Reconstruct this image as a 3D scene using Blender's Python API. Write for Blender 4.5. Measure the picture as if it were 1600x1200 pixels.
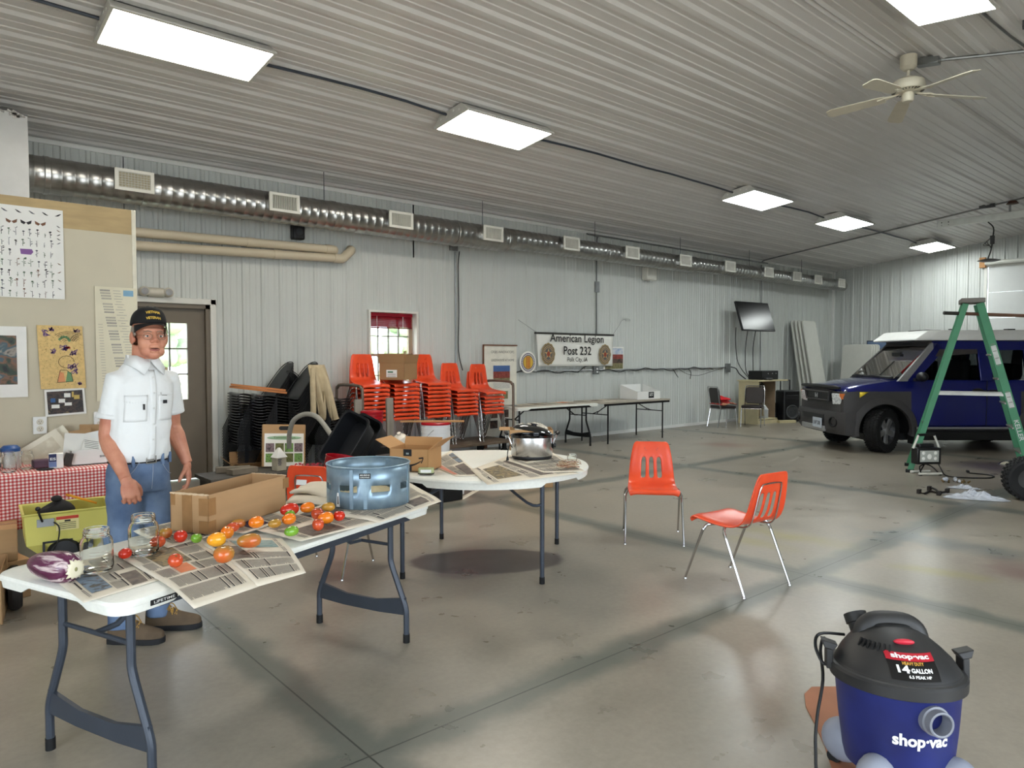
import bpy, math, random
from math import sin, cos, pi, radians, hypot, atan2, sqrt
from mathutils import Vector, Matrix, Euler, noise
for _o in list(bpy.data.objects): bpy.data.objects.remove(_o)
SC = bpy.context.scene
COL = SC.collection

# ------------------------------------------------------------------ camera
FPX, EYE = 1109.0, 1.5                      # focal length in pixels of a 1600 px wide frame
pitch = -math.atan(43 / FPX); hd = atan2(1278, hypot(FPX, 43))
FW = Vector((cos(hd) * cos(pitch), sin(hd) * cos(pitch), sin(pitch)))
RT = Vector((sin(hd), -cos(hd), 0.0)); UP = RT.cross(FW)
cam_d = bpy.data.cameras.new('camera'); cam_d.sensor_width = 36; cam_d.lens = FPX / 1600 * 36
cam_d.clip_start = 0.05; cam_d.clip_end = 300
cam = bpy.data.objects.new('camera', cam_d); COL.objects.link(cam)
cam.matrix_world = Matrix(((RT.x, UP.x, -FW.x, 0), (RT.y, UP.y, -FW.y, 0), (RT.z, UP.z, -FW.z, EYE), (0, 0, 0, 1)))
SC.camera = cam

# ------------------------------------------------------------------ world, exposure
SC.view_settings.view_transform = 'Standard'; SC.view_settings.look = 'None'
SC.view_settings.gamma = 1; SC.view_settings.use_curve_mapping = False
SC.view_settings.exposure = 0.72
W = bpy.data.worlds.new('sky'); SC.world = W; W.use_nodes = True
_n = W.node_tree.nodes; _bg = _n['Background']
_bg.inputs['Color'].default_value = (0.80, 0.90, 1.0, 1); _bg.inputs['Strength'].default_value = 4.5
W.cycles.sampling_method = 'AUTOMATIC'
SKY_PORTALS = True
LAMP = 18.0                                  # emission strength of the ceiling panels

sun_d = bpy.data.lights.new('sun', 'SUN'); sun_d.energy = 7.0; sun_d.angle = 0.01; sun_d.color = (1.0, 0.95, 0.88)
sun = bpy.data.objects.new('sun', sun_d); COL.objects.link(sun); sun.rotation_euler = Vector((0.22, 0.42, -0.88)).to_track_quat('-Z', 'Y').to_euler()
def portal(loc, rot, sx, sy):
    d = bpy.data.lights.new('daylight_portal', 'AREA'); d.shape = 'RECTANGLE'; d.size = sx; d.size_y = sy
    d.cycles.is_portal = True
    o = bpy.data.objects.new('daylight_portal', d); COL.objects.link(o); o.location = loc; o.rotation_euler = rot
portal((2.3, -3.25, 1.55), (radians(-90), 0, 0), 4.6, 3.1)
portal((-3.28, -0.35, 1.55), (radians(90), 0, radians(90)), 4.3, 3.1)

# ------------------------------------------------------------------ helpers
def lin(c):
    def f(v):
        v /= 255.0
        return v / 12.92 if v <= 0.04045 else ((v + 0.055) / 1.055) ** 2.4
    return tuple(f(v) for v in c) + (1.0,)
MATS = {}
def mat(name, col, rough=0.5, metal=0.0, vary=0.08, scale=8.0, bump=0.0, spec=0.5, col2=None, coat=0.0, trans=0.0, ior=1.45, stretch=None, emit=0.0, aniso=0.0, alpha=1.0):
    """principled surface whose colour drifts gently between two tones (wear, grain)"""
    if name in MATS: return MATS[name]
    m = bpy.data.materials.new(name); m.use_nodes = True; MATS[name] = m
    nt = m.node_tree; N = nt.nodes; L = nt.links; b = N['Principled BSDF']
    c = lin(col); b.inputs['Roughness'].default_value = rough; b.inputs['Metallic'].default_value = metal
    b.inputs['Specular IOR Level'].default_value = spec; b.inputs['Coat Weight'].default_value = coat
    b.inputs['Transmission Weight'].default_value = trans; b.inputs['IOR'].default_value = ior
    b.inputs['Alpha'].default_value = alpha
    tc = N.new('ShaderNodeTexCoord'); mp = N.new('ShaderNodeMapping'); L.new(tc.outputs['Object'], mp.inputs['Vector'])
    if stretch: mp.inputs['Scale'].default_value = stretch
    tx = N.new('ShaderNodeTexNoise'); tx.inputs['Scale'].default_value = scale; tx.inputs['Detail'].default_value = 5
    L.new(mp.outputs[0], tx.inputs['Vector'])
    rp = N.new('ShaderNodeValToRGB'); L.new(tx.outputs['Fac'], rp.inputs['Fac'])
    rp.color_ramp.elements[0].position = 0.32; rp.color_ramp.elements[1].position = 0.68
    lo = lin(col2) if col2 else tuple(v * (1 - vary) for v in c[:3]) + (1,)
    hi = c if col2 else tuple(min(1, v * (1 + vary)) for v in c[:3]) + (1,)
    rp.color_ramp.elements[0].color = lo; rp.color_ramp.elements[1].color = hi
    L.new(rp.outputs['Color'], b.inputs['Base Color'])
    if emit: b.inputs['Emission Color'].default_value = c; b.inputs['Emission Strength'].default_value = emit
    if bump:
        bp = N.new('ShaderNodeBump'); bp.inputs['Strength'].default_value = bump; bp.inputs['Distance'].default_value = 0.01
        L.new(tx.outputs['Fac'], bp.inputs['Height']); L.new(bp.outputs[0], b.inputs['Normal'])
    return m

class MB:
    """gathers shapes into one mesh"""
    def __init__(s): s.v = []; s.f = []; s.m = []; s.mi = 0; s.T = Matrix()
    def add(s, vs, fs, T=None):
        o = len(s.v); M = s.T @ T if T else s.T
        s.v += [tuple(M @ Vector(v)) for v in vs]; s.f += [tuple(i + o for i in f) for f in fs]; s.m += [s.mi] * len(fs); return s
    def box(s, c, d, R=None):
        x, y, z = d[0] / 2, d[1] / 2, d[2] / 2
        vs = [Vector((sx * x, sy * y, sz * z)) for sx in (-1, 1) for sy in (-1, 1) for sz in (-1, 1)]
        if R is not None: vs = [R @ v for v in vs]
        return s.add([v + Vector(c) for v in vs], [(0, 1, 3, 2), (4, 6, 7, 5), (0, 4, 5, 1), (2, 3, 7, 6), (0, 2, 6, 4), (1, 5, 7, 3)])
    def hexa(s, lo, hi):            # two quads (4 points each), bottom and top
        return s.add(list(lo) + list(hi), [(3, 2, 1, 0), (4, 5, 6, 7)] + [(i, (i + 1) % 4, 4 + (i + 1) % 4, 4 + i) for i in range(4)])
    def tube(s, pts, r, n=8, closed=False, caps=True, flat=None):
        P = [Vector(p) for p in pts]; k = len(P); rs = r if isinstance(r, (list, tuple)) else [r] * k
        vs = []; fs = []; a = None
        for i in range(k):
            if closed: t = P[(i + 1) % k] - P[i - 1]
            else: t = P[min(i + 1, k - 1)] - P[max(i - 1, 0)]
            if t.length < 1e-9: t = Vector((0, 0, 1))
            t.normalize()
            if a is None:
                a = t.orthogonal() if abs(t.z) > 0.9 else t.cross(Vector((0, 0, 1)))
            a = (a - t * a.dot(t))
            if a.length < 1e-6: a = t.orthogonal()
            a.normalize(); b = t.cross(a)
            fl = flat or 1.0
            for j in range(n):
                w = 2 * pi * j / n; vs.append(P[i] + a * (cos(w) * rs[i]) + b * (sin(w) * rs[i] * fl))
        for i in range(k if closed else k - 1):
            q = (i + 1) % k
            for j in range(n): fs.append((i * n + j, i * n + (j + 1) % n, q * n + (j + 1) % n, q * n + j))
        if caps and not closed: fs.append(tuple(range(n))[::-1]); fs.append(tuple((k - 1) * n + j for j in range(n)))
        return s.add(vs, fs)
    def cyl(s, p0, p1, r0, r1=None, n=16): return s.tube([p0, p1], [r0, r0 if r1 is None else r1], n)
    def lathe(s, prof, n=24, T=None, sx=1.0, sy=1.0, cap0=True, cap1=True):
        vs = []; fs = []; k = len(prof)
        for r, z in prof:
            for j in range(n): w = 2 * pi * j / n; vs.append((r * cos(w) * sx, r * sin(w) * sy, z))
        for i in range(k - 1):
            for j in range(n): fs.append((i * n + j, i * n + (j + 1) % n, (i + 1) * n + (j + 1) % n, (i + 1) * n + j))
        if cap0 and prof[0][0] > 1e-6: fs.append(tuple(range(n))[::-1])
        if cap1 and prof[-1][0] > 1e-6: fs.append(tuple((k - 1) * n + j for j in range(n)))
        return s.add(vs, fs, T)
    def prism(s, poly, z0, z1, T=None):
        n = len(poly)
        return s.add([(x, y, z0) for x, y in poly] + [(x, y, z1) for x, y in poly],
                     [tuple(range(n))[::-1], tuple(range(n, 2 * n))] + [(i, (i + 1) % n, n + (i + 1) % n, n + i) for i in range(n)], T)
    def surf(s, fn, nu, nv, cu=False, cv=False, T=None):
        vs = [fn(i / (nu if cu else nu - 1), j / (nv if cv else nv - 1)) for i in range(nu) for j in range(nv)]; fs = []
        for i in range(nu if cu else nu - 1):
            for j in range(nv if cv else nv - 1):
                fs.append((i * nv + j, ((i + 1) % nu) * nv + j, ((i + 1) % nu) * nv + (j + 1) % nv, i * nv + (j + 1) % nv))
        return s.add(vs, fs, T)
    def loft(s, rings, caps=True, closed=True):
        n = len(rings[0]); vs = [p for r in rings for p in r]; fs = []
        for i in range(len(rings) - 1):
            for j in range(n if closed else n - 1): fs.append((i * n + j, i * n + (j + 1) % n, (i + 1) * n + (j + 1) % n, (i + 1) * n + j))
        if caps: fs.append(tuple(range(n))[::-1]); fs.append(tuple((len(rings) - 1) * n + j for j in range(n)))
        return s.add(vs, fs)
    def ell(s, c, r, nu=16, nv=10, R=None):
        r = (r, r, r) if not isinstance(r, (tuple, list)) else r; vs = []; fs = []
        for i in range(nv + 1):
            a = pi * i / nv - pi / 2
            for j in range(nu):
                w = 2 * pi * j / nu; p = Vector((cos(a) * cos(w) * r[0], cos(a) * sin(w) * r[1], sin(a) * r[2]))
                vs.append((R @ p if R is not None else p) + Vector(c))
        for i in range(nv):
            for j in range(nu): fs.append((i * nu + j, i * nu + (j + 1) % nu, (i + 1) * nu + (j + 1) % nu, (i + 1) * nu + j))
        return s.add(vs, fs)
    def build(s, name, mats, parent=None, smooth=True, ang=35, bevel=0, segs=2, solid=0, sub=0, off=-1.0):
        me = bpy.data.meshes.new(name); me.from_pydata(s.v, [], s.f)
        for m in (mats if isinstance(mats, (list, tuple)) else [mats]): me.materials.append(m)
        if s.m: me.polygons.foreach_set('material_index', s.m)
        me.validate(); me.update()
        import bmesh
        bm = bmesh.new(); bm.from_mesh(me); bmesh.ops.remove_doubles(bm, verts=bm.verts, dist=1e-5)
        bmesh.ops.recalc_face_normals(bm, faces=bm.faces); bm.to_mesh(me); bm.free()
        if smooth: me.shade_smooth(); me.set_sharp_from_angle(angle=radians(ang))
        o = bpy.data.objects.new(name, me); COL.objects.link(o)
        if parent is not None: o.parent = parent
        if solid:
            q = o.modifiers.new('thickness', 'SOLIDIFY'); q.thickness = solid; q.offset = off
        if bevel:
            q = o.modifiers.new('bevel', 'BEVEL'); q.width = bevel; q.segments = segs; q.limit_method = 'ANGLE'; q.angle_limit = radians(40)
        if sub:
            q = o.modifiers.new('subdivision', 'SUBSURF'); q.levels = sub; q.render_levels = sub
        return o
def tag(o, label=None, cat=None, group=None, kind=None):
    if label: o['label'] = label
    if cat: o['category'] = cat
    if group: o['group'] = group
    if kind: o['kind'] = kind
    return o
def thing(name, label, cat, loc=(0, 0, 0), rz=0.0, group=None, rot=None):
    o = bpy.data.objects.new(name, None); COL.objects.link(o); o.empty_display_size = 0.1
    o.location = loc; o.rotation_euler = rot if rot else (0, 0, rz)
    return tag(o, label, cat, group)
def struct(name, mb, m, **k): return tag(mb.build(name, m, **k), kind='structure')
_kids = {}
def dup(root, loc=None, rz=None, label=None, group=None, rot=None):
    def cp(o, par):
        c = o.copy(); COL.objects.link(c)
        if par is not None: c.parent = par
        for ch in list(o.children): cp(ch, c)
        return c
    r = cp(root, None)
    if loc is not None: r.location = loc
    if rz is not None: r.rotation_euler = (0, 0, rz)
    if rot is not None: r.rotation_euler = rot
    if label: r['label'] = label
    if group: r['group'] = group
    return r
def ontri(O, X, Y):        # matrix whose x,y axes run along X,Y at O
    X = Vector(X).normalized(); Y = Vector(Y); Y = (Y - X * Y.dot(X)).normalized(); Z = X.cross(Y)
    return Matrix(((X.x, Y.x, Z.x, O[0]), (X.y, Y.y, Z.y, O[1]), (X.z, Y.z, Z.z, O[2]), (0, 0, 0, 1)))
_tx = {}
def text_geo(body, bold=0.0):
    k = (body, bold)
    if k in _tx: return _tx[k]
    cu = bpy.data.curves.new('lettering', 'FONT'); cu.body = body; cu.size = 1; cu.offset = bold; cu.resolution_u = 3; cu.fill_mode = 'FRONT'
    o = bpy.data.objects.new('lettering', cu); COL.objects.link(o); dg = bpy.context.evaluated_depsgraph_get()
    me = bpy.data.meshes.new_from_object(o.evaluated_get(dg))
    vs = [tuple(v.co) for v in me.vertices]; fs = [tuple(p.vertices) for p in me.polygons]
    bpy.data.objects.remove(o); bpy.data.curves.remove(cu); bpy.data.meshes.remove(me)
    _tx[k] = (vs, fs); return _tx[k]
def put_text(mb, body, T, w, h, bold=0.0, fn=None):
    """lettering stretched to w x h, centred on T's origin, in T's xy plane"""
    vs, fs = text_geo(body, bold)
    x0 = min(v[0] for v in vs); x1 = max(v[0] for v in vs); y0 = min(v[1] for v in vs); y1 = max(v[1] for v in vs)
    q = [((v[0] - (x0 + x1) / 2) * w / (x1 - x0), (v[1] - (y0 + y1) / 2) * h / (y1 - y0), 0) for v in vs]
    if fn: q = [fn(*p) for p in q]
    mb.add(q, fs, T)
def arc(c, r, a0, a1, n, ax=(1, 0, 0), ay=(0, 1, 0)):
    ax = Vector(ax); ay = Vector(ay); c = Vector(c)
    return [c + ax * (r * cos(a0 + (a1 - a0) * i / n)) + ay * (r * sin(a0 + (a1 - a0) * i / n)) for i in range(n + 1)]
def rrect(w, h, r, n=5, cx=0, cy=0):
    out = []
    for sx, sy, a in ((1, 1, 0), (-1, 1, pi / 2), (-1, -1, pi), (1, -1, 3 * pi / 2)):
        for i in range(n + 1):
            t = a + pi / 2 * i / n; out.append((cx + sx * (w / 2 - r) + r * cos(t), cy + sy * (h / 2 - r) + r * sin(t)))
    return out
def smooth_path(pts, k=4):
    P = [Vector(p) for p in pts]; out = []
    for i in range(len(P) - 1):
        p0 = P[max(i - 1, 0)]; p1 = P[i]; p2 = P[i + 1]; p3 = P[min(i + 2, len(P) - 1)]
        for j in range(k):
            t = j / k
            out.append(0.5 * ((2 * p1) + (p2 - p0) * t + (2 * p0 - 5 * p1 + 4 * p2 - p3) * t * t + (3 * p1 - p0 - 3 * p2 + p3) * t ** 3))
    return out + [P[-1]]
R2 = random.Random(7)
def ordinal(i): return ['first', 'second', 'third', 'fourth', 'fifth', 'sixth', 'seventh', 'eighth', 'ninth', 'tenth', 'eleventh', 'twelfth', 'thirteenth', 'fourteenth', 'fifteenth', 'sixteenth', 'seventeenth', 'eighteenth', 'nineteenth', 'twentieth'][i]

# common surfaces
WHITE_STEEL = mat('white_steel', (206, 207, 203), 0.35, 0, 0.03, 3)
WHITE = mat('white_paint', (228, 228, 224), 0.4, 0, 0.03)
CHROME = mat('chrome', (200, 200, 202), 0.16, 1.0, 0.05)
BLACK = mat('black_plastic', (22, 22, 24), 0.4, 0, 0.2)
BLACK_METAL = mat('black_steel', (18, 18, 20), 0.38, 0.3, 0.2)
GREY_LEG = mat('charcoal_leg_paint', (62, 68, 78), 0.38, 0.2, 0.08)
TABLE_TOP = mat('white_moulded_plastic', (232, 232, 224), 0.45, 0, 0.03, 60, 0.05)
GALV = mat('galvanised_conduit', (140, 142, 142), 0.35, 0.8, 0.12)
RUBBER = mat('rubber', (14, 14, 15), 0.7, 0, 0.2)
CARD = mat('brown_cardboard', (176, 140, 100), 0.8, 0, 0.06, 3, stretch=(1, 1, 6))
CARD_IN = mat('cardboard_inside', (160, 128, 92), 0.85, 0, 0.06, 3)
TAPE = mat('packing_tape', (150, 112, 72), 0.3, 0, 0.1, 20)
CORD = mat('black_cord', (16, 16, 17), 0.5)
PAPERW = mat('white_paper', (236, 234, 228), 0.7, 0, 0.03)
LABELW = mat('white_label', (235, 235, 232), 0.5, 0, 0.02)
INK = mat('black_ink', (20, 20, 22), 0.6, 0, 0.1)
GREYINK = mat('grey_ink', (120, 118, 112), 0.7, 0, 0.1)

# ------------------------------------------------------------------ building shell
WY, FX, RY, RZ, SL, EV = 9.07, 19.64, 2.95, 4.503, 0.11, 3.83
BY, BX = -3.17, -3.2                        # opposite long wall, near gable wall
def ceil_z(y): return RZ - SL * abs(y - RY)
def rib_profile(a, b, pitch_, w0, w1, h, minor=(1 / 3, 2 / 3), mw=0.022, mh=0.005, start=0.0, extra=()):
    """(position, depth) pairs of a ribbed steel sheet between a and b"""
    pts = [(a, 0.0)]; k = math.floor((a - start) / pitch_)
    while start + k * pitch_ < b:
        c = start + k * pitch_
        q = [(c - w0 / 2, 0), (c - w1 / 2, h), (c + w1 / 2, h), (c + w0 / 2, 0)]
        for m_ in minor:
            d = c + m_ * pitch_; q += [(d - mw / 2, 0), (d - mw / 4, mh), (d + mw / 4, mh), (d + mw / 2, 0)]
        pts += [p for p in q if a + 1e-4 < p[0] < b - 1e-4]; k += 1
    pts.append((b, 0.0))
    for e in extra:                          # exact edges of openings
        i = max(j for j in range(len(pts)) if pts[j][0] <= e)
        if abs(pts[i][0] - e) > 1e-5 and i + 1 < len(pts):
            p, q = pts[i], pts[i + 1]; t = (e - p[0]) / (q[0] - p[0]); pts.insert(i + 1, (e, p[1] + t * (q[1] - p[1])))
    return pts
def sheet_wall(name, pts, P, top, holes, m):
    """vertical sheet; P(u, d, z) gives the point; holes are (u0, u1, z0, z1)"""
    mb = MB()
    for (u0, d0), (u1, d1) in zip(pts, pts[1:]):
        um = (u0 + u1) / 2; spans = [(0.0, None)]
        for h in holes:
            if h[0] - 1e-5 <= um <= h[1] + 1e-5:
                z0, z1 = spans.pop()
                if h[2] > z0 + 1e-4: spans.append((z0, h[2]))
                spans.append((h[3], z1))
        for z0, z1 in spans:
            a, b = (top(u0), top(u1)) if z1 is None else (z1, z1)
            mb.add([P(u0, d0, z0), P(u1, d1, z0), P(u1, d1, b), P(u0, d0, a)], [(0, 1, 2, 3)])
    return struct(name, mb, m, ang=20)
WALLM = mat('white_ribbed_wall_steel', (196, 199, 195), 0.38, 0, 0.02, 2)
CEILM = mat('white_ribbed_ceiling_steel', (208, 206, 204), 0.33, 0, 0.025, 1.5)
DOOR_H = (2.02, 2.93, 0.0, 2.13); WIN_H = (5.15, 5.93, 0.95, 2.14)
sheet_wall('wall_left', rib_profile(BX, FX, 0.2425, 0.062, 0.034, 0.019, start=0.94, extra=(DOOR_H[0], DOOR_H[1], WIN_H[0], WIN_H[1])),
           lambda u, d, z: (u, WY - d, z), lambda u: EV, [DOOR_H, WIN_H], WALLM)
sheet_wall('wall_far', rib_profile(BY, WY, 0.2475, 0.07, 0.04, 0.022, start=8.783, extra=(1.6, 5.38)),
           lambda u, d, z: (FX - d, u, z), ceil_z, [(1.6, 5.38, 0.0, 3.62)], WALLM)
sheet_wall('wall_right', rib_profile(BX, FX, 0.2425, 0.062, 0.034, 0.019, extra=(0.0, 4.6)),
           lambda u, d, z: (u, BY + d, z), lambda u: EV, [(0.0, 4.6, 0.0, 3.1)], WALLM)
sheet_wall('wall_near', rib_profile(BY, WY, 0.2475, 0.07, 0.04, 0.022, extra=(-2.5, 1.8)),
           lambda u, d, z: (BX + d, u, z), ceil_z, [(-2.5, 1.8, 0.0, 3.1)], WALLM)
mb = MB()
for side in (1, -1):
    a, b = (RY, WY) if side == 1 else (BY, RY)
    pr = rib_profile(a, b, 0.335, 0.105, 0.055, 0.024, start=7.97, mw=0.03, mh=0.007)
    for (u0, d0), (u1, d1) in zip(pr, pr[1:]):
        mb.add([(BX, u0, ceil_z(u0) - d0), (FX, u0, ceil_z(u0) - d0), (FX, u1, ceil_z(u1) - d1), (BX, u1, ceil_z(u1) - d1)], [(0, 1, 2, 3)])
struct('ceiling', mb, CEILM, ang=20)
mb = MB(); mb.box(((BX + FX) / 2, WY - 0.012, EV - 0.035), (FX - BX, 0.024, 0.05)); struct('trim_1', mb, WHITE)     # eave trim
mb = MB(); mb.box(((3.02 + FX) / 2, WY - 0.012, 0.03), (FX - 3.02, 0.024, 0.06)); struct('baseboard_left', mb, WHITE)
mb = MB(); mb.box((FX - 0.014, (5.6 + WY) / 2, 0.03), (0.028, WY - 5.6, 0.06)); struct('baseboard_far', mb, WHITE)
mb = MB(); mb.box((FX - 0.03, WY - 0.03, EV / 2), (0.06, 0.06, EV)); struct('trim_2', mb, WHITE)                    # corner trim

# floor: sealed concrete with control joints and chalk-like paint stains
fm = bpy.data.materials.new('sealed_concrete'); fm.use_nodes = True
N = fm.node_tree.nodes; L = fm.node_tree.links; B = N['Principled BSDF']
def nd(t, **k):
    n = N.new(t)
    for a, v in k.items(): setattr(n, a, v)
    return n
def mth(op, a, b=None, c=None, clamp=False):
    n = nd('ShaderNodeMath', operation=op, use_clamp=clamp)
    for i, v in enumerate((a, b, c)):
        if v is None: continue
        if isinstance(v, (int, float)): n.inputs[i].default_value = v
        else: L.new(v, n.inputs[i])
    return n.outputs[0]
def mixc(f, a, b):
    n = nd('ShaderNodeMix', data_type='RGBA')
    for i, v in ((0, f), (6, a), (7, b)):
        if isinstance(v, (int, float, tuple)): n.inputs[i].default_value = v
        else: L.new(v, n.inputs[i])
    return n.outputs[2]
geo = nd('ShaderNodeNewGeometry'); mpn = nd('ShaderNodeMapping'); mpn.inputs['Location'].default_value = (3.3, 7.7, 0.37); L.new(geo.outputs['Position'], mpn.inputs['Vector']); sp = nd('ShaderNodeSeparateXYZ'); L.new(geo.outputs['Position'], sp.inputs[0])
def noise(sc, det=6, rough=0.6):
    n = nd('ShaderNodeTexNoise'); n.inputs['Scale'].default_value = sc; n.inputs['Detail'].default_value = det; n.inputs['Roughness'].default_value = rough
    L.new(mpn.outputs[0], n.inputs['Vector']); return n.outputs['Fac']
n1, n2, n3, n4 = noise(0.55, 3, 0.5), noise(4.0, 5, 0.5), noise(30, 6, 0.65), noise(1.3, 3, 0.5)
rp = nd('ShaderNodeValToRGB'); e = rp.color_ramp.elements
e[0].position = 0.3; e[0].color = lin((122, 116, 104)); e[1].position = 0.70; e[1].color = lin((164, 155, 141))
L.new(mth('ADD', mth('ADD', mth('MULTIPLY', n1, 0.45), mth('MULTIPLY', n2, 0.3)), mth('MULTIPLY', n3, 0.25)), rp.inputs['Fac'])
c = rp.outputs['Color']
def band(coord, at, w):
    d = mth('ABSOLUTE', mth('SUBTRACT', coord, at)); d = mth('ADD', d, mth('MULTIPLY', mth('SUBTRACT', n2, 0.5), 0.16)); d = mth('ADD', d, mth('MULTIPLY', mth('SUBTRACT', n4, 0.5), 0.10))
    m_ = nd('ShaderNodeMapRange', interpolation_type='SMOOTHSTEP'); m_.inputs[1].default_value = w; m_.inputs[2].default_value = w * 0.25; m_.inputs[3].default_value = 0; m_.inputs[4].default_value = 1
    L.new(d, m_.inputs[0]); return m_.outputs[0]
def line(coord, at, w):
    return mth('LESS_THAN', mth('ABSOLUTE', mth('SUBTRACT', coord, at)), w)
X, Y = sp.outputs[0], sp.outputs[1]
SEX, SEY = (-2.1, 1.305, 4.69, 8.13, 12.1, 15.6), (-1.1, 2.32, 5.74)
bm_ = None; lm = None
for co, lst in ((X, SEX), (Y, SEY)):
    for at in lst:
        b_ = band(co, at, 0.17); l_ = line(co, at, 0.004)
        bm_ = b_ if bm_ is None else mth('MAXIMUM', bm_, b_); lm = l_ if lm is None else mth('MAXIMUM', lm, l_)
c = mixc(mth('MULTIPLY', bm_, 0.7), c, lin((84, 92, 86)))
c = mixc(mth('MULTIPLY', lm, 0.75), c, lin((38, 40, 38)))
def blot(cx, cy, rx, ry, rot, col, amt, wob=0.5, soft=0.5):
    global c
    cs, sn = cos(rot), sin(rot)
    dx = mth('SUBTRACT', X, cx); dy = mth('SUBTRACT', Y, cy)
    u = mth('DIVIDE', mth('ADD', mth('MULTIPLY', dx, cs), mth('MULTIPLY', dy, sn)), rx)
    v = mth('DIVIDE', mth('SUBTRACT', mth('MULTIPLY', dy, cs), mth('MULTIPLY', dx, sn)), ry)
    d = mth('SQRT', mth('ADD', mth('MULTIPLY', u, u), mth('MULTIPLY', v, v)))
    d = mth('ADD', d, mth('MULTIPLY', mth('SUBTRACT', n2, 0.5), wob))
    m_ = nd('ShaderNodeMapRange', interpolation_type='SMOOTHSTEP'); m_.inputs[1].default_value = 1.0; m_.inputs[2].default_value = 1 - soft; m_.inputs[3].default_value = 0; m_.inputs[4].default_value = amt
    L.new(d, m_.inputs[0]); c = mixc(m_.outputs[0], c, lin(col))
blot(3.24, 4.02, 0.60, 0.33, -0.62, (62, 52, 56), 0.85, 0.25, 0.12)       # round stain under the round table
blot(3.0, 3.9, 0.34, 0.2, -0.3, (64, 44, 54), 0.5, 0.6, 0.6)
for q in ((5.6, 2.95, 0.24, 0.75, 0.1), (5.45, 1.75, 0.16, 0.5, 0.3)): blot(*q, (150, 140, 62), 0.55, 1.2, 0.9)
blot(5.2, 3.0, 0.2, 0.5, 0.0, (150, 140, 62), 0.4, 1.2, 0.9)
blot(5.9, 1.35, 0.5, 0.5, 0.4, (112, 78, 78), 0.6, 1.3, 0.9); blot(10.6, 6.7, 0.5, 0.7, 0.3, (122, 76, 62), 0.55, 1.2, 0.9)
blot(11.2, 2.9, 0.8, 0.7, 0.3, (70, 58, 78), 0.7, 1.2, 0.8); blot(15.2, 7.4, 0.5, 0.4, 0.0, (130, 82, 66), 0.5, 1.2, 0.8)
blot(6.3, 2.0, 0.35, 0.9, 0.2, (92, 104, 110), 0.5, 1.2, 0.9)
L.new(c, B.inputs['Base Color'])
rr = nd('ShaderNodeMapRange'); rr.inputs[1].default_value = 0.3; rr.inputs[2].default_value = 0.7; rr.inputs[3].default_value = 0.27; rr.inputs[4].default_value = 0.36
L.new(n2, rr.inputs[0]); L.new(rr.outputs[0], B.inputs['Roughness']); B.inputs['Specular IOR Level'].default_value = 0.5
bp = nd('ShaderNodeBump'); bp.inputs['Strength'].default_value = 0.05; bp.inputs['Distance'].default_value = 0.003
L.new(mth('SUBTRACT', n3, lm), bp.inputs['Height']); mb = MB(); mb.box(((BX + FX) / 2, (BY + WY) / 2, -0.06), (FX - BX + 0.4, WY - BY + 0.4, 0.12)); struct('floor', mb, fm, smooth=False)

# outside: lawn, apron, far tree row
LAWN = mat('lawn_green', (168, 176, 140), 0.9, 0, 0.25, 3)
mb = MB(); mb.box((5, 40, -0.2), (120, 61, 0.1)); struct('ground_lawn', mb, LAWN, smooth=False)
mb = MB(); mb.box((8, -13.6, -0.2), (60, 20, 0.1)); mb.box((-13.5, 3.0, -0.2), (20, 13, 0.1)); struct('ground_apron', mb, mat('outdoor_concrete', (190, 186, 176), 0.9, 0, 0.1), smooth=False)
LEAF = mat('tree_leaves', (150, 166, 138), 0.8, 0, 0.25, 2); BARK = mat('bark', (96, 80, 64), 0.9)
def tree(x, y, h, label):
    t = thing('tree', label, 'tree', (x, y, -0.15), 0, 'trees outside beyond the lawn'); q = random.Random(int(x * 13 + y))
    m_ = MB(); m_.tube([(0, 0, 0), (0, 0, h * 0.5)], [0.18, 0.1], 8); m_.build('trunk', BARK, t)
    m_ = MB()
    for i in range(26):
        a = q.random() * 2 * pi; r = q.random() * h * 0.3; z = h * (0.25 + 0.7 * q.random())
        m_.ell((cos(a) * r, sin(a) * r, z), h * (0.08 + 0.07 * q.random()), 8, 6)
    m_.build('crown', LEAF, t)
for i, (x, y, h) in enumerate(((2, 40, 6), (7, 43, 7), (12, 45, 6.5), (17, 46, 7.5), (22, 47, 6), (27, 50, 7), (33, 52, 7))):
    tree(x, y, h, 'green tree on the far side of the lawn outside the building')
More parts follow.
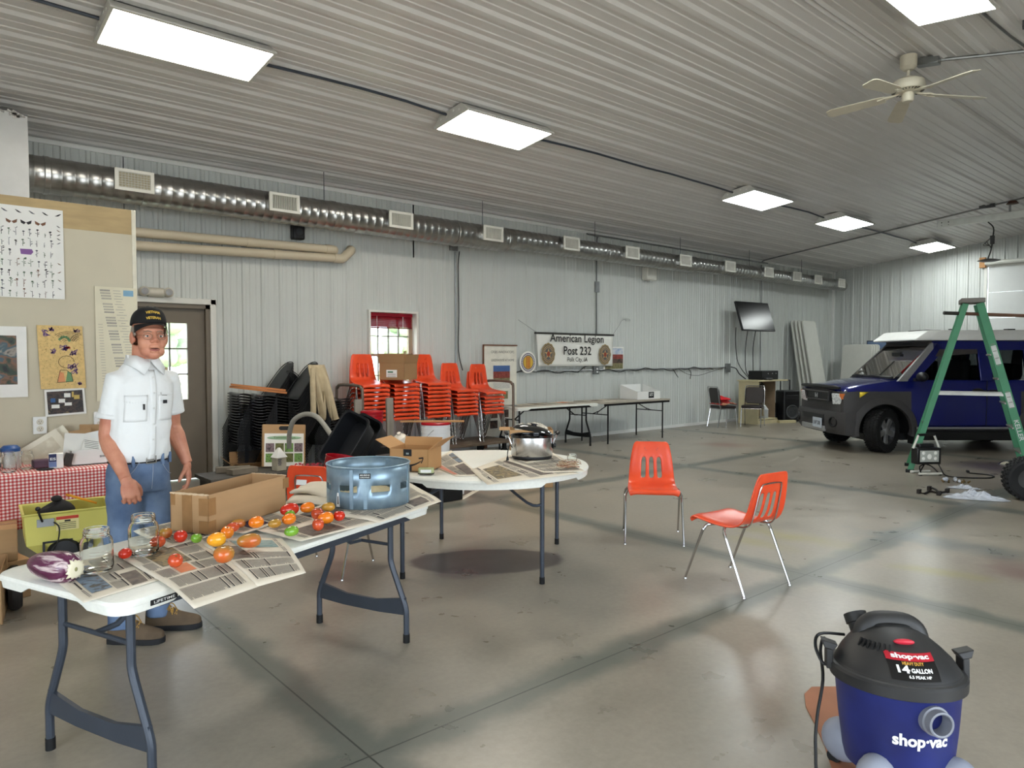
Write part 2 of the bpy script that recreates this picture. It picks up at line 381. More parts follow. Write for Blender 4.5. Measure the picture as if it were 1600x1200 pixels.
# ------------------------------------------------------------------ ceiling lights
def lamp_mat(name, col, s):
    m = bpy.data.materials.new(name); m.use_nodes = True; nt = m.node_tree; b = nt.nodes['Principled BSDF']
    b.inputs['Base Color'].default_value = lin((235, 235, 230)); b.inputs['Emission Color'].default_value = col
    b.inputs['Emission Strength'].default_value = s; b.inputs['Roughness'].default_value = 0.5
    return m
WARM = lamp_mat('diffuser_warm', (1.0, 0.94, 0.82, 1), LAMP); COOL = lamp_mat('diffuser_cool', (0.94, 1.0, 0.98, 1), LAMP * 1.1)
LFR = mat('fixture_white_metal', (205, 204, 198), 0.35, 0.1, 0.03)
def lamp(x, y, label, dm):
    side = -1 if y > RY else 1
    t = thing('ceiling_light', label, 'ceiling light', (x, y, ceil_z(y) - 0.135), 0, 'panel lights on the ribbed ceiling', rot=(side * math.atan(SL), 0, 0))
    m = MB(); m.hexa([(-0.625, -0.305, 0.012), (0.625, -0.305, 0.012), (0.625, 0.305, 0.012), (-0.625, 0.305, 0.012)],
                     [(-0.615, -0.2, 0.11), (0.615, -0.2, 0.11), (0.615, 0.2, 0.11), (-0.615, 0.2, 0.11)]); m.build('housing', LFR, t)
    for sx in (-1, 1):
        for yy, zz in ((-0.16, 0.05), (-0.06, 0.075), (0.06, 0.05), (0.17, 0.06)): m = MB(); m.cyl((sx * 0.617, yy, zz), (sx * 0.6235, yy, zz), 0.013, None, 8); m.build('knockout', mat('knockout_bright', (225, 225, 220), 0.3), t)
    m = MB()
    for sx in (-1, 1): m.box((sx * 0.612, 0, 0.006), (0.026, 0.61, 0.014))
    for sy in (-1, 1): m.box((0, sy * 0.294, 0.006), (1.2, 0.022, 0.014))
    m.build('frame', LFR, t)
    m = MB(); m.box((0, 0, 0.009), (1.2, 0.568, 0.006)); m.build('diffuser', dm, t)
lamp(1.87, 6.19, 'warm lit panel light nearest the partition wall', WARM)
lamp(5.13, 6.19, 'warm lit panel light, second along the ceiling cable from the partition wall', WARM)
lamp(10.63, 6.15, 'white panel light on the ceiling, third along the cable from the partition wall', COOL)
lamp(13.72, 6.13, 'white panel light on the ceiling, second along the cable from the far wall', COOL)
lamp(18.22, 6.11, 'white panel light on the ceiling closest to the far wall', COOL)
lamp(6.03, 2.09, 'white panel light beside the ceiling fan', COOL)

# ceiling cable between the lights, conduits
def pipe_thing(name, label, cat, pts, r, m, n=8, group=None):
    mb = MB(); mb.tube(pts, r, n); o = mb.build(name, m); return tag(o, label, cat, group)
cz = lambda y, d=0.035: ceil_z(y) - d
cab = []
for x0, x1 in ((-1.5, 1.24), (2.50, 4.50), (5.76, 10.0), (11.26, 13.09), (14.35, 17.59)):
    k = max(3, int((x1 - x0) / 0.5))
    cab.append([(x0 + (x1 - x0) * i / k, 6.24 + 0.012 * sin(i * 2.1), cz(6.24, 0.045) - (0.02 if i in (0, k) else 0)) for i in range(k + 1)])
for i, p in enumerate(cab):
    pipe_thing('ceiling_cable', ['dark ceiling cable running into the near end of the first warm panel light', 'dark ceiling cable between the two warm panel lights',
               'dark ceiling cable from the second warm light to the first white light', 'dark ceiling cable between the two small white lights mid ceiling',
               'dark ceiling cable leading to the white light by the far wall'][i], 'cable', p, 0.014, GREY_LEG, 6, 'cables feeding the ceiling lights')
pipe_thing('steel_conduit', 'bent grey conduit along the eave then across the ceiling to the door opener beam', 'conduit',
           smooth_path([(9.94, 9.03, 3.45), (9.94, 9.03, 3.68), (9.98, 9.02, 3.74), (10.1, 9.02, 3.755), (15.6, 9.02, 3.755), (15.75, 8.99, 3.77), (15.78, 8.8, cz(8.8)), (15.72, 7.2, cz(7.2)), (15.66, 5.2, cz(5.2)), (15.55, 3.6, cz(3.6))], 3), 0.017, GALV)
pipe_thing('steel_conduit', 'grey conduit from the fan junction box over the ridge', 'conduit', [(7.86, 2.76, 4.455), (7.98, 2.3, 4.40), (8.08, 1.95, 4.362), (8.3, 1.2, 4.28), (8.5, 0.2, 4.17)], 0.017, GALV)
pipe_thing('steel_conduit', 'grey conduit crossing the ceiling behind the white panel light near the fan', 'conduit', [(6.7, 2.0, 4.375), (7.6, 1.96, 4.365), (8.3, 1.9, 4.36), (10.5, 1.9, 4.355)], 0.012, GALV)
m = MB(); m.box((0, 0, 0), (0.06, 0.34, 0.06)); m.box((0.3, 0, 0.01), (0.5, 0.05, 0.04))
o = m.build('ceiling_bracket', mat('dark_bracket', (84, 84, 86), 0.4, 0.6)); o.location = (7.3, 1.62, 4.30); o.rotation_euler = (0, 0, 0.2)
tag(o, 'dark steel bracket beside the white panel light near the fan', 'bracket')

# ------------------------------------------------------------------ ceiling fan
FANC = mat('fan_cream', (196, 190, 172), 0.4, 0, 0.03); FAND = mat('fan_dark', (52, 50, 46), 0.5)
t = thing('ceiling_fan', 'cream five blade ceiling fan hanging from the ridge', 'ceiling fan', (7.62, 2.81, 4.06))
m = MB(); m.lathe([(0.045, 0.26), (0.075, 0.29), (0.078, 0.40)], 20); m.build('canopy', FANC, t)
m = MB(); m.cyl((0, 0, 0.17), (0, 0, 0.28), 0.014); m.build('downrod', FANC, t)
m = MB(); m.lathe([(0.03, 0.185), (0.09, 0.178), (0.14, 0.15), (0.155, 0.11), (0.155, 0.075), (0.145, 0.06), (0.09, 0.045), (0.05, 0.04)], 28); mo = m.build('motor_housing', FANC, t)
m = MB()
for i in range(28): a = 2 * pi * i / 28; m.box((cos(a) * 0.125, sin(a) * 0.125, 0.0515), (0.036, 0.007, 0.006), Matrix.Rotation(a, 3, 'Z'))
m.build('vent_slots', FAND, mo)
m = MB(); m.lathe([(0.05, 0.04), (0.055, 0.02), (0.055, -0.03), (0.045, -0.045), (0.0, -0.047)], 20); m.build('switch_cup', FANC, t)
for k in range(5):
    a = radians(30 + 72 * k); Rz = Matrix.Rotation(a, 4, 'Z'); Rt = Rz @ Matrix.Translation((0.2, 0, 0.02)) @ Matrix.Rotation(radians(4), 4, 'Y') @ Matrix.Rotation(radians(12), 4, 'X')
    m = MB(); m.prism([(0.0, -0.05), (0.06, -0.062), (0.50, -0.075), (0.545, -0.05), (0.545, 0.05), (0.50, 0.075), (0.06, 0.062), (0.0, 0.05)], -0.004, 0.004, Rt); bl = m.build('blade', FANC, t)
    m = MB(); m.tube([Rz @ Vector(p) for p in ((0.08, 0, 0.045), (0.15, 0.015, 0.03), (0.2, 0.03, 0.026), (0.27, 0.02, 0.012))], 0.009, 6)
    m.tube([Rz @ Vector(p) for p in ((0.08, 0, 0.045), (0.15, -0.015, 0.03), (0.2, -0.03, 0.026), (0.27, -0.02, 0.012))], 0.009, 6); m.build('blade_iron', FANC, bl)
m = MB(); m.box((0, 0, 0), (0.11, 0.2, 0.07)); o = m.build('junction_box', GALV, bevel=0.006); o.location = (7.82, 2.70, 4.425); o.rotation_euler = (0.11, 0, 0.1)
tag(o, 'grey junction box on the ceiling beside the fan mount', 'junction box')

# ------------------------------------------------------------------ spiral duct on the long wall
DUCT = mat('galvanised_duct', (172, 172, 170), 0.30, 1.0, 0.16, 5, stretch=(0.6, 3, 3)); REGM = mat('register_white', (226, 224, 214), 0.45, 0, 0.02)
t = thing('spiral_air_duct', 'shiny galvanised spiral duct hung along the top of the wall', 'air duct', (0, 8.62, 3.34))
segs = [(0.98, 7.35, 0.183, 0.0), (7.35, 12.4, 0.158, 0.03), (12.4, 19.2, 0.143, 0.05)]
m = MB()
for i, (x0, x1, r, dz) in enumerate(segs):
    pr = []; n = int((x1 - x0) / 0.115)
    for k in range(n):
        x = x0 + k * (x1 - x0) / n; w = (x1 - x0) / n
        pr += [(r, x), (r, x + w - 0.018), (r + 0.0035, x + w - 0.012), (r + 0.0035, x + w - 0.006)]
    pr.append((r, x1))
    if i == 2: pr += [(r * 0.97, x1 + 0.03), (r * 0.6, x1 + 0.06), (0.0, x1 + 0.065)]
    m.lathe(pr, 28, Matrix.Translation((0, 0, dz)) @ Matrix.Shear('XY', 4, (0.0, 0.0)) @ Matrix(((0, 0, 1, 0), (0, 1, 0, 0), (-1, 0, 0, 0), (0, 0, 0, 1))), cap0=False)
trunk = m.build('trunk', DUCT, t)
m = MB(); XM = Matrix(((0, 0, 1, 0), (0, 1, 0, 0), (-1, 0, 0, 0), (0, 0, 0, 1)))
for x, r, dz in ((1.2, 0.186, 0), (2.1, 0.186, 0), (4.36, 0.186, 0), (6.35, 0.186, 0), (7.32, 0.186, 0.0), (9.7, 0.163, 0.03), (12.4, 0.161, 0.04), (14.6, 0.147, 0.05)):
    m.lathe([(r, x - 0.03), (r + 0.006, x - 0.022), (r + 0.006, x + 0.022), (r, x + 0.03)], 28, Matrix.Translation((0, 0, dz)) @ XM, cap0=False, cap1=False)
m.build('joint_band', DUCT, t)
for i, x in enumerate((1.965, 3.613, 5.262, 6.891, 8.612, 10.196, 11.83, 13.443, 15.03, 16.33, 17.40, 18.69)):
    r, dz = (0.183, 0) if x < 7.35 else ((0.158, 0.03) if x < 12.4 else (0.143, 0.05)); y = -r - 0.055; z = dz + 0.02
    m = MB()
    m.box((x, y + 0.05, z), (0.34, 0.12, 0.20)); so = m.build('register_box', DUCT, t)
    m = MB()
    for sx in (-1, 1): m.box((x + sx * 0.172, y - 0.018, z), (0.036, 0.02, 0.225))
    for sz in (-1, 1): m.box((x, y - 0.018, z + sz * 0.097), (0.31, 0.02, 0.032))
    fr = m.build('register', REGM, t)
    m = MB()
    nb = 15 if i else 11
    for k in range(nb): m.box((x - 0.15 + 0.3 * k / (nb - 1), y - 0.016, z), (0.0085 if i else 0.004, 0.012, 0.165), Matrix.Rotation(0.5 if i else 0.0, 3, 'Z'))
    if i == 0:
        for k in range(7): m.box((x, y - 0.018, z - 0.075 + 0.025 * k), (0.31, 0.01, 0.004))
    m.build('louver', mat('register_grille', (206, 204, 194), 0.5), fr)
    m = MB(); m.box((x, y - 0.009, z), (0.31, 0.004, 0.165)); m.build('throat', mat('register_dark', (40, 40, 38), 0.8) if i else mat('register_tan', (172, 164, 140), 0.8), fr)
for x in (1.0, 4.24, 6.86, 9.40, 11.92, 14.5, 16.9):
    dz = 0.183 if x < 7.35 else (0.188 if x < 12.4 else 0.193)
    m = MB(); m.cyl((x, -0.03, dz), (x, -0.03, ceil_z(8.59) - 3.34), 0.005, None, 6); m.build('hanger_rod', GREY_LEG, t)
WRAP = mat('white_duct_wrap', (214, 214, 212), 0.35, 0, 0.06, 5, 0.25)
m = MB()
m.surf(lambda u, v: (-1.2 + 2.2 * u, 8.12 + 0.012 * sin(u * 9) * sin(v * 7), 2.4 + 1.38 * v + (0.012 * sin(u * 61) + 0.01 * sin(u * 23) if v > 0.99 else 0)), 40, 12)
m.surf(lambda u, v: (1.0 - 0.004 * sin(v * 9), 8.12 + 0.9 * u, 2.4 + 1.38 * v), 6, 12)
m.surf(lambda u, v: (-1.2 + 2.2 * u, 8.12 + 0.9 * v, 3.78 + 0.012 * sin(u * 61) * (1 - v)), 40, 6)
m.surf(lambda u, v: (-1.2, 8.12 + 0.9 * u, 2.4 + 1.38 * v), 3, 3); m.box((-0.1, 8.57, 2.405), (2.19, 0.88, 0.01))
o = m.build('air_handler', WRAP, solid=0); tag(o, 'white foil wrapped air handler box above the partition where the duct starts', 'air handler')
m = MB()
for k in range(60):
    x = -1.1 + 2.08 * R2.random(); m.box((x, 8.112, 3.74 + 0.05 * R2.random()), (0.05 + 0.06 * R2.random(), 0.006, 0.02), Matrix.Rotation(R2.random() - 0.5, 3, 'Y'))
m.build('foil_tape', mat('foil_tape', (196, 192, 186), 0.25, 0.7, 0.2), o)

# beige plastic vent pipes
PVC = mat('beige_pvc', (198, 186, 162), 0.4, 0, 0.04, 2)
def pvc(label, z0, z1, x1, up, cx):
    t = thing('vent_pipe', label, 'pipe', (1.5, 8.93, z0), 0, 'beige vent pipes on the wall')
    m = MB(); m.tube([(0, 0, 0), (x1 - 1.5, 0, z1 - z0)], 0.055, 18); m.build('straight_pipe', PVC, t)
    e = (x1 - 1.5, 0, z1 - z0); m = MB()
    m.tube(smooth_path([(e[0] - 0.08, 0, e[2]), (e[0] + 0.04, 0, e[2]), (e[0] + 0.12, 0.015, e[2] + up * 0.06), (e[0] + 0.20, 0.03, e[2] + up * 0.13), (e[0] + 0.22, 0.10, e[2] + up * 0.15)], 3) if up else
           smooth_path([(e[0] - 0.08, 0, e[2]), (e[0] + 0.02, 0, e[2]), (e[0] + 0.06, 0.03, e[2]), (e[0] + 0.07, 0.12, e[2])], 3), 0.062, 18); m.build('elbow', PVC, t)
    m = MB(); m.tube([(cx, 0, (z1 - z0) * cx / (x1 - 1.5)), (cx + 0.1, 0, (z1 - z0) * (cx + 0.1) / (x1 - 1.5))], 0.061, 18); m.build('coupling', PVC, t)
pvc('upper beige vent pipe coming out behind the partition', 2.90, 2.95, 4.50, 0, 1.85)
pvc('lower beige vent pipe with an upturned end', 2.74, 2.84, 4.62, 1, 2.2)

# small things on the long wall
m = MB(); m.box((0, 0, 0), (0.16, 0.12, 0.2)); o = m.build('wall_speaker', BLACK, bevel=0.02, segs=3); o.location = (4.05, 8.98, 3.14); tag(o, 'small black speaker on the wall under the duct', 'speaker')
m = MB(); m.lathe([(0.0, 0.0), (0.045, 0.004), (0.05, 0.0)], 16, Matrix.Translation((0, -0.062, 0)) @ Matrix.Rotation(pi / 2, 4, 'X')); m.build('speaker_cone', mat('cone_grey', (50, 50, 54), 0.5), o)
EMM = mat('emergency_beige', (196, 190, 176), 0.45)
t = thing('emergency_light', 'beige twin head emergency light above the entry door', 'emergency light', (2.31, 9.0, 2.245))
m = MB(); m.tube([(-0.09, 0, 0), (0.09, 0, 0)], 0.062, 16, flat=0.9); m.build('body', EMM, t, bevel=0.01)
for sx in (-1, 1):
    m = MB(); m.lathe([(0.055, 0.0), (0.056, 0.05), (0.04, 0.07)], 16, Matrix.Translation((sx * 0.13, -0.07, 0.005)) @ Matrix.Rotation(pi / 2, 4, 'X') @ Matrix.Translation((0, 0, -0.06)), cap0=True); h = m.build('lamp_head', EMM, t)
    m = MB(); m.lathe([(0.04, 0.0), (0.0, 0.012)], 16, Matrix.Translation((sx * 0.13, -0.082, 0.005)) @ Matrix.Rotation(pi / 2, 4, 'X')); m.build('lens', mat('lens_grey', (150, 150, 150), 0.15), h)
m = MB(); m.box((0, 0, 0), (0.3, 0.16, 0.26)); o = m.build('wall_heater_box', mat('pale_beige', (214, 212, 202), 0.5), bevel=0.02); o.location = (11.43, 8.97, 3.15); tag(o, 'pale plastic unit high on the wall past the banner', 'wall unit')

# wall conduits, raceway, boxes and cords
def vconduit(label, x, z0, z1): return pipe_thing('wall_conduit', label, 'conduit', [(x, 9.035, z0), (x, 9.035, z1)], 0.013, GALV, 8, 'vertical conduits on the wall')
vconduit('grey wall conduit rising behind the orange chairs', 6.67, 1.25, 3.14); vconduit('grey wall conduit rising above the banner', 9.94, 1.27, 3.44); vconduit('grey wall conduit behind the television', 15.80, 0.7, 3.7)
def wbox(label, x, z, w=0.11, h=0.13):
    m = MB(); m.box((0, 0, 0), (w, 0.05, h)); o = m.build('outlet_box', GALV, bevel=0.005); o.location = (x, 9.025, z); tag(o, label, 'outlet box', 'metal boxes on the wall'); return o
wbox('metal box at the top of the conduit behind the orange chairs', 6.63, 3.2, 0.14, 0.1)
ob = wbox('metal outlet box under the banner', 9.92, 1.24, 0.13, 0.15)
m = MB()
for z in (-0.03, 0.03): m.box((0.01, -0.028, z), (0.035, 0.008, 0.03))
m.build('outlet_face', LABELW, ob)
wbox('metal outlet box at the end of the raceway by the television', 14.38, 1.24, 0.16, 0.2)
o2 = wbox('metal switch box on the conduit above the banner', 9.94, 2.8, 0.1, 0.2)
pipe_thing('wall_raceway', 'long grey horizontal conduit along the wall between the poster board and the television', 'conduit', [(7.9, 9.035, 1.24), (9.86, 9.035, 1.245), (9.98, 9.035, 1.245), (14.3, 9.035, 1.25)], 0.014, GALV)
q = [(7.92, 9.015, 1.225)]
for i in range(1, 40): x = 7.92 + i * 0.15; q.append((x, 9.012, 1.235 + 0.02 * sin(i * 1.7) + 0.018 * sin(i * 0.6) + (0.06 if 9.5 < x < 9.95 else 0)))
pipe_thing('extension_cord', 'dark extension cord looped along the wall raceway', 'cord', smooth_path(q, 2), 0.009, CORD, 6)
for k, (x, L_) in enumerate(((12.3, 0.16), (12.85, 0.2))):
    pipe_thing('cord_end', ['short black cord end hanging from the raceway nearer the banner', 'short black cord end hanging from the raceway nearer the television'][k], 'cord',
               smooth_path([(x, 9.03, 1.24), (x + 0.06, 9.0, 1.15), (x + 0.02 + 0.12 * (1 - k), 8.99, 1.22 - L_)], 4), 0.008, CORD, 6)
pipe_thing('cable_loop', 'thin cable loop hanging below the raceway by the television', 'cord', smooth_path([(12.5, 9.03, 1.24), (12.8, 9.0, 1.12), (13.2, 9.0, 1.09), (13.6, 9.0, 1.15), (14.2, 9.03, 1.24)], 4), 0.005, CORD, 6)
pipe_thing('power_cord', 'black cord hanging down the conduit behind the orange chairs', 'cord', smooth_path([(6.74, 9.02, 3.15), (6.70, 9.0, 2.9), (6.71, 9.0, 2.2), (6.70, 9.0, 1.6), (6.78, 9.0, 1.28)], 4), 0.008, CORD, 6)

# ------------------------------------------------------------------ entry door and window of the long wall
TAUPE = mat('taupe_door_paint', (112, 102, 88), 0.5, 0, 0.03); GLASS = mat('window_glass', (255, 255, 255), 0.02, 0, 0.0, trans=1.0, ior=1.02, spec=0.3)
FRW = mat('white_frame', (214, 213, 206), 0.45, 0, 0.02)
m = MB()
for x0, x1, z0, z1 in ((2.02, 2.07, 0, 2.13), (2.88, 2.93, 0, 2.13), (2.02, 2.93, 2.08, 2.13)):
    m.box(((x0 + x1) / 2, 9.10, (z0 + z1) / 2), (x1 - x0, 0.14, z1 - z0))
fr = m.build('door_1', TAUPE); tag(fr, kind='structure')
m = MB(); GX0, GX1, GZ0, GZ1 = 2.24, 2.68, 0.98, 1.90
for x0, x1, z0, z1 in ((2.07, GX0, 0.012, 2.08), (GX1, 2.88, 0.012, 2.08), (GX0, GX1, 0.012, GZ0), (GX0, GX1, GZ1, 2.08)): m.box(((x0 + x1) / 2, 9.11, (z0 + z1) / 2), (x1 - x0 + 0.0006, 0.045, z1 - z0))
leaf = m.build('door_leaf', TAUPE, fr)
m = MB()
for k in (1, 2): m.box((GX0 + (GX1 - GX0) * (0.1 if k == 1 else 0.545), 9.11, (GZ0 + GZ1) / 2), (0.018, 0.03, GZ1 - GZ0))
for k in (1, 2): m.box(((GX0 + GX1) / 2, 9.11, GZ0 + (GZ1 - GZ0) * k / 3), (GX1 - GX0, 0.03, 0.018))
m.build('muntin', mat('muntin_grey', (120, 116, 108), 0.5), leaf)
m = MB(); m.box(((GX0 + GX1) / 2, 9.115, (GZ0 + GZ1) / 2), (GX1 - GX0, 0.006, GZ1 - GZ0)); m.build('pane', GLASS, leaf)
m = MB(); m.lathe([(0.03, 0), (0.03, 0.01), (0.012, 0.015), (0.012, 0.045), (0.03, 0.055), (0.03, 0.075), (0.0, 0.08)], 14, Matrix.Translation((2.13, 9.088, 0.98)) @ Matrix.Rotation(pi / 2, 4, 'X')); m.build('door_handle', CHROME, leaf)
m = MB()
for x0, x1, z0, z1 in ((1.95, 2.02, 0, 2.2), (2.93, 3.0, 0, 2.2), (1.95, 3.0, 2.13, 2.2)): m.box(((x0 + x1) / 2, 9.035, (z0 + z1) / 2), (x1 - x0 - 0.001, 0.06, z1 - z0))
struct('trim_3', m, FRW, bevel=0.006)
m = MB()
x0, x1, z0, z1 = WIN_H
for a, b, c_, d in ((x0 - 0.03, x0, z0 - 0.03, z1 + 0.03), (x1, x1 + 0.03, z0 - 0.03, z1 + 0.03), (x0, x1, z1, z1 + 0.03), (x0, x1, z0 - 0.03, z0)):
    m.box(((a + b) / 2, 9.11, (c_ + d) / 2), (b - a, 0.2, d - c_))
wf = tag(m.build('window_1', FRW), kind='structure')
m = MB()
for a, b, c_, d in ((x0, x0 + 0.03, z0, z1), (x1 - 0.06, x1, z0, z1), (x0, x1, z1 - 0.04, z1), (x0, x1, z0, z0 + 0.04), (x0, x1, 1.50, 1.54)): m.box(((a + b) / 2, 9.165, (c_ + d) / 2), (b - a, 0.05, d - c_))
m.build('window_sash', mat('sash_tan', (150, 134, 112), 0.5), wf)
m = MB()
for k in (1, 2, 3): m.box((x0 + 0.03 + (x1 - x0 - 0.09) * k / 4, 9.165, (z0 + z1) / 2), (0.014, 0.03, z1 - z0 - 0.06))
for z in (1.22, 1.80): m.box(((x0 + x1) / 2, 9.165, z), (x1 - x0 - 0.08, 0.03, 0.014))
m.build('muntin', mat('muntin_grey', (120, 116, 108), 0.5), wf)
m = MB(); m.box(((x0 + x1) / 2, 9.17, (z0 + z1) / 2), (x1 - x0 - 0.04, 0.006, z1 - z0 - 0.04)); m.build('pane', GLASS, wf)
REDB = mat('red_blind_slat', (150, 18, 38), 0.4, 0, 0.1)
t = thing('window_blind', 'red slatted blind gathered at the top of the window', 'blind', (5.525, 9.10, 2.11))
m = MB(); m.box((0, 0, 0), (0.74, 0.05, 0.045)); m.build('headrail', REDB, t)
for k in range(11): m = MB(); m.box((0, 0, -0.032 - 0.0135 * k), (0.73, 0.045, 0.004), Matrix.Rotation(0.5, 3, 'X')); m.build('slat', REDB, t)
m = MB(); m.box((0, 0, -0.19), (0.73, 0.04, 0.018)); m.build('bottom_rail', mat('red_blind_rail', (98, 12, 24), 0.4), t)
m = MB()
for x in (-0.24, 0.2): m.cyl((x, -0.03, -0.02), (x, -0.03, -0.19), 0.003, None, 5)
m.build('lift_cord', LABELW, t)

# garage door in the far gable wall, its rail and the wooden block
GDM = mat('garage_door_white', (214, 216, 214), 0.4, 0, 0.015)
m = MB()
for k in range(6): m.box((19.66, 3.49, 0.3 + k * 0.604), (0.05, 3.76, 0.6))
gd = tag(m.build('door_2', GDM, bevel=0.006), kind='structure')
m = MB(); m.box((19.63, 3.49, 3.64), (0.06, 3.9, 0.06)); m.box((19.63, 5.42, 1.82), (0.05, 0.06, 3.62)); struct('trim_4', m, FRW)
m = MB(); m.tube([(19.48, 5.40, 3.70), (19.48, 1.4, 3.70)], 0.05, 16); o = m.build('torsion_tube', mat('tube_white', (216, 216, 208), 0.4)); tag(o, 'white round tube across the top of the garage door', 'door tube')
m = MB(); m.box((19.56, 5.47, 3.725), (0.07, 0.13, 0.24)); o = m.build('wood_block', mat('pale_lumber', (176, 130, 84), 0.7, 0, 0.15, 4, stretch=(1, 1, 0.2)), bevel=0.004); tag(o, 'short wooden block holding the end of the white door tube', 'wood block')
t = thing('door_opener_rail', 'pale steel box rail hanging below the ceiling near the garage door', 'opener rail', (15.6, 5.15, 4.1))
m = MB(); m.box((0.0, -1.75, 0), (0.07, 3.5, 0.13)); m.build('rail', mat('rail_white', (206, 208, 202), 0.4, 0.2), t, bevel=0.006)
m = MB()
for y in (-1.2, -3.0): m.box((0, y, 0.19), (0.03, 0.03, 0.25))
m.build('hanger', GALV, t)
m = MB()
for y in (-0.08, -0.2): m.cyl((-0.036, y, 0.02), (-0.0345, y, 0.02), 0.012, None, 8); m.cyl((-0.036, y, -0.03), (-0.0345, y, -0.03), 0.008, None, 8)
m.build('bolt_hole', FAND, t)
t = thing('hanging_cord_reel', 'black cord pendant with a flat dark disc hanging from the opener rail', 'hanging cord', (15.55, 4.25, 3.30))
q = [(0, 0.03, 0.72), (0, -0.06, 0.6), (0, -0.05, 0.4), (0, -0.03, 0.2), (0, 0.02, 0.03)]
m = MB(); m.tube(smooth_path(q, 4), 0.012, 6)
for k in range(3): m.tube(smooth_path([(0.02, -0.05, 0.45), (0.0, 0.04 + 0.03 * k, 0.36 - 0.03 * k), (0.02, 0.0, 0.28), (0, -0.03, 0.22)], 4), 0.006, 5)
m.build('cord', CORD, t)
m = MB(); m.box((0, -0.045, 0.38), (0.05, 0.07, 0.16)); m.build('plug', BLACK, t, bevel=0.01)
m = MB(); m.lathe([(0.0, -0.03), (0.12, -0.02), (0.19, 0.0), (0.1, 0.025), (0.0, 0.03)], 20); m.build('disc', mat('disc_dark', (44, 42, 42), 0.4), t)
t = thing('track_hanger', 'rusty brackets on the ceiling above the opener rail', 'bracket', (15.55, 3.9, ceil_z(3.9) - 0.1))
m = MB(); m.lathe([(0.1, 0.0), (0.06, 0.05), (0.0, 0.06)], 12); m.build('cap', mat('rust', (88, 58, 46), 0.7), t)
m = MB(); m.box((0.0, 0.4, 0.02), (0.06, 0.25, 0.07)); m.build('bracket', mat('dark_bracket', (84, 84, 86), 0.4, 0.6), t)

# ------------------------------------------------------------------ partition wall and what hangs on it
PARTM = mat('cream_plaster', (202, 193, 170), 0.75, 0, 0.03, 4, 0.06); OSB = mat('raw_tan_board', (184, 160, 118), 0.8, 0, 0.08, 6, 0.1, stretch=(1, 1, 4))
PY, PX1, PTOP = 6.1, 1.435, 2.63
m = MB(); m.box(((BX + PX1 - 0.03) / 2, PY + 0.08, 1.22), (PX1 - 0.03 - BX, 0.14, 2.44)); struct('wall_partition', m, PARTM)
m = MB(); m.box(((BX + PX1 - 0.03) / 2, PY + 0.08, 2.535), (PX1 - 0.03 - BX, 0.146, 0.19)); struct('trim_5', m, OSB)
m = MB(); m.box((PX1 - 0.015, PY + 0.08, PTOP / 2), (0.03, 0.16, PTOP)); struct('trim_6', m, mat('pale_corner_trim', (222, 216, 196), 0.5), bevel=0.004)
def picmat(name, cols, scale, rough=0.6, stretch=None, contrast=0.2):
    m_ = bpy.data.materials.new(name); m_.use_nodes = True; nt = m_.node_tree; b = nt.nodes['Principled BSDF']; b.inputs['Roughness'].default_value = rough
    tc = nt.nodes.new('ShaderNodeTexCoord'); mp = nt.nodes.new('ShaderNodeMapping'); nt.links.new(tc.outputs['Object'], mp.inputs[0])
    if stretch: mp.inputs['Scale'].default_value = stretch
    tx = nt.nodes.new('ShaderNodeTexNoise'); tx.inputs['Scale'].default_value = scale; tx.inputs['Detail'].default_value = 6; tx.inputs['Distortion'].default_value = 0.6
    nt.links.new(mp.outputs[0], tx.inputs['Vector']); r = nt.nodes.new('ShaderNodeValToRGB'); r.color_ramp.interpolation = 'EASE'
    e_ = r.color_ramp.elements; k = len(cols)
    while len(e_) < k: e_.new(0.5)
    for i, c_ in enumerate(cols): e_[i].position = 0.5 - contrast + 2 * contrast * i / (k - 1); e_[i].color = lin(c_)
    nt.links.new(tx.outputs['Fac'], r.inputs[0]); nt.links.new(r.outputs[0], b.inputs['Base Color']); return m_
INKS = [mat('print_dark', (44, 40, 42), 0.7), mat('print_brown', (120, 84, 62), 0.7), mat('print_green', (96, 116, 92), 0.7), mat('print_purple', (132, 92, 150), 0.7), mat('print_slate', (98, 98, 104), 0.7)]
WFRONT = lambda x, z, y=PY: ontri((x, y, z), (1, 0, 0), (0, 0, 1))       # upright surface facing the camera side
# wildlife chart
m = MB(); m.box((0.49, PY - 0.004, 2.24), (0.92, 0.006, 0.645)); po = m.build('wildlife_poster', PAPERW); tag(po, 'cream wildlife chart with rows of birds, butterflies and plants on the partition', 'poster')
m = MB(); q = random.Random(3); Yp = PY - 0.0078
def plant(x, z, h, mi):
    m.mi = mi; w = 0.0018
    m.add([(x - w, Yp, z), (x + w, Yp, z), (x + w * 0.6, Yp, z + h), (x - w * 0.6, Yp, z + h)], [(0, 1, 2, 3)])
    for k in range(q.randint(3, 7)):
        zz = z + h * (0.2 + 0.8 * q.random()); s = q.choice((-1, 1)); l = h * (0.18 + 0.22 * q.random()); a = 0.2 + 0.9 * q.random()
        px_, pz_ = x + s * l * cos(a), zz + l * sin(a) * 0.8; nx, nz = -sin(a) * 0.12 * l, cos(a) * 0.16 * l
        m.add([(x, Yp, zz), ((x + px_) / 2 + nx, Yp, (zz + pz_) / 2 + nz), (px_, Yp, pz_), ((x + px_) / 2 - nx, Yp, (zz + pz_) / 2 - nz)], [(0, 1, 2, 3)])
    if q.random() < 0.5: m.add([(x + 0.008 * cos(a_), Yp, z + h + 0.006 * sin(a_)) for a_ in (i * pi / 3 for i in range(6))], [tuple(range(6))])
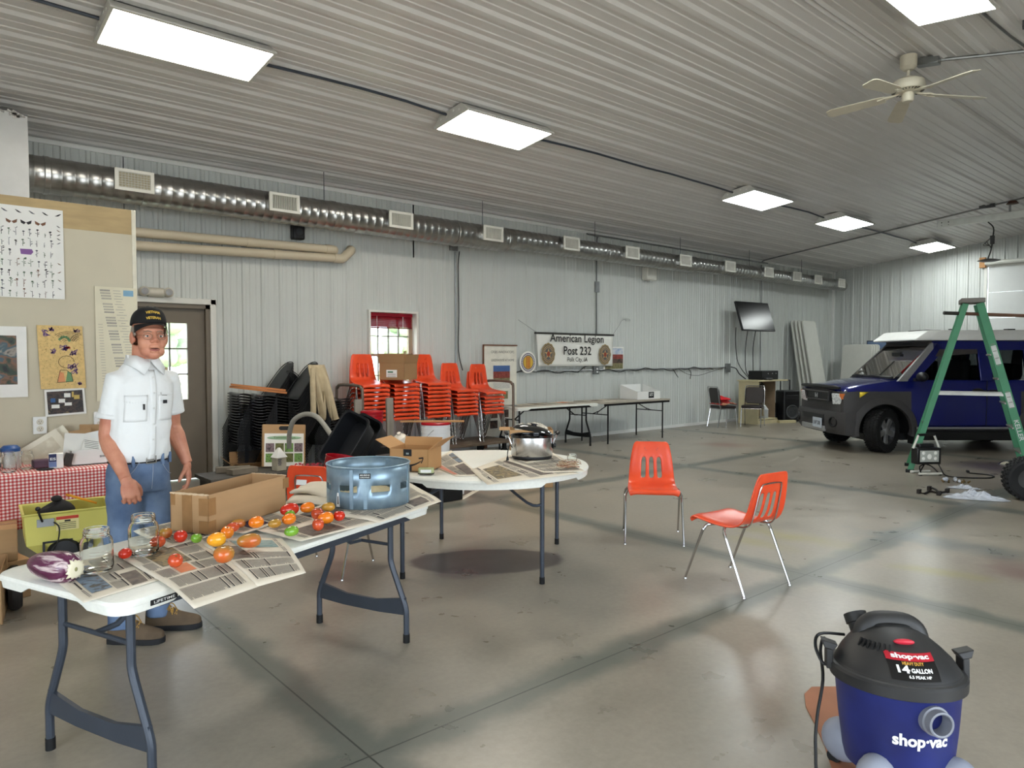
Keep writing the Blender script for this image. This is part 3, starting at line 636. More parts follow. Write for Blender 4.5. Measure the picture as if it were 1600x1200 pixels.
def bird(x, z, s, mi):
    m.mi = mi; d = q.choice((-1, 1))
    m.add([(x + d * s * a, Yp, z + s * b) for a, b in ((1, 0.55), (0.75, 0.75), (0.5, 0.6), (0.0, 0.35), (-0.5, 0.0), (-1.1, -0.35), (-0.6, -0.4), (-0.1, -0.3), (0.4, 0.0), (0.7, 0.4))], [tuple(range(10))])
for i in range(11): bird(0.12 + i * 0.08, 2.522, 0.019, q.choice((0, 0, 1, 4)))
for i in range(3):
    x = 0.64 + i * 0.085; m.mi = (1, 0, 1)[i]
    for s in (-1, 1): m.add([(x, Yp, 2.45), (x + s * 0.034, Yp, 2.468), (x + s * 0.03, Yp, 2.445), (x + s * 0.012, Yp, 2.436)], [(0, 1, 2, 3)])
for r in range(7):
    for i in range(20):
        x = 0.07 + i * 0.042 + 0.012 * q.random(); z = 2.385 - r * 0.072
        if 0.66 < x < 0.77 and 2.2 < z < 2.28: continue
        if x < 0.9: plant(x, z - 0.03, 0.03 + 0.03 * q.random(), q.choice((0, 0, 4, 4, 2, 2, 1)))
for i in range(9): bird(0.92, 2.47 - i * 0.06 if i > 4 else 2.44 - i * 0.03, 0.012, q.choice((0, 4, 1)))
m.mi = 3; m.add([(0.685, Yp, 2.262), (0.755, Yp, 2.264), (0.764, Yp, 2.245), (0.75, Yp, 2.225), (0.69, Yp, 2.225)], [(0, 1, 2, 3, 4)])
m.build('printed_figures', INKS, po, smooth=False)
# long list chart
m = MB(); m.box((1.285, PY - 0.004, 1.595), (0.285, 0.006, 0.865)); po = m.build('list_poster', mat('aged_paper', (220, 212, 186), 0.7, 0, 0.03)); tag(po, 'tall pale chart of small printed lists behind the man', 'poster')
m = MB()
for r in range(40):
    z = 2.0 - r * 0.0205; o_ = 0.02 + r * 0.0035
    m.mi = 1 if r % 4 else 0
    if r % 5 != 4:
        for k in range(8): m.box((1.16 + o_ + k * 0.0085, PY - 0.0078, z), (0.005, 0.0006, 0.012))
    m.mi = 1; m.box((1.225 + o_ + 0.045, PY - 0.0078, z), (0.05 + 0.02 * sin(r * 3), 0.0006, 0.003))
    if r > 12: m.box((1.175 + (r - 12) * 0.001, PY - 0.0078, z + 0.008), (0.03, 0.0006, 0.0025))
m.mi = 2; m.box((1.37, PY - 0.0078, 1.985), (0.07, 0.0006, 0.045))
m.build('printed_lists', [mat('list_slate', (104, 102, 112), 0.7), mat('list_grey', (150, 146, 140), 0.7), mat('list_blue', (128, 166, 190), 0.7)], po, smooth=False)
# matted print, drawing, photograph
m = MB(); m.box((0.46, PY - 0.004, 1.462), (0.5, 0.006, 0.5)); po = m.build('matted_print', PAPERW); tag(po, 'print of a dark wooded stream in a wide white mat', 'print')
m = MB(); m.box((0.44, PY - 0.0085, 1.475), (0.42, 0.002, 0.345)); m.build('picture', picmat('stream_picture', [(16, 22, 18), (44, 60, 44), (120, 84, 60), (60, 84, 92), (150, 140, 130), (30, 34, 30)], 9, 0.5), po)
m = MB(); m.hexa([(0.789, PY - 0.001, 1.264), (1.073, PY - 0.001, 1.264), (1.073, PY - 0.007, 1.264), (0.789, PY - 0.007, 1.264)], [(0.772, PY - 0.001, 1.726), (1.056, PY - 0.001, 1.724), (1.056, PY - 0.007, 1.724), (0.772, PY - 0.007, 1.726)])
po = m.build('child_drawing', mat('tan_speckled_paper', (218, 186, 124), 0.8, 0, 0.1, 60)); tag(po, 'tan paper with colourful crayon scribbles of flowers pinned above a photograph', 'drawing')
m = MB(); Yp = PY - 0.0085; q = random.Random(5)
def stroke(pts, w, mi):
    m.mi = mi; P_ = [Vector((a, Yp, b)) for a, b in pts]
    for a, b in zip(P_, P_[1:]):
        d = (b - a); n_ = Vector((-d.z, 0, d.x)); n_ = n_.normalized() * w if n_.length else Vector((0, 0, w)); m.add([a - n_, b - n_, b + n_, a + n_], [(0, 1, 2, 3)])
for k in range(150): x, z = 0.79 + 0.26 * q.random(), 1.28 + 0.43 * q.random(); a = q.random() * pi; stroke([(x, z), (x + 0.008 * cos(a), z + 0.008 * sin(a))], 0.0011, 4)
for x0, z0, s in ((0.83, 1.67, 0.03), (0.86, 1.70, 0.018), (1.02, 1.69, 0.022), (0.87, 1.54, 0.024), (1.0, 1.53, 0.03), (0.94, 1.56, 0.03), (0.99, 1.43, 0.035), (1.0, 1.39, 0.025), (1.03, 1.30, 0.016)):
    stroke([(x0 + s * (q.random() - 0.5) * 2, z0 + s * (q.random() - 0.5) * 1.6) for i in range(16)], 0.0022, 0)
for i in range(7): r = 0.05 + 0.013 * i; stroke([(0.97 + r * cos(a), 1.58 + r * 0.8 * sin(a)) for a in (0.9 + 0.11 * j for j in range(14))], 0.0014, 3)
for i in range(4): r = 0.03 + 0.012 * i; stroke([(1.04 - r * cos(a), 1.60 + r * sin(a)) for a in (0.3 + 0.12 * j for j in range(10))], 0.0014, 3)
stroke([(0.905, 1.62), (0.93, 1.645), (0.96, 1.64), (0.975, 1.61)], 0.008, 1)
for cx, mi in ((0.915, 2), (0.965, 1)):
    m.mi = mi; m.add([(cx - 0.022, Yp + 0.0004, 1.31), (cx + 0.024, Yp + 0.0004, 1.315), (cx + 0.016, Yp + 0.0004, 1.38), (cx - 0.01, Yp + 0.0004, 1.39)], [(0, 1, 2, 3)])
stroke([(0.89, 1.31), (0.99, 1.315), (0.98, 1.37), (0.95, 1.40), (0.91, 1.40), (0.89, 1.31)], 0.0016, 3)
stroke([(0.95 + 0.05 * cos(j * 0.5), 1.46 + 0.045 * sin(j * 0.5)) for j in range(13)], 0.0015, 3); stroke([(0.95 + 0.008 * j, 1.565 + 0.006 * (-1) ** j) for j in range(4)], 0.006, 5)
m.build('crayon_marks', [mat('crayon_purple', (104, 78, 140), 0.8), mat('crayon_green', (112, 152, 108), 0.8), mat('crayon_orange', (222, 150, 104), 0.8), INK, mat('speckle_brown', (150, 118, 70), 0.8), mat('crayon_red', (190, 60, 60), 0.8)], po, smooth=False)
m = MB(); T = ontri((0.938, PY - 0.004, 1.163), (1, 0, 0.045), (0, 0, 1)); m.add([(-0.13, -0.095, 0), (0.13, -0.095, 0), (0.125, 0.1, 0), (-0.125, 0.1, 0), (-0.13, -0.095, 0.003), (0.13, -0.095, 0.003), (0.125, 0.1, 0.003), (-0.125, 0.1, 0.003)], [(3, 2, 1, 0), (4, 5, 6, 7), (0, 1, 5, 4), (1, 2, 6, 5), (2, 3, 7, 6), (3, 0, 4, 7)], T)
po = m.build('photo_print', PAPERW, smooth=False); tag(po, 'white bordered photograph of a dark crowded room below the drawing', 'photograph')
m = MB(); m.box((0.938, PY - 0.0085, 1.165), (0.225, 0.002, 0.165), Matrix.Rotation(-0.045, 3, 'Y')); pi_ = m.build('picture', picmat('crowd_picture', [(18, 16, 18), (40, 32, 30), (70, 52, 44), (28, 26, 30), (120, 100, 70)], 22, 0.5), po)
m = MB()
for x, z, w, h, mi in ((0.875, 1.135, 0.05, 0.026, 0), (0.915, 1.175, 0.04, 0.028, 0), (0.955, 1.15, 0.045, 0.022, 0), (0.86, 1.18, 0.03, 0.03, 1), (1.01, 1.20, 0.035, 0.03, 2), (0.95, 1.215, 0.04, 0.03, 0), (0.985, 1.22, 0.012, 0.04, 2)): m.mi = mi; m.box((x, PY - 0.0099, z), (w, 0.001, h))
m.build('bright_details', [PAPERW, mat('photo_blue', (52, 92, 140), 0.6), mat('photo_yellow', (196, 168, 90), 0.6)], pi_)
def duplex(label, x, z):
    m = MB(); m.box((0, 0, 0), (0.085, 0.012, 0.125)); o = m.build('wall_outlet', LABELW, bevel=0.004); o.location = (x, PY - 0.006, z); tag(o, label, 'outlet', 'outlets on the partition')
    for s in (-1, 1):
        m = MB(); m.lathe([(0.022, 0), (0.022, 0.003), (0.02, 0.004)], 14, Matrix.Translation((0, -0.006, s * 0.025)) @ Matrix.Rotation(pi / 2, 4, 'X')); so = m.build('socket', mat('socket_cream', (214, 208, 192), 0.5), o)
        m = MB()
        for a in (-0.007, 0.007): m.box((a, -0.0106, s * 0.025 + 0.004), (0.0025, 0.001, 0.009))
        m.box((0, -0.0106, s * 0.025 - 0.009), (0.005, 0.001, 0.005)); m.build('slot', INK, so)
duplex('white outlet on the partition below the small photograph', 0.777, 1.003); duplex('white outlet on the partition half hidden behind the man', 1.16, 1.02)

# ------------------------------------------------------------------ things hung on the long wall
LY = WY - 0.022
m = MB()
def bs(u, v): return (8.36 + 1.99 * u - (0.05 * (1 - u) * 0 + (0.03 - 0.02 * u) * 0) + (0.045 * (1 - v) if u < 0.02 else 0), 8.985 + 0.018 * sin(u * 9) * (1 - v) , 1.33 + 0.565 * v - 0.012 * u)
m.surf(bs, 30, 12); bo = m.build('banner', mat('banner_white', (230, 229, 222), 0.6, 0, 0.02), solid=0.003)
tag(bo, 'white cloth banner lettered American Legion Post 232 on the wall', 'banner')
m = MB(); m.box((9.355, 8.99, 1.905), (2.05, 0.03, 0.035)); m.build('hanging_bar', FAND, bo)
def bfn(x, y, z): return (x, y, z)
T = ontri((9.36, 8.958, 1.6), (1, 0, -0.006), (0, 0, 1))
m = MB()
for body, cx, cz_, w, h, bo_ in (('American Legion', 0.0, 0.205, 1.40, 0.185, 0.012), ('Post 232', 0.0, 0.005, 0.72, 0.155, 0.012), ('Polk City, IA', 0.0, -0.165, 0.52, 0.105, 0.0)):
    put_text(m, body, T @ Matrix.Translation((cx, cz_, 0)), w, h, bo_)
m.build('lettering', INK, bo, smooth=False)
EMB = [mat('emblem_gold', (150, 128, 84), 0.6), mat('emblem_grey', (92, 90, 92), 0.6), mat('emblem_red', (142, 62, 42), 0.6), mat('emblem_tan', (186, 158, 110), 0.6)]
for cx in (-0.74, 0.74):
    m = MB(); C0 = T @ Matrix.Translation((cx, -0.06, 0))
    ring = lambda r, n=32, z=0.0, sc=0.0: [(r * (1 + sc * cos(12 * 2 * pi * i / n)) * 0.86 * cos(2 * pi * i / n), r * (1 + sc * cos(12 * 2 * pi * i / n)) * sin(2 * pi * i / n), z) for i in range(n)]
    for mi, r, z, sc in ((0, 0.19, 0.001, 0.03), (1, 0.165, 0.002, 0), (3, 0.115, 0.003, 0), (1, 0.105, 0.004, 0)):
        m.mi = mi; m.add(ring(r, 72 if sc else 32, z, sc), [tuple(range(72 if sc else 32))], C0)
    m.mi = 3; st = [((0.1 if i % 2 == 0 else 0.04) * sin(pi * i / 5), (0.1 if i % 2 == 0 else 0.04) * cos(pi * i / 5), 0.005) for i in range(10)]; m.add(st, [tuple(range(10))], C0)
    m.mi = 2; m.add(ring(0.045, 20, 0.006), [tuple(range(20))], C0)
    m.mi = 3
    for i in range(28):
        a = 2 * pi * i / 28; m.add([(0.86 * r * cos(a + d), r * sin(a + d), 0.0045) for r, d in ((0.128, -0.07), (0.152, -0.07), (0.152, 0.07), (0.128, 0.07))], [(0, 1, 2, 3)], C0)
    m.build('emblem', EMB, bo, smooth=False)
pipe_thing('hook_wire', 'thin wire from a wall hook down to the banner corner nearer the poster board', 'wire', [(7.98, 9.03, 2.12), (8.1, 9.0, 2.05), (8.36, 8.99, 1.92)], 0.004, GALV, 5)
pipe_thing('hook_wire', 'thin looped wire from the banner corner nearer the television', 'wire', smooth_path([(10.36, 8.99, 1.92), (10.55, 9.0, 2.1), (10.66, 9.02, 2.2), (10.85, 9.02, 2.23), (10.9, 9.02, 2.2), (10.75, 9.02, 2.2)], 3), 0.004, GALV, 5)
# round patch sign
t = thing('round_sign', 'round white sign with yellow and red stripes inside a dark blue ring', 'sign', (8.17, 9.0, 1.40))
TS = Matrix.Rotation(pi / 2, 4, 'X')
m = MB(); m.lathe([(0.185, 0.0), (0.19, 0.006), (0.185, 0.012)], 40, TS); m.build('disc', PAPERW, t)
def flat(mb_, pts, z): mb_.add([(x, -z, y) for x, y in pts], [tuple(range(len(pts)))])
cir = lambda r, n=40: [(r * cos(2 * pi * i / n), r * sin(2 * pi * i / n)) for i in range(n)]
m = MB(); flat(m, cir(0.158), 0.0135); m.build('blue_ring', mat('navy_ink', (40, 42, 92), 0.5), t)
m = MB(); flat(m, cir(0.112), 0.0145); m.build('yellow_field', mat('flag_yellow', (214, 176, 70), 0.5), t)
m = MB(); m.mi = 0
for x in (-0.035, 0, 0.035): flat(m, [(x - 0.008, -0.1), (x + 0.008, -0.1), (x + 0.008, 0.1), (x - 0.008, 0.1)], 0.0155)
m.mi = 1
for i in range(30):
    a = 2 * pi * i / 30; flat(m, [((0.135 + dr) * cos(a + da), (0.135 + dr) * sin(a + da)) for dr, da in ((-0.012, -0.06), (0.012, -0.06), (0.012, 0.06), (-0.012, 0.06))], 0.0148)
m.build('stripe', [mat('flag_red', (168, 44, 40), 0.5), PAPERW], t, smooth=False)
# colour photograph beside the banner
m = MB(); m.box((10.43, 9.03, 1.46), (0.58, 0.008, 0.45)); po = m.build('building_photo', PAPERW); tag(po, 'colour photograph of a red roofed building tucked behind the banner edge', 'photograph')
def pic(par, x, z, w, h, y, bands, name='picture'):
    m = MB(); mats_ = []
    for i, (f0, f1, mt) in enumerate(bands): m.mi = i; mats_.append(mt); m.box((x, y, z - h / 2 + h * (f0 + f1) / 2), (w, 0.002, h * (f1 - f0)))
    return m.build(name, mats_, par)
SKYP = picmat('photo_sky', [(150, 170, 196), (206, 208, 210), (120, 150, 190)], 6); ROOF = picmat('photo_roof', [(112, 48, 42), (150, 70, 60)], 20); GRASSP = picmat('photo_grass', [(96, 100, 60), (140, 128, 96)], 14); DARKP = picmat('photo_dark', [(40, 36, 34), (96, 72, 62)], 18)
pic(po, 10.44, 1.46, 0.52, 0.40, 9.0245, ((0, 0.28, GRASSP), (0.28, 0.48, DARKP), (0.48, 0.7, ROOF), (0.7, 1, SKYP)))
# standing poster board
t = thing('poster_board', 'tall cream poster board headed Orbis Innovators behind the chair cart', 'poster board', (7.56, 9.0, 0.0))
m = MB(); m.box((0, 0.01, 0.93), (0.72, 0.012, 1.5)); m.build('board', mat('board_cream', (222, 218, 204), 0.6), t)
m = MB(); m.box((0, 0.0, 1.685), (0.73, 0.03, 0.02)); m.box((-0.36, 0.0, 0.93), (0.015, 0.03, 1.5)); m.build('frame_edge', mat('brown_edge', (112, 72, 52), 0.6), t)
m = MB(); T = ontri((0.0, -0.0, 0), (1, 0, 0), (0, 0, 1))
put_text(m, 'ORBIS INNOVATORS', T @ Matrix.Translation((0.05, 1.575, 0.003)), 0.5, 0.045, 0.0); put_text(m, 'GREENHOUSE AT HOME', T @ Matrix.Translation((0.05, 1.44, 0.003)), 0.5, 0.04, 0.0)
m.build('lettering', GREYINK, t, smooth=False)
for x, z, w, h, b in ((0.03, 1.22, 0.36, 0.26, ((0, 0.2, GRASSP), (0.2, 0.62, ROOF), (0.62, 1, mat('deep_sky', (70, 100, 150), 0.6)))), (0.03, 1.02, 0.36, 0.1, ((0, 1, mat('print_text', (196, 194, 186), 0.7, 0, 0.2, 60)),)),
                      (-0.06, 0.86, 0.11, 0.13, ((0, 1, GRASSP),)), (0.11, 0.86, 0.11, 0.13, ((0, 1, GRASSP),)), (-0.14, 0.55, 0.16, 0.13, ((0, 1, DARKP),)), (0.1, 0.55, 0.16, 0.13, ((0, 1, DARKP),)), (-0.14, 0.38, 0.16, 0.13, ((0, 1, DARKP),)), (0.1, 0.38, 0.16, 0.13, ((0, 1, DARKP),))):
    pic(t, x, z, w, h, 0.001, b)
m = MB()
for x in (-0.3, 0.3): m.box((x, 0.02, 0.09), (0.05, 0.03, 0.18))
m.build('foot', mat('brown_edge', (112, 72, 52), 0.6), t)
# poster on the far wall behind the car
m = MB(); m.box((FX - 0.03, 7.55, 1.66), (0.008, 1.15, 0.52)); po = m.build('landscape_poster', mat('poster_frame_dark', (40, 44, 52), 0.6)); tag(po, 'wide blue mountain landscape poster on the far wall behind the car', 'poster')
m = MB(); m.box((FX - 0.035, 7.55, 1.80), (0.003, 1.11, 0.20)); m.build('picture_sky', picmat('poster_sky', [(60, 92, 140), (110, 130, 160), (70, 100, 150)], 5), po)
m = MB(); m.box((FX - 0.035, 7.55, 1.56), (0.003, 1.11, 0.28)); m.build('picture_land', picmat('poster_land', [(34, 36, 40), (96, 84, 74), (40, 48, 44)], 12), po)
# ------------------------------------------------------------------ furniture
def gp(px, py, z=0.0):
    r = FW + RT * ((px - 800) / FPX) + UP * ((600 - py) / FPX); t = (z - EYE) / r.z
    return Vector((r.x * t, r.y * t, z))
TZ = 0.716                                  # height of the folding table tops
def leg_pair(t, x, s, m_, half=0.30, hi=0.2, top=TZ - 0.04, r=0.0155, plate=True, brace=True):
    """wishbone folding legs at local x; s is the direction towards the table's middle"""
    for sy in (-1, 1):
        q = smooth_path([(x, sy * hi, top), (x, sy * hi, top - 0.20), (x, sy * (hi + 0.005), top - 0.27), (x, sy * (hi + half) / 2, top - 0.38), (x, sy * (half - 0.005), top - 0.49), (x, sy * half, top - 0.56), (x, sy * half, 0.03)], 4)
        m = MB(); m.tube(q, r, 10); lg = m.build('leg', m_, t)
        m = MB(); m.cyl((x, sy * half, 0.0), (x, sy * half, 0.045), r * 1.15, r * 1.15, 12); m.build('foot_cap', RUBBER, lg)
    m = MB(); m.tube([(x, -hi, top - 0.17), (x, hi, top - 0.17)], 0.009, 8); m.build('cross_bar', m_, t)
    if plate:
        m = MB(); m.prism([(-half + 0.005, top - 0.44), (-0.1, top - 0.475), (0.1, top - 0.475), (half - 0.005, top - 0.44), (half, top - 0.53), (0.12, top - 0.54), (-0.12, top - 0.54), (-half, top - 0.53)], -0.008, 0.008,
                          Matrix(((0, 0, 1, x), (1, 0, 0, 0), (0, 1, 0, 0), (0, 0, 0, 1)))); m.build('leg_plate', m_, t)
    if brace:
        m = MB(); m.tube([(x, 0.0, top - 0.17), (x + s * 0.08, 0, top - 0.165), (x + s * 0.32, 0, top - 0.01)], 0.0115, 8); m.build('brace', m_, t)
def skirt_top(t, outline, arch, m_, zt=TZ, lip=0.05):
    """moulded top: slab with rounded edge and a skirt that arches where arch(x, y) says"""
    n = len(outline); P = outline; m = MB(); rings = []
    cx = sum(p[0] for p in P) / n; cy = sum(p[1] for p in P) / n
    def ins(d):
        out = []
        for x, y in P: l = hypot(x - cx, y - cy); out.append((cx + (x - cx) * (1 - d / l), cy + (y - cy) * (1 - d / l)))
        return out
    for d, z in ((0.02, zt), (0.006, zt - 0.004), (0.0, zt - 0.014), (0.002, zt - 0.024), (0.007, zt - 0.026)): rings.append([(x, y, z) for x, y in ins(d)])
    rings.append([(x, y, zt - lip + arch(x, y)) for x, y in ins(0.010)]); rings.append([(x, y, zt - lip + arch(x, y)) for x, y in ins(0.018)]); rings.append([(x, y, zt - 0.024) for x, y in ins(0.02)])
    m.loft(rings); return m.build('table_top', m_, t)
def folding_table(name, label, group, loc, rz, L_=1.77, W_=0.735, lx=0.73, mleg=GREY_LEG):
    t = thing(name, label, 'table', loc, rz, group)
    def arch(x, y):
        if abs(x) > L_ / 2 - 0.05: return 0.024 * max(0, min(1, (0.19 - abs(y)) * 22))
        return 0.024 * max(0, min(1, (L_ / 2 - 0.2 - abs(x)) * 22))
    o = []
    for x, y in rrect(L_, W_, 0.07, 6): o.append((x, y))
    full = []
    for i in range(len(o)):
        a, b = o[i], o[(i + 1) % len(o)]; k = max(1, int(hypot(b[0] - a[0], b[1] - a[1]) / 0.025))
        full += [(a[0] + (b[0] - a[0]) * j / k, a[1] + (b[1] - a[1]) * j / k) for j in range(k)]
    top = skirt_top(t, full, arch, TABLE_TOP)
    m = MB()
    for sy in (-1, 1): m.box((0, sy * (W_ / 2 - 0.045), TZ - 0.045), (L_ - 0.34, 0.03, 0.035))
    m.build('side_rail', mleg, t)
    for s in (-1, 1): leg_pair(t, s * lx, -s, mleg)
    return t, top
t1, top1 = folding_table('folding_table', 'long white folding table in front of the man, spread with newspaper and tomatoes', None, (1.20, 3.15, 0), radians(21.3))
m = MB(); m.mi = 0; m.box((-0.72, -0.3675, TZ - 0.030), (0.10, 0.003, 0.018)); m.mi = 1
put_text(m, 'LIFETIME', ontri((-0.72, -0.3695, TZ - 0.030), (1, 0, 0), (0, 0, 1)), 0.078, 0.009, 0.01); m.build('maker_label', [INK, LABELW], t1, smooth=False)
R1 = Matrix.Translation((1.20, 3.15, 0)) @ Matrix.Rotation(radians(21.3), 4, 'Z')

# round table
rt = thing('round_folding_table', 'large round white folding table holding the slow cooker', 'table', (3.265, 4.05, 0), radians(-40))
skirt_top(rt, [(0.75 * cos(2 * pi * i / 120), 0.75 * sin(2 * pi * i / 120)) for i in range(120)], lambda x, y: 0.022 if abs(((atan2(y, x) / (pi / 2)) % 1) - 0.5) < 0.15 else 0.0, TABLE_TOP, lip=0.062)
RRI = Matrix.Rotation(radians(40), 4, 'Z') @ Matrix.Translation((-3.265, -4.05, 0))
for a, b in (((690, 842), (629, 904)), ((847, 912), (870, 850))):
    pa, pb = RRI @ gp(*a), RRI @ gp(*b)
    for p in (pa, pb):
        m = MB(); m.tube([(p.x, p.y, 0.04), (p.x, p.y, TZ - 0.03)], 0.0155, 10); lg = m.build('leg', GREY_LEG, rt)
        m = MB(); m.cyl((p.x, p.y, 0), (p.x, p.y, 0.045), 0.018, None, 12); m.build('foot_cap', RUBBER, lg)
    mid = (pa + pb) / 2; dr = Vector((-mid.x, -mid.y, 0)).normalized()
    m = MB(); m.tube([(pa.x, pa.y, TZ - 0.055), (pb.x, pb.y, TZ - 0.055)], 0.0125, 8); m.build('cross_bar', GREY_LEG, rt)
    m = MB()
    for p in (pa, pb): e_ = p + dr * 0.10; f_ = p * 0.35 + dr * 0.1; m.tube(smooth_path([(p.x, p.y, TZ - 0.19), (e_.x, e_.y, TZ - 0.18), (f_.x, f_.y, TZ - 0.035)], 4), 0.010, 8)
    m.build('brace', GREY_LEG, rt)

# the two tables against the wall
tw, _ = folding_table('folding_table', 'white folding table with newspapers along the wall beside the poster board', 'tables along the wall', (8.05, 8.42, 0), radians(-2), mleg=BLACK_METAL)
t = thing('folding_table', 'grey topped folding table along the wall carrying the white carton', 'table', (9.92, 8.36, 0), radians(-1), 'tables along the wall')
m = MB(); m.prism(rrect(1.83, 0.74, 0.04), TZ - 0.022, TZ + 0.004); m.build('table_top', mat('grey_laminate', (164, 156, 142), 0.5), t, bevel=0.004)
m = MB()
for sy in (-1, 1): m.box((0, sy * 0.355, TZ - 0.04), (1.75, 0.02, 0.035))
m.build('apron', BLACK_METAL, t)
for s in (-1, 1):
    for sy in (-1, 1): m = MB(); m.tube([(s * 0.74, sy * 0.31, 0), (s * 0.74, sy * 0.31, TZ - 0.03)], 0.0135, 8); m.build('leg', BLACK_METAL, t)
    m = MB(); m.tube([(s * 0.74, -0.31, 0.5), (s * 0.74, 0.31, 0.5)], 0.009, 8); m.build('cross_bar', BLACK_METAL, t)
    m = MB(); m.tube([(s * 0.74, 0.05, 0.5), (s * 0.64, 0.0, 0.54), (s * 0.30, 0, TZ - 0.03)], 0.009, 8); m.tube([(s * 0.74, -0.05, 0.5), (s * 0.64, 0.0, 0.54)], 0.008, 6); m.build('brace', BLACK_METAL, t)

# ------------------------------------------------------------------ orange school chairs
ORANGE = mat('orange_plastic', (232, 84, 46), 0.3, 0, 0.05, 5, 0.0, col2=(218, 70, 38))
def shell_mesh(m):
    prof = [(-0.214, 0.404, 0.190), (-0.224, 0.424, 0.198), (-0.208, 0.441, 0.202), (-0.15, 0.437, 0.204), (-0.06, 0.425, 0.204), (0.05, 0.419, 0.202), (0.12, 0.425, 0.198), (0.165, 0.440, 0.194), (0.195, 0.468, 0.190), (0.208, 0.497, 0.187),
            (0.217, 0.53, 0.184), (0.230, 0.585, 0.178), (0.2425, 0.640, 0.170), (0.252, 0.69, 0.161), (0.262, 0.735, 0.150), (0.268, 0.758, 0.138), (0.271, 0.768, 0.118)]
    us = [-1, -0.95, -0.82, -0.62, -0.46, -0.27, -0.095, 0.095, 0.27, 0.46, 0.62, 0.82, 0.95, 1]
    def P(i, j):
        y, z, w = prof[i]; u = us[j]; e = max(0.0, abs(u) - 0.72) / 0.28; back = max(0.0, min(1.0, (z - 0.45) / 0.08)) if i > 6 else 0.0
        dip = (1 - u * u) * 0.010
        return (u * w, y + back * (dip - 0.004 * 0 + 0.016 * e * e), z - (1 - back) * (dip * (1 if 1 < i < 8 else 0.3) + 0.016 * e * e) - (0.010 * max(0, abs(u) - 0.6) if i == 16 else 0))
    n = len(us); vs = [P(i, j) for i in range(len(prof)) for j in range(n)]; fs = []
    for i in range(len(prof) - 1):
        for j in range(n - 1):
            if 8 <= i <= 11 and j in (4, 6, 8): continue
            fs.append((i * n + j, i * n + j + 1, (i + 1) * n + j + 1, (i + 1) * n + j))
    m.add(vs, fs)
def school_chair(label, loc, rz, group=None):
    t = thing('school_chair', label, 'chair', loc, rz, group)
    m = MB(); shell_mesh(m); m.build('seat_shell', ORANGE, t, solid=0.009, sub=1, off=1.0, ang=80)
    for sx in (-1, 1):
        for sy, fy in ((-1, -0.235), (1, 0.245)):
            q = smooth_path([(sx * 0.10, sy * 0.03, 0.403), (sx * 0.17, sy * 0.05, 0.403), (sx * 0.208, sy * 0.07, 0.397), (sx * 0.2235, sy * 0.085, 0.368), (sx * 0.2255, sy * 0.10, 0.34), (sx * 0.229, fy, 0.012)], 4)
            k = len(q); m = MB(); m.tube(q, [0.0098 if i < 14 else 0.0098 - 0.0018 * (i - 14) / max(1, k - 15) for i in range(k)], 10); lg = m.build('leg', CHROME, t)
            m = MB(); m.lathe([(0.0125, 0.0), (0.0125, 0.005), (0.009, 0.012)], 12, Matrix.Translation((sx * 0.229, fy, 0))); m.build('glide', CHROME, lg)
    q = [(-0.12, 0.02, 0.404), (-0.12, 0.14, 0.408), (-0.118, 0.192, 0.432), (-0.115, 0.221, 0.49), (-0.108, 0.2535, 0.63), (-0.098, 0.267, 0.685), (-0.07, 0.272, 0.702)]
    q = smooth_path(q + [(-x, y, z) for x, y, z in q[::-1]], 3); m = MB(); m.tube(q, 0.0052, 8); m.build('back_frame', CHROME, t)
    m = MB()
    for sx in (-1, 1):
        for x, z in ((0.045, 0.70), (0.055, 0.715)): m.ell((sx * x, 0.252, z), 0.004, 6, 4)
    m.build('rivet', CHROME, t)
    return t
ch1 = school_chair('orange plastic school chair alone in the open, its front turned to the round table', (4.69, 3.63, 0), radians(-48.7))
ch2 = dup(ch1, (4.19, 2.55, 0), radians(172.6), 'orange plastic school chair in the open seen from behind, nearest the shop vacuum')
ch3 = dup(ch1, (2.29, 4.62, 0), radians(125), 'orange school chair with a white back sticker drawn up behind the galvanised ring')
m = MB(); m.box((0.05, 0.272, 0.655), (0.075, 0.003, 0.035), Matrix.Rotation(0.23, 3, 'X')); m.build('sticker', LABELW, ch3)
CART_Z = 0.235
STK = [(4.80, 9, 'beside the black chairs'), (5.27, 9, 'behind the torn carton'), (5.80, 9, 'between the torn carton and the conduit'), (6.30, 7, 'second from the poster board'), (6.80, 6, 'nearest the poster board')]
for si, (sx_, n, where) in enumerate(STK):
    for i in range(n):
        top = i == n - 1; tilt = radians(1.15 * i + (5 if si == 4 and top else 0))
        lab = 'topmost orange chair of the stack ' + where if top else ('lowest orange chair of the stack ' + where if i == 0 else 'orange chair, %s from the bottom of the stack %s' % (ordinal(i), where))
        c_ = dup(ch1, (sx_, 8.47 + 0.006 * i, CART_Z + 0.0575 * i + 0.215 * sin(tilt) + (0.015 if top and si == 4 else 0)), None, lab, 'orange chairs stacked on the cart')
        c_.rotation_euler = (tilt, 0, radians((si - 2) * 1.5))
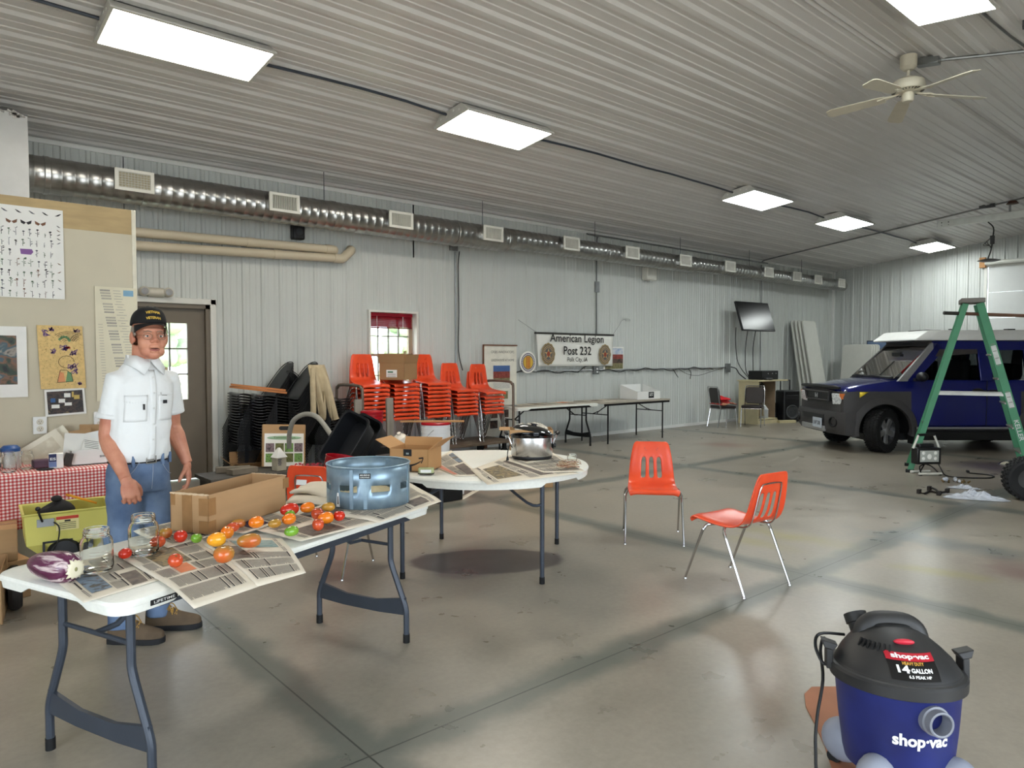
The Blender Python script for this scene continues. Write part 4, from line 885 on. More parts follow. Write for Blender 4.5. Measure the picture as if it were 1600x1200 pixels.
# chair cart
CARTM = mat('cart_brown_steel', (112, 100, 88), 0.45, 0.4, 0.15)
t = thing('chair_cart', 'brown steel cart with hooped ends carrying the orange chair stacks', 'cart', (5.78, 8.46, 0))
m = MB(); m.box((0, 0, CART_Z - 0.02), (2.62, 0.74, 0.035)); m.build('deck', mat('cart_deck', (98, 84, 70), 0.6, 0, 0.2), t, bevel=0.004)
for s in (-1, 1):
    y0, y1 = -0.36, 0.34; q = [(s * 1.28, y0, CART_Z - 0.02), (s * 1.28, y0, 1.0), (s * 1.28, y0 + 0.03, 1.08), (s * 1.28, y0 + 0.12, 1.12), (s * 1.28, y1 - 0.12, 1.12), (s * 1.28, y1 - 0.03, 1.08), (s * 1.28, y1, 1.0), (s * 1.28, y1, CART_Z - 0.02)]
    m = MB(); m.tube(smooth_path(q, 4), 0.02, 10); m.build('end_hoop', CARTM, t)
    for y in (-0.3, 0.28):
        m = MB(); m.lathe([(0.03, -0.016), (0.062, -0.018), (0.065, 0), (0.062, 0.018), (0.03, 0.016)], 16, Matrix.Translation((s * 1.15, y, 0.065)) @ Matrix.Rotation(pi / 2, 4, 'X')); m.box((s * 1.15, y, 0.16), (0.05, 0.05, 0.08)); m.build('caster', RUBBER, t)
for k, x in enumerate((4.40, 4.86)):
    m = MB(); m.box((0, 0, 0.48), (0.10, 0.035, 0.96)); o = m.build('plank', mat('weathered_plank', (136, 130, 120), 0.8, 0, 0.15, 6, stretch=(3, 3, 0.4)), bevel=0.004); o.location = (x, 8.02, 0.0); o.rotation_euler = (-0.02, 0, 0.05)
    tag(o, ['grey weathered plank standing before the chair stack beside the black chairs', 'grey weathered plank standing behind the red pail'][k], 'plank', 'planks standing in front of the chair cart')

# ------------------------------------------------------------------ black stacking chairs
BLK = mat('black_gloss_seat', (26, 26, 32), 0.22, 0, 0.1)
def black_chair(label, loc, rz, group):
    """front towards -Y: seat sloping back, leaning hooped back, bent tube legs"""
    t = thing('stacking_chair', label, 'chair', loc, rz, group)
    m = MB(); m.surf(lambda u, v: ((u - 0.5) * (0.42 + 0.02 * v), -0.23 + 0.42 * v, 0.455 + 0.012 * (2 * u - 1) ** 2 - 0.075 * v + (-0.02 if v < 0.05 else 0)), 9, 10); m.build('seat', BLK, t, solid=0.012)
    m = MB()
    def bk(u, v): a = (u - 0.5) * 2; w = 0.20 * sqrt(max(0, 1 - max(0, (v - 0.5) / 0.5) ** 2 * 0.8)); return (a * w, 0.19 + 0.30 * v + 0.01 * a * a, 0.385 + 0.43 * v)
    m.surf(bk, 11, 10); m.build('backrest', BLACK, t, solid=0.004)
    q = [(-0.215, -0.20, 0.452), (-0.217, 0.0, 0.42), (-0.217, 0.15, 0.395), (-0.217, 0.20, 0.41), (-0.215, 0.29, 0.53), (-0.205, 0.38, 0.66), (-0.17, 0.45, 0.76), (-0.09, 0.49, 0.815), (0, 0.50, 0.828)]; q = q + [(-x, y, z) for x, y, z in q[::-1][1:]]
    m = MB(); m.tube(smooth_path(q, 3), 0.0058, 8); m.build('back_hoop', BLACK_METAL, t)
    for sx in (-1, 1):
        m = MB(); m.tube(smooth_path([(sx * 0.2315, -0.075, 0.44), (sx * 0.2325, -0.09, 0.40), (sx * 0.236, -0.12, 0.33), (sx * 0.252, -0.28, 0.0)], 4), 0.0056, 8); m.build('leg', BLACK_METAL, t)
        m = MB(); m.tube(smooth_path([(sx * 0.2315, 0.055, 0.42), (sx * 0.2325, 0.075, 0.37), (sx * 0.236, 0.11, 0.30), (sx * 0.252, 0.28, 0.0)], 4), 0.0056, 8); m.build('leg', BLACK_METAL, t)
    return t
bc0 = None
BST = [(3.32, 8.72, -90, 19, 'against the wall'), (3.40, 8.20, -90, 19, 'under the draped jacket'), (4.22, 8.55, 90, 16, 'turned towards the chair cart')]
for si, (x, y, rz, n, where) in enumerate(BST):
    for i in range(n):
        top = i == n - 1
        lab = 'topmost black chair of the stack ' + where if top else ('lowest black chair of the stack ' + where if i == 0 else 'black stacking chair, %s from the bottom of the stack %s' % (ordinal(i), where))
        p = (x + 0.004 * i * (1 if rz > 0 else -1) * 0, y, 0.0335 * i); g = 'black chairs stacked by the wall'
        if bc0 is None: bc0 = black_chair(lab, p, radians(rz), g)
        else: dup(bc0, p, radians(rz), lab, g)
for k, (dy, dz) in enumerate(((0, 0), (0.07, 0.0), (0.03, 0.028))):
    m = MB(); m.box((0, 0, 0), (0.62, 0.042, 0.024)); o = m.build('wood_stick', mat('orange_lumber', (176, 112, 62), 0.7, 0, 0.15, 5, stretch=(0.4, 3, 3)), bevel=0.002); o.location = (3.24, 8.28 + dy, 1.105 + dz); o.rotation_euler = (0, 0.13, -0.42 + 0.08 * k)
    tag(o, ['reddish wood stick on the black chairs, nearer the room', 'reddish wood stick on the black chairs, nearer the wall', 'reddish wood stick lying on top of two others on the black chairs'][k], 'wood stick', 'wood sticks on the black chairs')
# jacket over the black chair backs
JKT = mat('tan_jacket_cloth', (176, 160, 130), 0.85, 0, 0.1, 10, 0.2)
t = thing('jacket', 'tan cloth jacket draped over the black chair backs', 'jacket', (3.91, 8.02, 0.8))
m = MB()
def jk(u, v):
    a = (u - 0.5); w = 0.34 + 0.05 * sin(v * 5); x = -0.07 + a * w * 0.62 + 0.07 * v; z = 0.60 - 0.62 * v + 0.05 * sin(u * 11 + v * 2) * v; y = -0.06 * sin(min(1, v * 2.2) * pi / 2) + 0.03 * sin(u * 14) * (0.4 + v) - 0.05 * v
    if v > 0.75 and 0.3 < u < 0.68: z += 0.16 * (1 - abs(u - 0.49) / 0.2)
    return (x, y, z)
m.surf(jk, 26, 18); m.build('body', JKT, t, solid=0.012)
m = MB(); m.tube(smooth_path([(-0.13, -0.03, 0.55), (-0.165, -0.09, 0.35), (-0.165, -0.1, 0.1), (-0.17, -0.1, 0.0)], 4), [0.034] * 12 + [0.04], 10); m.build('sleeve', JKT, t)
m = MB(); m.tube(smooth_path([(0.02, -0.04, 0.45), (0.06, -0.1, 0.2), (0.10, -0.11, 0.02), (0.12, -0.11, -0.06)], 4), [0.036] * 12 + [0.044], 10); m.build('sleeve', JKT, t)

# ------------------------------------------------------------------ banquet chairs by the desk
def banquet_chair(label, loc, rz):
    t = thing('banquet_chair', label, 'chair', loc, rz, 'chrome banquet chairs by the desk'); VIN = mat('dark_vinyl', (40, 34, 34), 0.35, 0, 0.1)
    m = MB(); m.prism(rrect(0.42, 0.40, 0.05, 4), 0.40, 0.46); m.build('seat', VIN, t, bevel=0.018, segs=3)
    m = MB(); T = Matrix.Translation((0, 0.205, 0.66)) @ Matrix.Rotation(radians(80), 4, 'X'); m.prism(rrect(0.37, 0.36, 0.06, 4), -0.018, 0.018, T); m.build('backrest', VIN, t, bevel=0.012, segs=3)
    for sx in (-1, 1):
        m = MB(); m.tube([(sx * 0.2, -0.17, 0.40), (sx * 0.205, -0.215, 0.0)], [0.012, 0.009], 8); m.build('leg', CHROME, t)
        m = MB(); m.tube(smooth_path([(sx * 0.15, 0.265, 0.86), (sx * 0.195, 0.255, 0.82), (sx * 0.2, 0.20, 0.45), (sx * 0.2, 0.19, 0.36), (sx * 0.205, 0.255, 0.0)], 4), 0.011, 8); m.build('leg', CHROME, t)
    m = MB(); m.tube([(-0.15, 0.265, 0.86), (0.15, 0.265, 0.86)], 0.011, 8); m.build('top_rail', CHROME, t)
    m = MB(); m.tube([(-0.2, -0.18, 0.39), (0.2, -0.18, 0.39), (0.2, 0.19, 0.39), (-0.2, 0.19, 0.39)], 0.010, 8, closed=True); m.build('seat_frame', CHROME, t)
    return t
b1 = banquet_chair('dark banquet chair with red cloth on its seat by the wall', (13.3, 8.45, 0), radians(65))
b2 = dup(b1, (13.85, 8.08, 0), radians(-70), 'dark banquet chair turned sideways to the small desk')
# ------------------------------------------------------------------ the man behind the table
SKIN = mat('tanned_skin', (206, 146, 118), 0.5, 0, 0.07, 14, col2=(184, 118, 94)); SHIRT = mat('white_shirt_cotton', (226, 227, 226), 0.85, 0, 0.02, 7, 0.35)
DENIM = mat('faded_denim', (112, 132, 160), 0.9, 0, 0.1, 7, 0.25, col2=(72, 92, 124)); SUEDE = mat('brown_suede', (92, 76, 58), 0.85, 0, 0.15, 14)
man = thing('person', 'man in white short sleeve shirt, blue jeans and black cap standing behind the table', 'person', (0.998, 4.14, 0), radians(14))
def remesh(o, vox, smooth_it=4):
    r = o.modifiers.new('fuse', 'REMESH'); r.mode = 'VOXEL'; r.voxel_size = vox; r.use_smooth_shade = True
    if smooth_it: s_ = o.modifiers.new('soften', 'SMOOTH'); s_.factor = 0.5; s_.iterations = smooth_it
    return o
def wrinkle(o, k, sc=0.09):
    tx = bpy.data.textures.new('folds', 'CLOUDS'); tx.noise_scale = sc; d_ = o.modifiers.new('folds', 'DISPLACE'); d_.texture = tx; d_.strength = k; d_.mid_level = 0.5; d_.texture_coords = 'LOCAL'
HR = Matrix.Translation((0.012, -0.045, 1.60)) @ Matrix.Rotation(radians(-14), 4, 'Z') @ Matrix.Rotation(radians(-3), 4, 'X')    # head frame: looks towards -Y
def hell(m, c, r): m.T = HR; m.ell(c, r, 20, 14); m.T = Matrix()
b = MB()
for c_, r_ in (((0, 0.022, 0.055), (0.076, 0.096, 0.092)), ((0, -0.022, -0.018), (0.064, 0.070, 0.098)), ((0, -0.062, -0.095), (0.034, 0.026, 0.024)), ((0.036, -0.045, -0.03), (0.032, 0.036, 0.036)), ((-0.036, -0.045, -0.03), (0.032, 0.036, 0.036)),
               ((0, -0.07, 0.034), (0.052, 0.022, 0.014)), ((0.03, -0.04, -0.075), (0.03, 0.035, 0.03)), ((-0.03, -0.04, -0.075), (0.03, 0.035, 0.03)), ((0, -0.084, -0.052), (0.026, 0.014, 0.014)), ((0, -0.082, -0.078), (0.022, 0.012, 0.009)),
               ((0.014, -0.098, -0.026), (0.010, 0.012, 0.009)), ((-0.014, -0.098, -0.026), (0.010, 0.012, 0.009)), ((0.083, 0.018, -0.002), (0.010, 0.022, 0.034)), ((-0.083, 0.018, -0.002), (0.010, 0.022, 0.034)), ((0.078, 0.006, -0.012), (0.012, 0.012, 0.016)), ((-0.078, 0.006, -0.012), (0.012, 0.012, 0.016)),
               ((0.032, -0.072, 0.0), (0.017, 0.012, 0.009)), ((-0.032, -0.072, 0.0), (0.017, 0.012, 0.009))): hell(b, c_, r_)
b.T = HR; b.tube([(0, -0.082, 0.03), (0, -0.098, 0.0), (0, -0.110, -0.02), (0, -0.104, -0.03)], [0.008, 0.010, 0.014, 0.009], 10); b.T = Matrix()
b.tube([(0, -0.01, 1.56), (0, 0.0, 1.50), (0, 0.015, 1.44), (0, 0.02, 1.38)], [0.058, 0.056, 0.062, 0.08], 20)
b.tube([(0, 0.02, 1.42), (-0.01, 0.02, 1.30), (-0.03, 0.01, 1.10), (-0.038, 0.0, 0.98), (-0.036, 0.0, 0.85)], [0.075, 0.09, 0.09, 0.09, 0.09], 20)
RS, RE, RWr = Vector((-0.128, 0.02, 1.37)), Vector((-0.182, 0.03, 1.085)), Vector((-0.183, -0.155, 0.885))
LS, LE, LWr = Vector((0.142, 0.02, 1.37)), Vector((0.190, 0.065, 1.11)), Vector((0.222, -0.02, 0.905))
def limb(a, e, w, ks):
    q = [a.lerp(e, k) for k in (0, 0.35, 0.7, 0.95)] + [e.lerp(w, k) for k in (0.06, 0.25, 0.6, 0.9, 1.0)]
    b.tube(q, ks, 16)
limb(RS, RE, RWr, [0.043, 0.046, 0.046, 0.042, 0.042, 0.046, 0.037, 0.029, 0.028]); limb(LS, LE, LWr, [0.043, 0.046, 0.046, 0.042, 0.042, 0.046, 0.037, 0.029, 0.028])
b.tube([(-0.03, 0.02, 1.36), RS], [0.058, 0.044], 14); b.tube([(0.03, 0.02, 1.36), LS], [0.058, 0.044], 14)
def hand(wr, d, n, curl, thumb_s):
    """d wrist-to-knuckles, n out of the back of the hand, thumb_s the thumb's side"""
    d = Vector(d).normalized(); n = Vector(n); n = (n - d * n.dot(d)).normalized(); s = Vector(thumb_s); s = (s - d * s.dot(d) - n * s.dot(n)).normalized()
    R = Matrix((s, n, d)).transposed()
    b.ell(wr + d * 0.015, (0.029, 0.020, 0.035), 14, 10, R); b.ell(wr + d * 0.058, (0.041, 0.0165, 0.050), 16, 12, R); b.ell(wr + d * 0.04 + s * 0.026 - n * 0.008, (0.018, 0.016, 0.034), 12, 8, R)
    for i, ln in enumerate((0.072, 0.080, 0.075, 0.060)):
        p = wr + d * (0.094 - 0.003 * abs(i - 1)) + s * (0.0315 - 0.0215 * i); q = [p - d * 0.03, p]; a = 0.0; rr = [0.0095, 0.0102]
        for k, f in enumerate((0.45, 0.32, 0.23)):
            a += curl[k] * (1 + 0.06 * i); p = p + (d * cos(a) - n * sin(a)) * ln * f + s * (0.0012 * (1.5 - i)); q.append(p); rr.append((0.0092, 0.0084, 0.0068)[k])
        b.tube(q, rr, 10); b.ell(q[-1], 0.0068, 8, 6); b.ell(q[1] + n * 0.001, 0.0108, 8, 6)
    p = wr + d * 0.028 + s * 0.032 - n * 0.006; q = [p - d * 0.012 - s * 0.012, p]; v = (d * 0.72 + s * 0.5 - n * 0.45).normalized()
    q.append(q[-1] + v * 0.036); v = (d * 0.85 + s * 0.08 - n * 0.5).normalized(); q.append(q[-1] + v * 0.028); q.append(q[-1] + (d * 0.85 - s * 0.1 - n * 0.5).normalized() * 0.018)
    b.tube(q, [0.015, 0.0135, 0.0115, 0.0105, 0.008], 10); b.ell(q[-1], 0.008, 8, 6)
hand(RWr, (0.10, -0.36, -0.85), (-0.30, -0.88, 0.35), (0.55, 0.95, 0.7), (0.95, -0.28, 0.1))
hand(LWr, (0.0, -0.16, -0.98), (0.80, -0.55, 0.1), (0.30, 0.45, 0.35), (-0.45, -0.88, 0.1))
body = remesh(b.build('body', SKIN, man), 0.0034, 3)
# face details
def hp(p): return HR @ Vector(p)
m = MB()
for s in (-1, 1): m.T = HR; m.ell((s * 0.032, -0.0795, 0.001), (0.0125, 0.006, 0.006), 12, 8)
m.T = Matrix(); ey = m.build('eyes', mat('eye_white', (206, 200, 192), 0.3), man)
m = MB()
for s in (-1, 1): m.T = HR; m.ell((s * 0.032, -0.0845, 0.001), (0.005, 0.002, 0.005), 10, 6)
m.build('iris', mat('iris_dark', (48, 42, 40), 0.3), ey)
m = MB(); m.T = HR; m.tube([(-0.025, -0.087, -0.0655), (-0.01, -0.0965, -0.0635), (0, -0.0985, -0.064), (0.01, -0.0965, -0.0635), (0.025, -0.087, -0.0655)], [0.001, 0.0034, 0.004, 0.0034, 0.001], 8, flat=0.8); mo = m.build('mouth', mat('mouth_dark', (86, 40, 38), 0.5), man)
m = MB(); m.T = HR; m.tube([(-0.024, -0.087, -0.070), (0, -0.0955, -0.0735), (0.024, -0.087, -0.070)], [0.002, 0.0055, 0.002], 8); m.build('lower_lip', mat('lip', (176, 104, 96), 0.45), mo)
m = MB()
for s in (-1, 1): m.T = HR; m.tube([(s * 0.012, -0.0885, 0.022), (s * 0.03, -0.089, 0.028), (s * 0.05, -0.075, 0.021)], [0.003, 0.0042, 0.002], 6)
m.build('eyebrows', mat('grey_brow', (150, 122, 104), 0.9), man)
HAIR = mat('grey_hair', (156, 144, 132), 0.9, 0, 0.15, 40)
m = MB(); m.T = HR
for s in (-1, 1): m.surf(lambda u, v: (s * (0.0755 + 0.004 * sin(v * pi)), -0.02 + 0.075 * u, 0.055 - 0.055 * v * (1 - 0.35 * abs(u - 0.5))), 8, 6)
m.surf(lambda u, v: (0.0785 * cos(-0.05 + (pi + 0.1) * u), 0.03 + 0.088 * sin(-0.05 + (pi + 0.1) * u), 0.06 - 0.095 * v), 20, 6); m.build('hair', HAIR, man, solid=0.006)
# glasses
WIRE = mat('glasses_wire', (120, 104, 84), 0.3, 0.9); m = MB(); m.T = HR
for s in (-1, 1):
    m.tube([(s * 0.034 + 0.022 * cos(a) * (1.0), -0.096 + 0.004 * abs(cos(a)), -0.001 + 0.0165 * sin(a)) for a in (2 * pi * i / 20 for i in range(20))], 0.0011, 6, closed=True)
    m.tube([(s * 0.057, -0.090, 0.004), (s * 0.074, -0.07, 0.006), (s * 0.083, 0.01, 0.008), (s * 0.084, 0.03, -0.004)], 0.0012, 6)
m.tube([(-0.012, -0.096, 0.004), (0, -0.100, 0.006), (0.012, -0.096, 0.004)], 0.0012, 6); gl = m.build('glasses', WIRE, man)
m = MB(); m.T = HR
for s in (-1, 1): m.add([(s * 0.034 + 0.021 * cos(a), -0.0955 + 0.004 * abs(cos(a)), -0.001 + 0.016 * sin(a)) for a in (2 * pi * i / 20 for i in range(20))], [tuple(range(20))])
m.build('lens', mat('lens_glass', (255, 255, 255), 0.02, 0, 0, trans=1.0, ior=1.05, spec=0.9), gl)
# cap
CAPM = mat('black_cap_cloth', (20, 19, 20), 0.85, 0, 0.15, 20); m = MB()
CT = HR @ Matrix.Translation((0, 0.020, 0.066)) @ Matrix.Rotation(radians(1), 4, 'X'); m.T = CT
def cap(u, v):
    a = 2 * pi * u; t_ = v * pi / 2; rx, ry = 0.0865, 0.107; k = cos(t_) ** 0.62
    return (rx * cos(a) * k, ry * sin(a) * k, 0.090 * sin(t_) + (0.0 if sin(a) > -0.2 else 0.004) + 0.010 * max(0, -sin(a)) * sin(t_ * 2))
m.surf(cap, 36, 12, cu=True); m.ell((0, 0, 0.099), (0.008, 0.008, 0.004), 8, 6); cp = m.build('cap', CAPM, man, solid=0.003)
m = MB(); m.T = CT
def brim(u, v):
    a = -pi / 2 + (u - 0.5) * 2.35; r = 1.0 + 0.55 * v * cos((u - 0.5) * 2.3); return (0.0865 * cos(a) * (1 + 0.03 * v), 0.107 * sin(a) * r, 0.004 - 0.008 * v - 0.032 * (2 * u - 1) ** 2 * (0.25 + v))
m.surf(brim, 20, 8); m.build('brim', CAPM, cp, solid=0.003)
m = MB(); m.T = CT
for body_, z0, w, h in (('VIETNAM', 0.064, 0.078, 0.0145), ('VETERAN', 0.034, 0.074, 0.0135)):
    def wrap(x, y, z, z0=z0):
        zz = z0 + y - x * x * 3.2; t_ = math.asin(min(0.98, max(0.0, (zz - 0.004) / 0.098))); k = cos(t_) ** 0.62; a = -pi / 2 + x / 0.09
        return (0.0885 * cos(a) * (k + 0.02), 0.1095 * sin(a) * (k + 0.015), zz)
    put_text(m, body_, Matrix(), w, h, 0.03, wrap)
m.build('lettering', mat('gold_thread', (214, 176, 72), 0.6), cp, smooth=False)
# shirt
sh = MB()
def rings(mb_, L_, n=28):
    out = []
    for cx, cy, z, rx, ry in L_: out.append([(cx + rx * cos(2 * pi * i / n), cy + ry * (abs(sin(2 * pi * i / n)) ** 0.85) * (1 if sin(2 * pi * i / n) > 0 else -1), z) for i in range(n)])
    mb_.loft(out)
rings(sh, [(-0.04, 0.0, 0.935, 0.130, 0.108), (-0.04, -0.003, 0.965, 0.148, 0.128), (-0.039, -0.006, 1.01, 0.155, 0.136), (-0.034, -0.003, 1.09, 0.153, 0.134), (-0.026, 0.0, 1.18, 0.156, 0.128), (-0.014, 0.005, 1.28, 0.162, 0.122), (-0.004, 0.012, 1.36, 0.158, 0.108), (0, 0.016, 1.405, 0.128, 0.094), (0, 0.016, 1.445, 0.100, 0.080), (0, 0.012, 1.47, 0.076, 0.074), (0, 0.008, 1.49, 0.066, 0.068)])
for S_, E_, fr_ in ((RS, RE, 0.66), (LS, LE, 0.66)):
    e_ = S_.lerp(E_, fr_); sh.tube([S_ + Vector((-S_.x * 0.45, 0, 0.0)), S_, S_.lerp(E_, 0.3), e_], [0.072, 0.066, 0.062, 0.066], 20)
shirt = remesh(sh.build('shirt', SHIRT, man), 0.007, 6); wrinkle(shirt, 0.016)
for S_, E_ in ((RS, RE), (LS, LE)):
    d_ = (E_ - S_).normalized(); m = MB(); m.tube([S_.lerp(E_, 0.60), S_.lerp(E_, 0.685)], [0.0665, 0.0685], 24, caps=False); m.build('sleeve_hem', SHIRT, shirt, solid=0.003)
m = MB()
for s in (-1, 1):
    m.add([(s * 0.005, -0.070, 1.478), (s * 0.055, -0.040, 1.505), (s * 0.083, 0.02, 1.508), (s * 0.098, 0.015, 1.462), (s * 0.082, -0.065, 1.442), (s * 0.052, -0.105, 1.405), (s * 0.012, -0.092, 1.455)], [(0, 1, 4, 5, 6), (1, 2, 3, 4)])
m.surf(lambda u, v: (0.082 * cos(-0.15 + (pi + 0.3) * u), 0.012 + 0.074 * sin(-0.15 + (pi + 0.3) * u), 1.508 - 0.045 * v), 16, 3)
m.build('collar', SHIRT, shirt, solid=0.006)
def front(x, z):       # shirt front surface
    tab = [(0.935, 0.13, 0.108, 0.0, -0.04), (0.965, 0.148, 0.128, -0.003, -0.04), (1.01, 0.155, 0.136, -0.006, -0.039), (1.09, 0.153, 0.134, -0.003, -0.034), (1.18, 0.156, 0.128, 0.0, -0.026), (1.28, 0.162, 0.122, 0.005, -0.014), (1.36, 0.158, 0.108, 0.012, -0.004), (1.405, 0.128, 0.094, 0.016, 0), (1.445, 0.1, 0.08, 0.016, 0)]
    for (z0, rx0, ry0, c0, k0), (z1, rx1, ry1, c1, k1) in zip(tab, tab[1:]):
        if z <= z1: break
    t_ = max(0, min(1, (z - z0) / (z1 - z0))); rx = rx0 + (rx1 - rx0) * t_; ry = ry0 + (ry1 - ry0) * t_; cy = c0 + (c1 - c0) * t_; kx = k0 + (k1 - k0) * t_
    return (x + kx, cy - ry * (max(0.0, 1 - (x / rx) ** 2) ** 0.425) - 0.0035, z)
m = MB(); m.surf(lambda u, v: front(-0.014 + 0.032 * u, 0.955 + 0.475 * v), 4, 24); m.build('placket', SHIRT, shirt, solid=0.004)
m = MB()
for z in (0.99, 1.07, 1.15, 1.23, 1.31, 1.39): p = front(0.002, z); m.ell((p[0], p[1] - 0.003, p[2]), (0.0055, 0.002, 0.0055), 10, 6)
m.build('buttons', mat('button_pearl', (214, 214, 210), 0.3), shirt)
for s, nm in ((-1, 'pocket'), (1, 'pocket')):
    m = MB(); m.surf(lambda u, v: front(s * (0.030 + 0.098 * u), 1.165 + 0.125 * v), 10, 8); pk = m.build(nm, SHIRT, shirt, solid=0.004)
    m = MB(); m.surf(lambda u, v: front(s * (0.028 + 0.102 * u), 1.265 + 0.035 * v - 0.008 * (1 - v) * sin(u * pi)), 10, 4); m.build('pocket_flap', SHIRT, pk, solid=0.005)
m = MB(); p = front(0.062, 1.262); m.box((p[0], p[1] - 0.008, p[2]), (0.02, 0.004, 0.018)); q_ = front(-0.05, 1.24); m.box((q_[0], q_[1] - 0.008, q_[2]), (0.008, 0.005, 0.03)); m.build('badge', INK, shirt)
m = MB(); p = front(0.06, 1.30); m.add([(p[0] - 0.02, p[1] - 0.004, p[2] + 0.012), (p[0] - 0.017, p[1] - 0.004, p[2] + 0.012), (p[0] - 0.017, p[1] - 0.004, p[2] - 0.002), (p[0] + 0.015, p[1] - 0.004, p[2] - 0.004), (p[0] + 0.015, p[1] - 0.004, p[2] - 0.007), (p[0] - 0.02, p[1] - 0.004, p[2] - 0.005)], [tuple(range(6))]); m.build('embroidery', GREYINK, shirt)
# jeans
je = MB(); LF = (0.075, 0.03); RF = (-0.135, 0.01)
rings(je, [(-0.04, 0.0, 0.972, 0.136, 0.114), (-0.038, 0.003, 0.91, 0.150, 0.124), (-0.036, 0.008, 0.85, 0.156, 0.130), (-0.036, 0.008, 0.79, 0.154, 0.124)])
for x, fx, fy in ((-0.110, RF[0], RF[1]), (0.040, LF[0], LF[1])):
    je.tube([(x, 0.005, 0.86), (x, 0.0, 0.74), (x * 0.6 + fx * 0.4, -0.005, 0.55), (x * 0.4 + fx * 0.6, 0.0, 0.46), (fx, fy + 0.012, 0.28), (fx, fy + 0.01, 0.12), (fx, fy + 0.01, 0.075)], [0.086, 0.088, 0.076, 0.070, 0.066, 0.062, 0.066], 22)
jeans = remesh(je.build('jeans', DENIM, man), 0.008, 6); wrinkle(jeans, 0.018, 0.11)
m = MB()
for x0, x1, z0, z1 in ((-0.138, -0.055, 0.87, 0.955), (0.138, 0.055, 0.87, 0.955)):
    def jf(x, z): return (x - 0.038, 0.005 - 0.125 * (max(0.0, 1 - (x / 0.158) ** 2) ** 0.425) - 0.004, z)
    m.tube([jf(x0 + (x1 - x0) * k / 8, z0 + (z1 - z0) * (1 - cos(k / 8 * pi / 2))) for k in range(9)], 0.0015, 5)
m.tube([jf(0.012 - 0.01 * (k / 6) ** 2, 0.94 - 0.13 * k / 6) for k in range(7)], 0.0018, 5); m.build('stitching', mat('pale_stitch', (150, 160, 176), 0.8), jeans)
m = MB()
for x in (-0.085, 0.065, 0.12): p = jf(x, 0.962); m.box((p[0], p[1] - 0.006, p[2]), (0.013, 0.012, 0.055))
m.build('belt_loop', DENIM, jeans)
m = MB(); m.surf(lambda u, v: (-0.04 + 0.139 * cos(2 * pi * u), 0.0 + 0.1175 * (abs(sin(2 * pi * u)) ** 0.85) * (1 if sin(2 * pi * u) > 0 else -1), 0.948 + 0.032 * v), 40, 3, cu=True); be = m.build('belt', mat('black_leather', (24, 22, 22), 0.4, 0, 0.15), man, solid=0.006, off=1.0)
m = MB(); p = jf(0.0, 0.964); m.tube([(p[0] - 0.025, p[1] - 0.006, 0.947), (p[0] + 0.025, p[1] - 0.006, 0.947), (p[0] + 0.025, p[1] - 0.006, 0.981), (p[0] - 0.025, p[1] - 0.006, 0.981)], 0.004, 8, closed=True); m.box((p[0] - 0.005, p[1] - 0.006, 0.964), (0.04, 0.004, 0.008)); m.build('buckle', mat('worn_steel', (150, 146, 138), 0.35, 0.9), be)
# shoes
SOLE = mat('black_sole', (26, 26, 28), 0.7); LACE = mat('yellow_lace', (170, 132, 62), 0.8)
for (fx, fy), ang in ((RF, radians(-41 - 14)), (LF, radians(-33 - 14))):
    T = Matrix.Translation((fx, fy, 0)) @ Matrix.Rotation(ang, 4, 'Z') @ Matrix.Translation((0.06, 0, 0))        # toe along +x
    def outline(k, n=28): return [(x, y * k[1], 0) for x, y in ()]
    sec = [(-0.13, 0.022, 0.095), (-0.125, 0.034, 0.10), (-0.09, 0.040, 0.105), (-0.03, 0.041, 0.105), (0.02, 0.044, 0.085), (0.07, 0.049, 0.066), (0.115, 0.047, 0.055), (0.145, 0.036, 0.046), (0.158, 0.018, 0.036)]
    m = MB(); m.T = T; m.loft([[(x, w * cos(a) * (1 if sin(a) < 0.3 else (0.86 if x > -0.04 else 0.80)), 0.022 + h * max(0, sin(a)) ** 0.7 if sin(a) > 0 else 0.022) for a in (2 * pi * i / 20 for i in range(20))] for x, w, h in sec]); m.T = Matrix(); so = m.build('shoe', SUEDE, man, sub=1)
    m = MB(); m.T = T; ol = [(x, w * 1.06) for x, w, h in sec]; ol = [(-0.136, 0.0)] + ol + [(0.165, 0.0)]; poly = ol + [(x, -w) for x, w in ol[::-1][1:-1]]; m.prism(poly, 0.0, 0.030); m.T = Matrix(); m.build('sole', SOLE, so, bevel=0.004)
    m = MB(); m.T = T
    for k in range(5): x = -0.012 + 0.02 * k; z = 0.022 + 0.108 - 0.012 * k; m.tube([(x, -0.026, z - 0.018), (x + 0.004, 0, z - 0.001), (x + 0.008, 0.026, z - 0.018)], 0.0028, 6); m.tube([(x + 0.01, -0.026, z - 0.022), (x + 0.004, 0, z - 0.001), (x, 0.026, z - 0.016)], 0.0028, 6)
    m.tube(smooth_path([(-0.012, 0, 0.128), (0.01, -0.035, 0.122), (0.02, -0.04, 0.09)], 4), 0.0028, 6); m.tube(smooth_path([(-0.012, 0, 0.128), (0.0, 0.03, 0.13), (0.02, 0.04, 0.09)], 4), 0.0028, 6); m.T = Matrix(); m.build('laces', LACE, so)
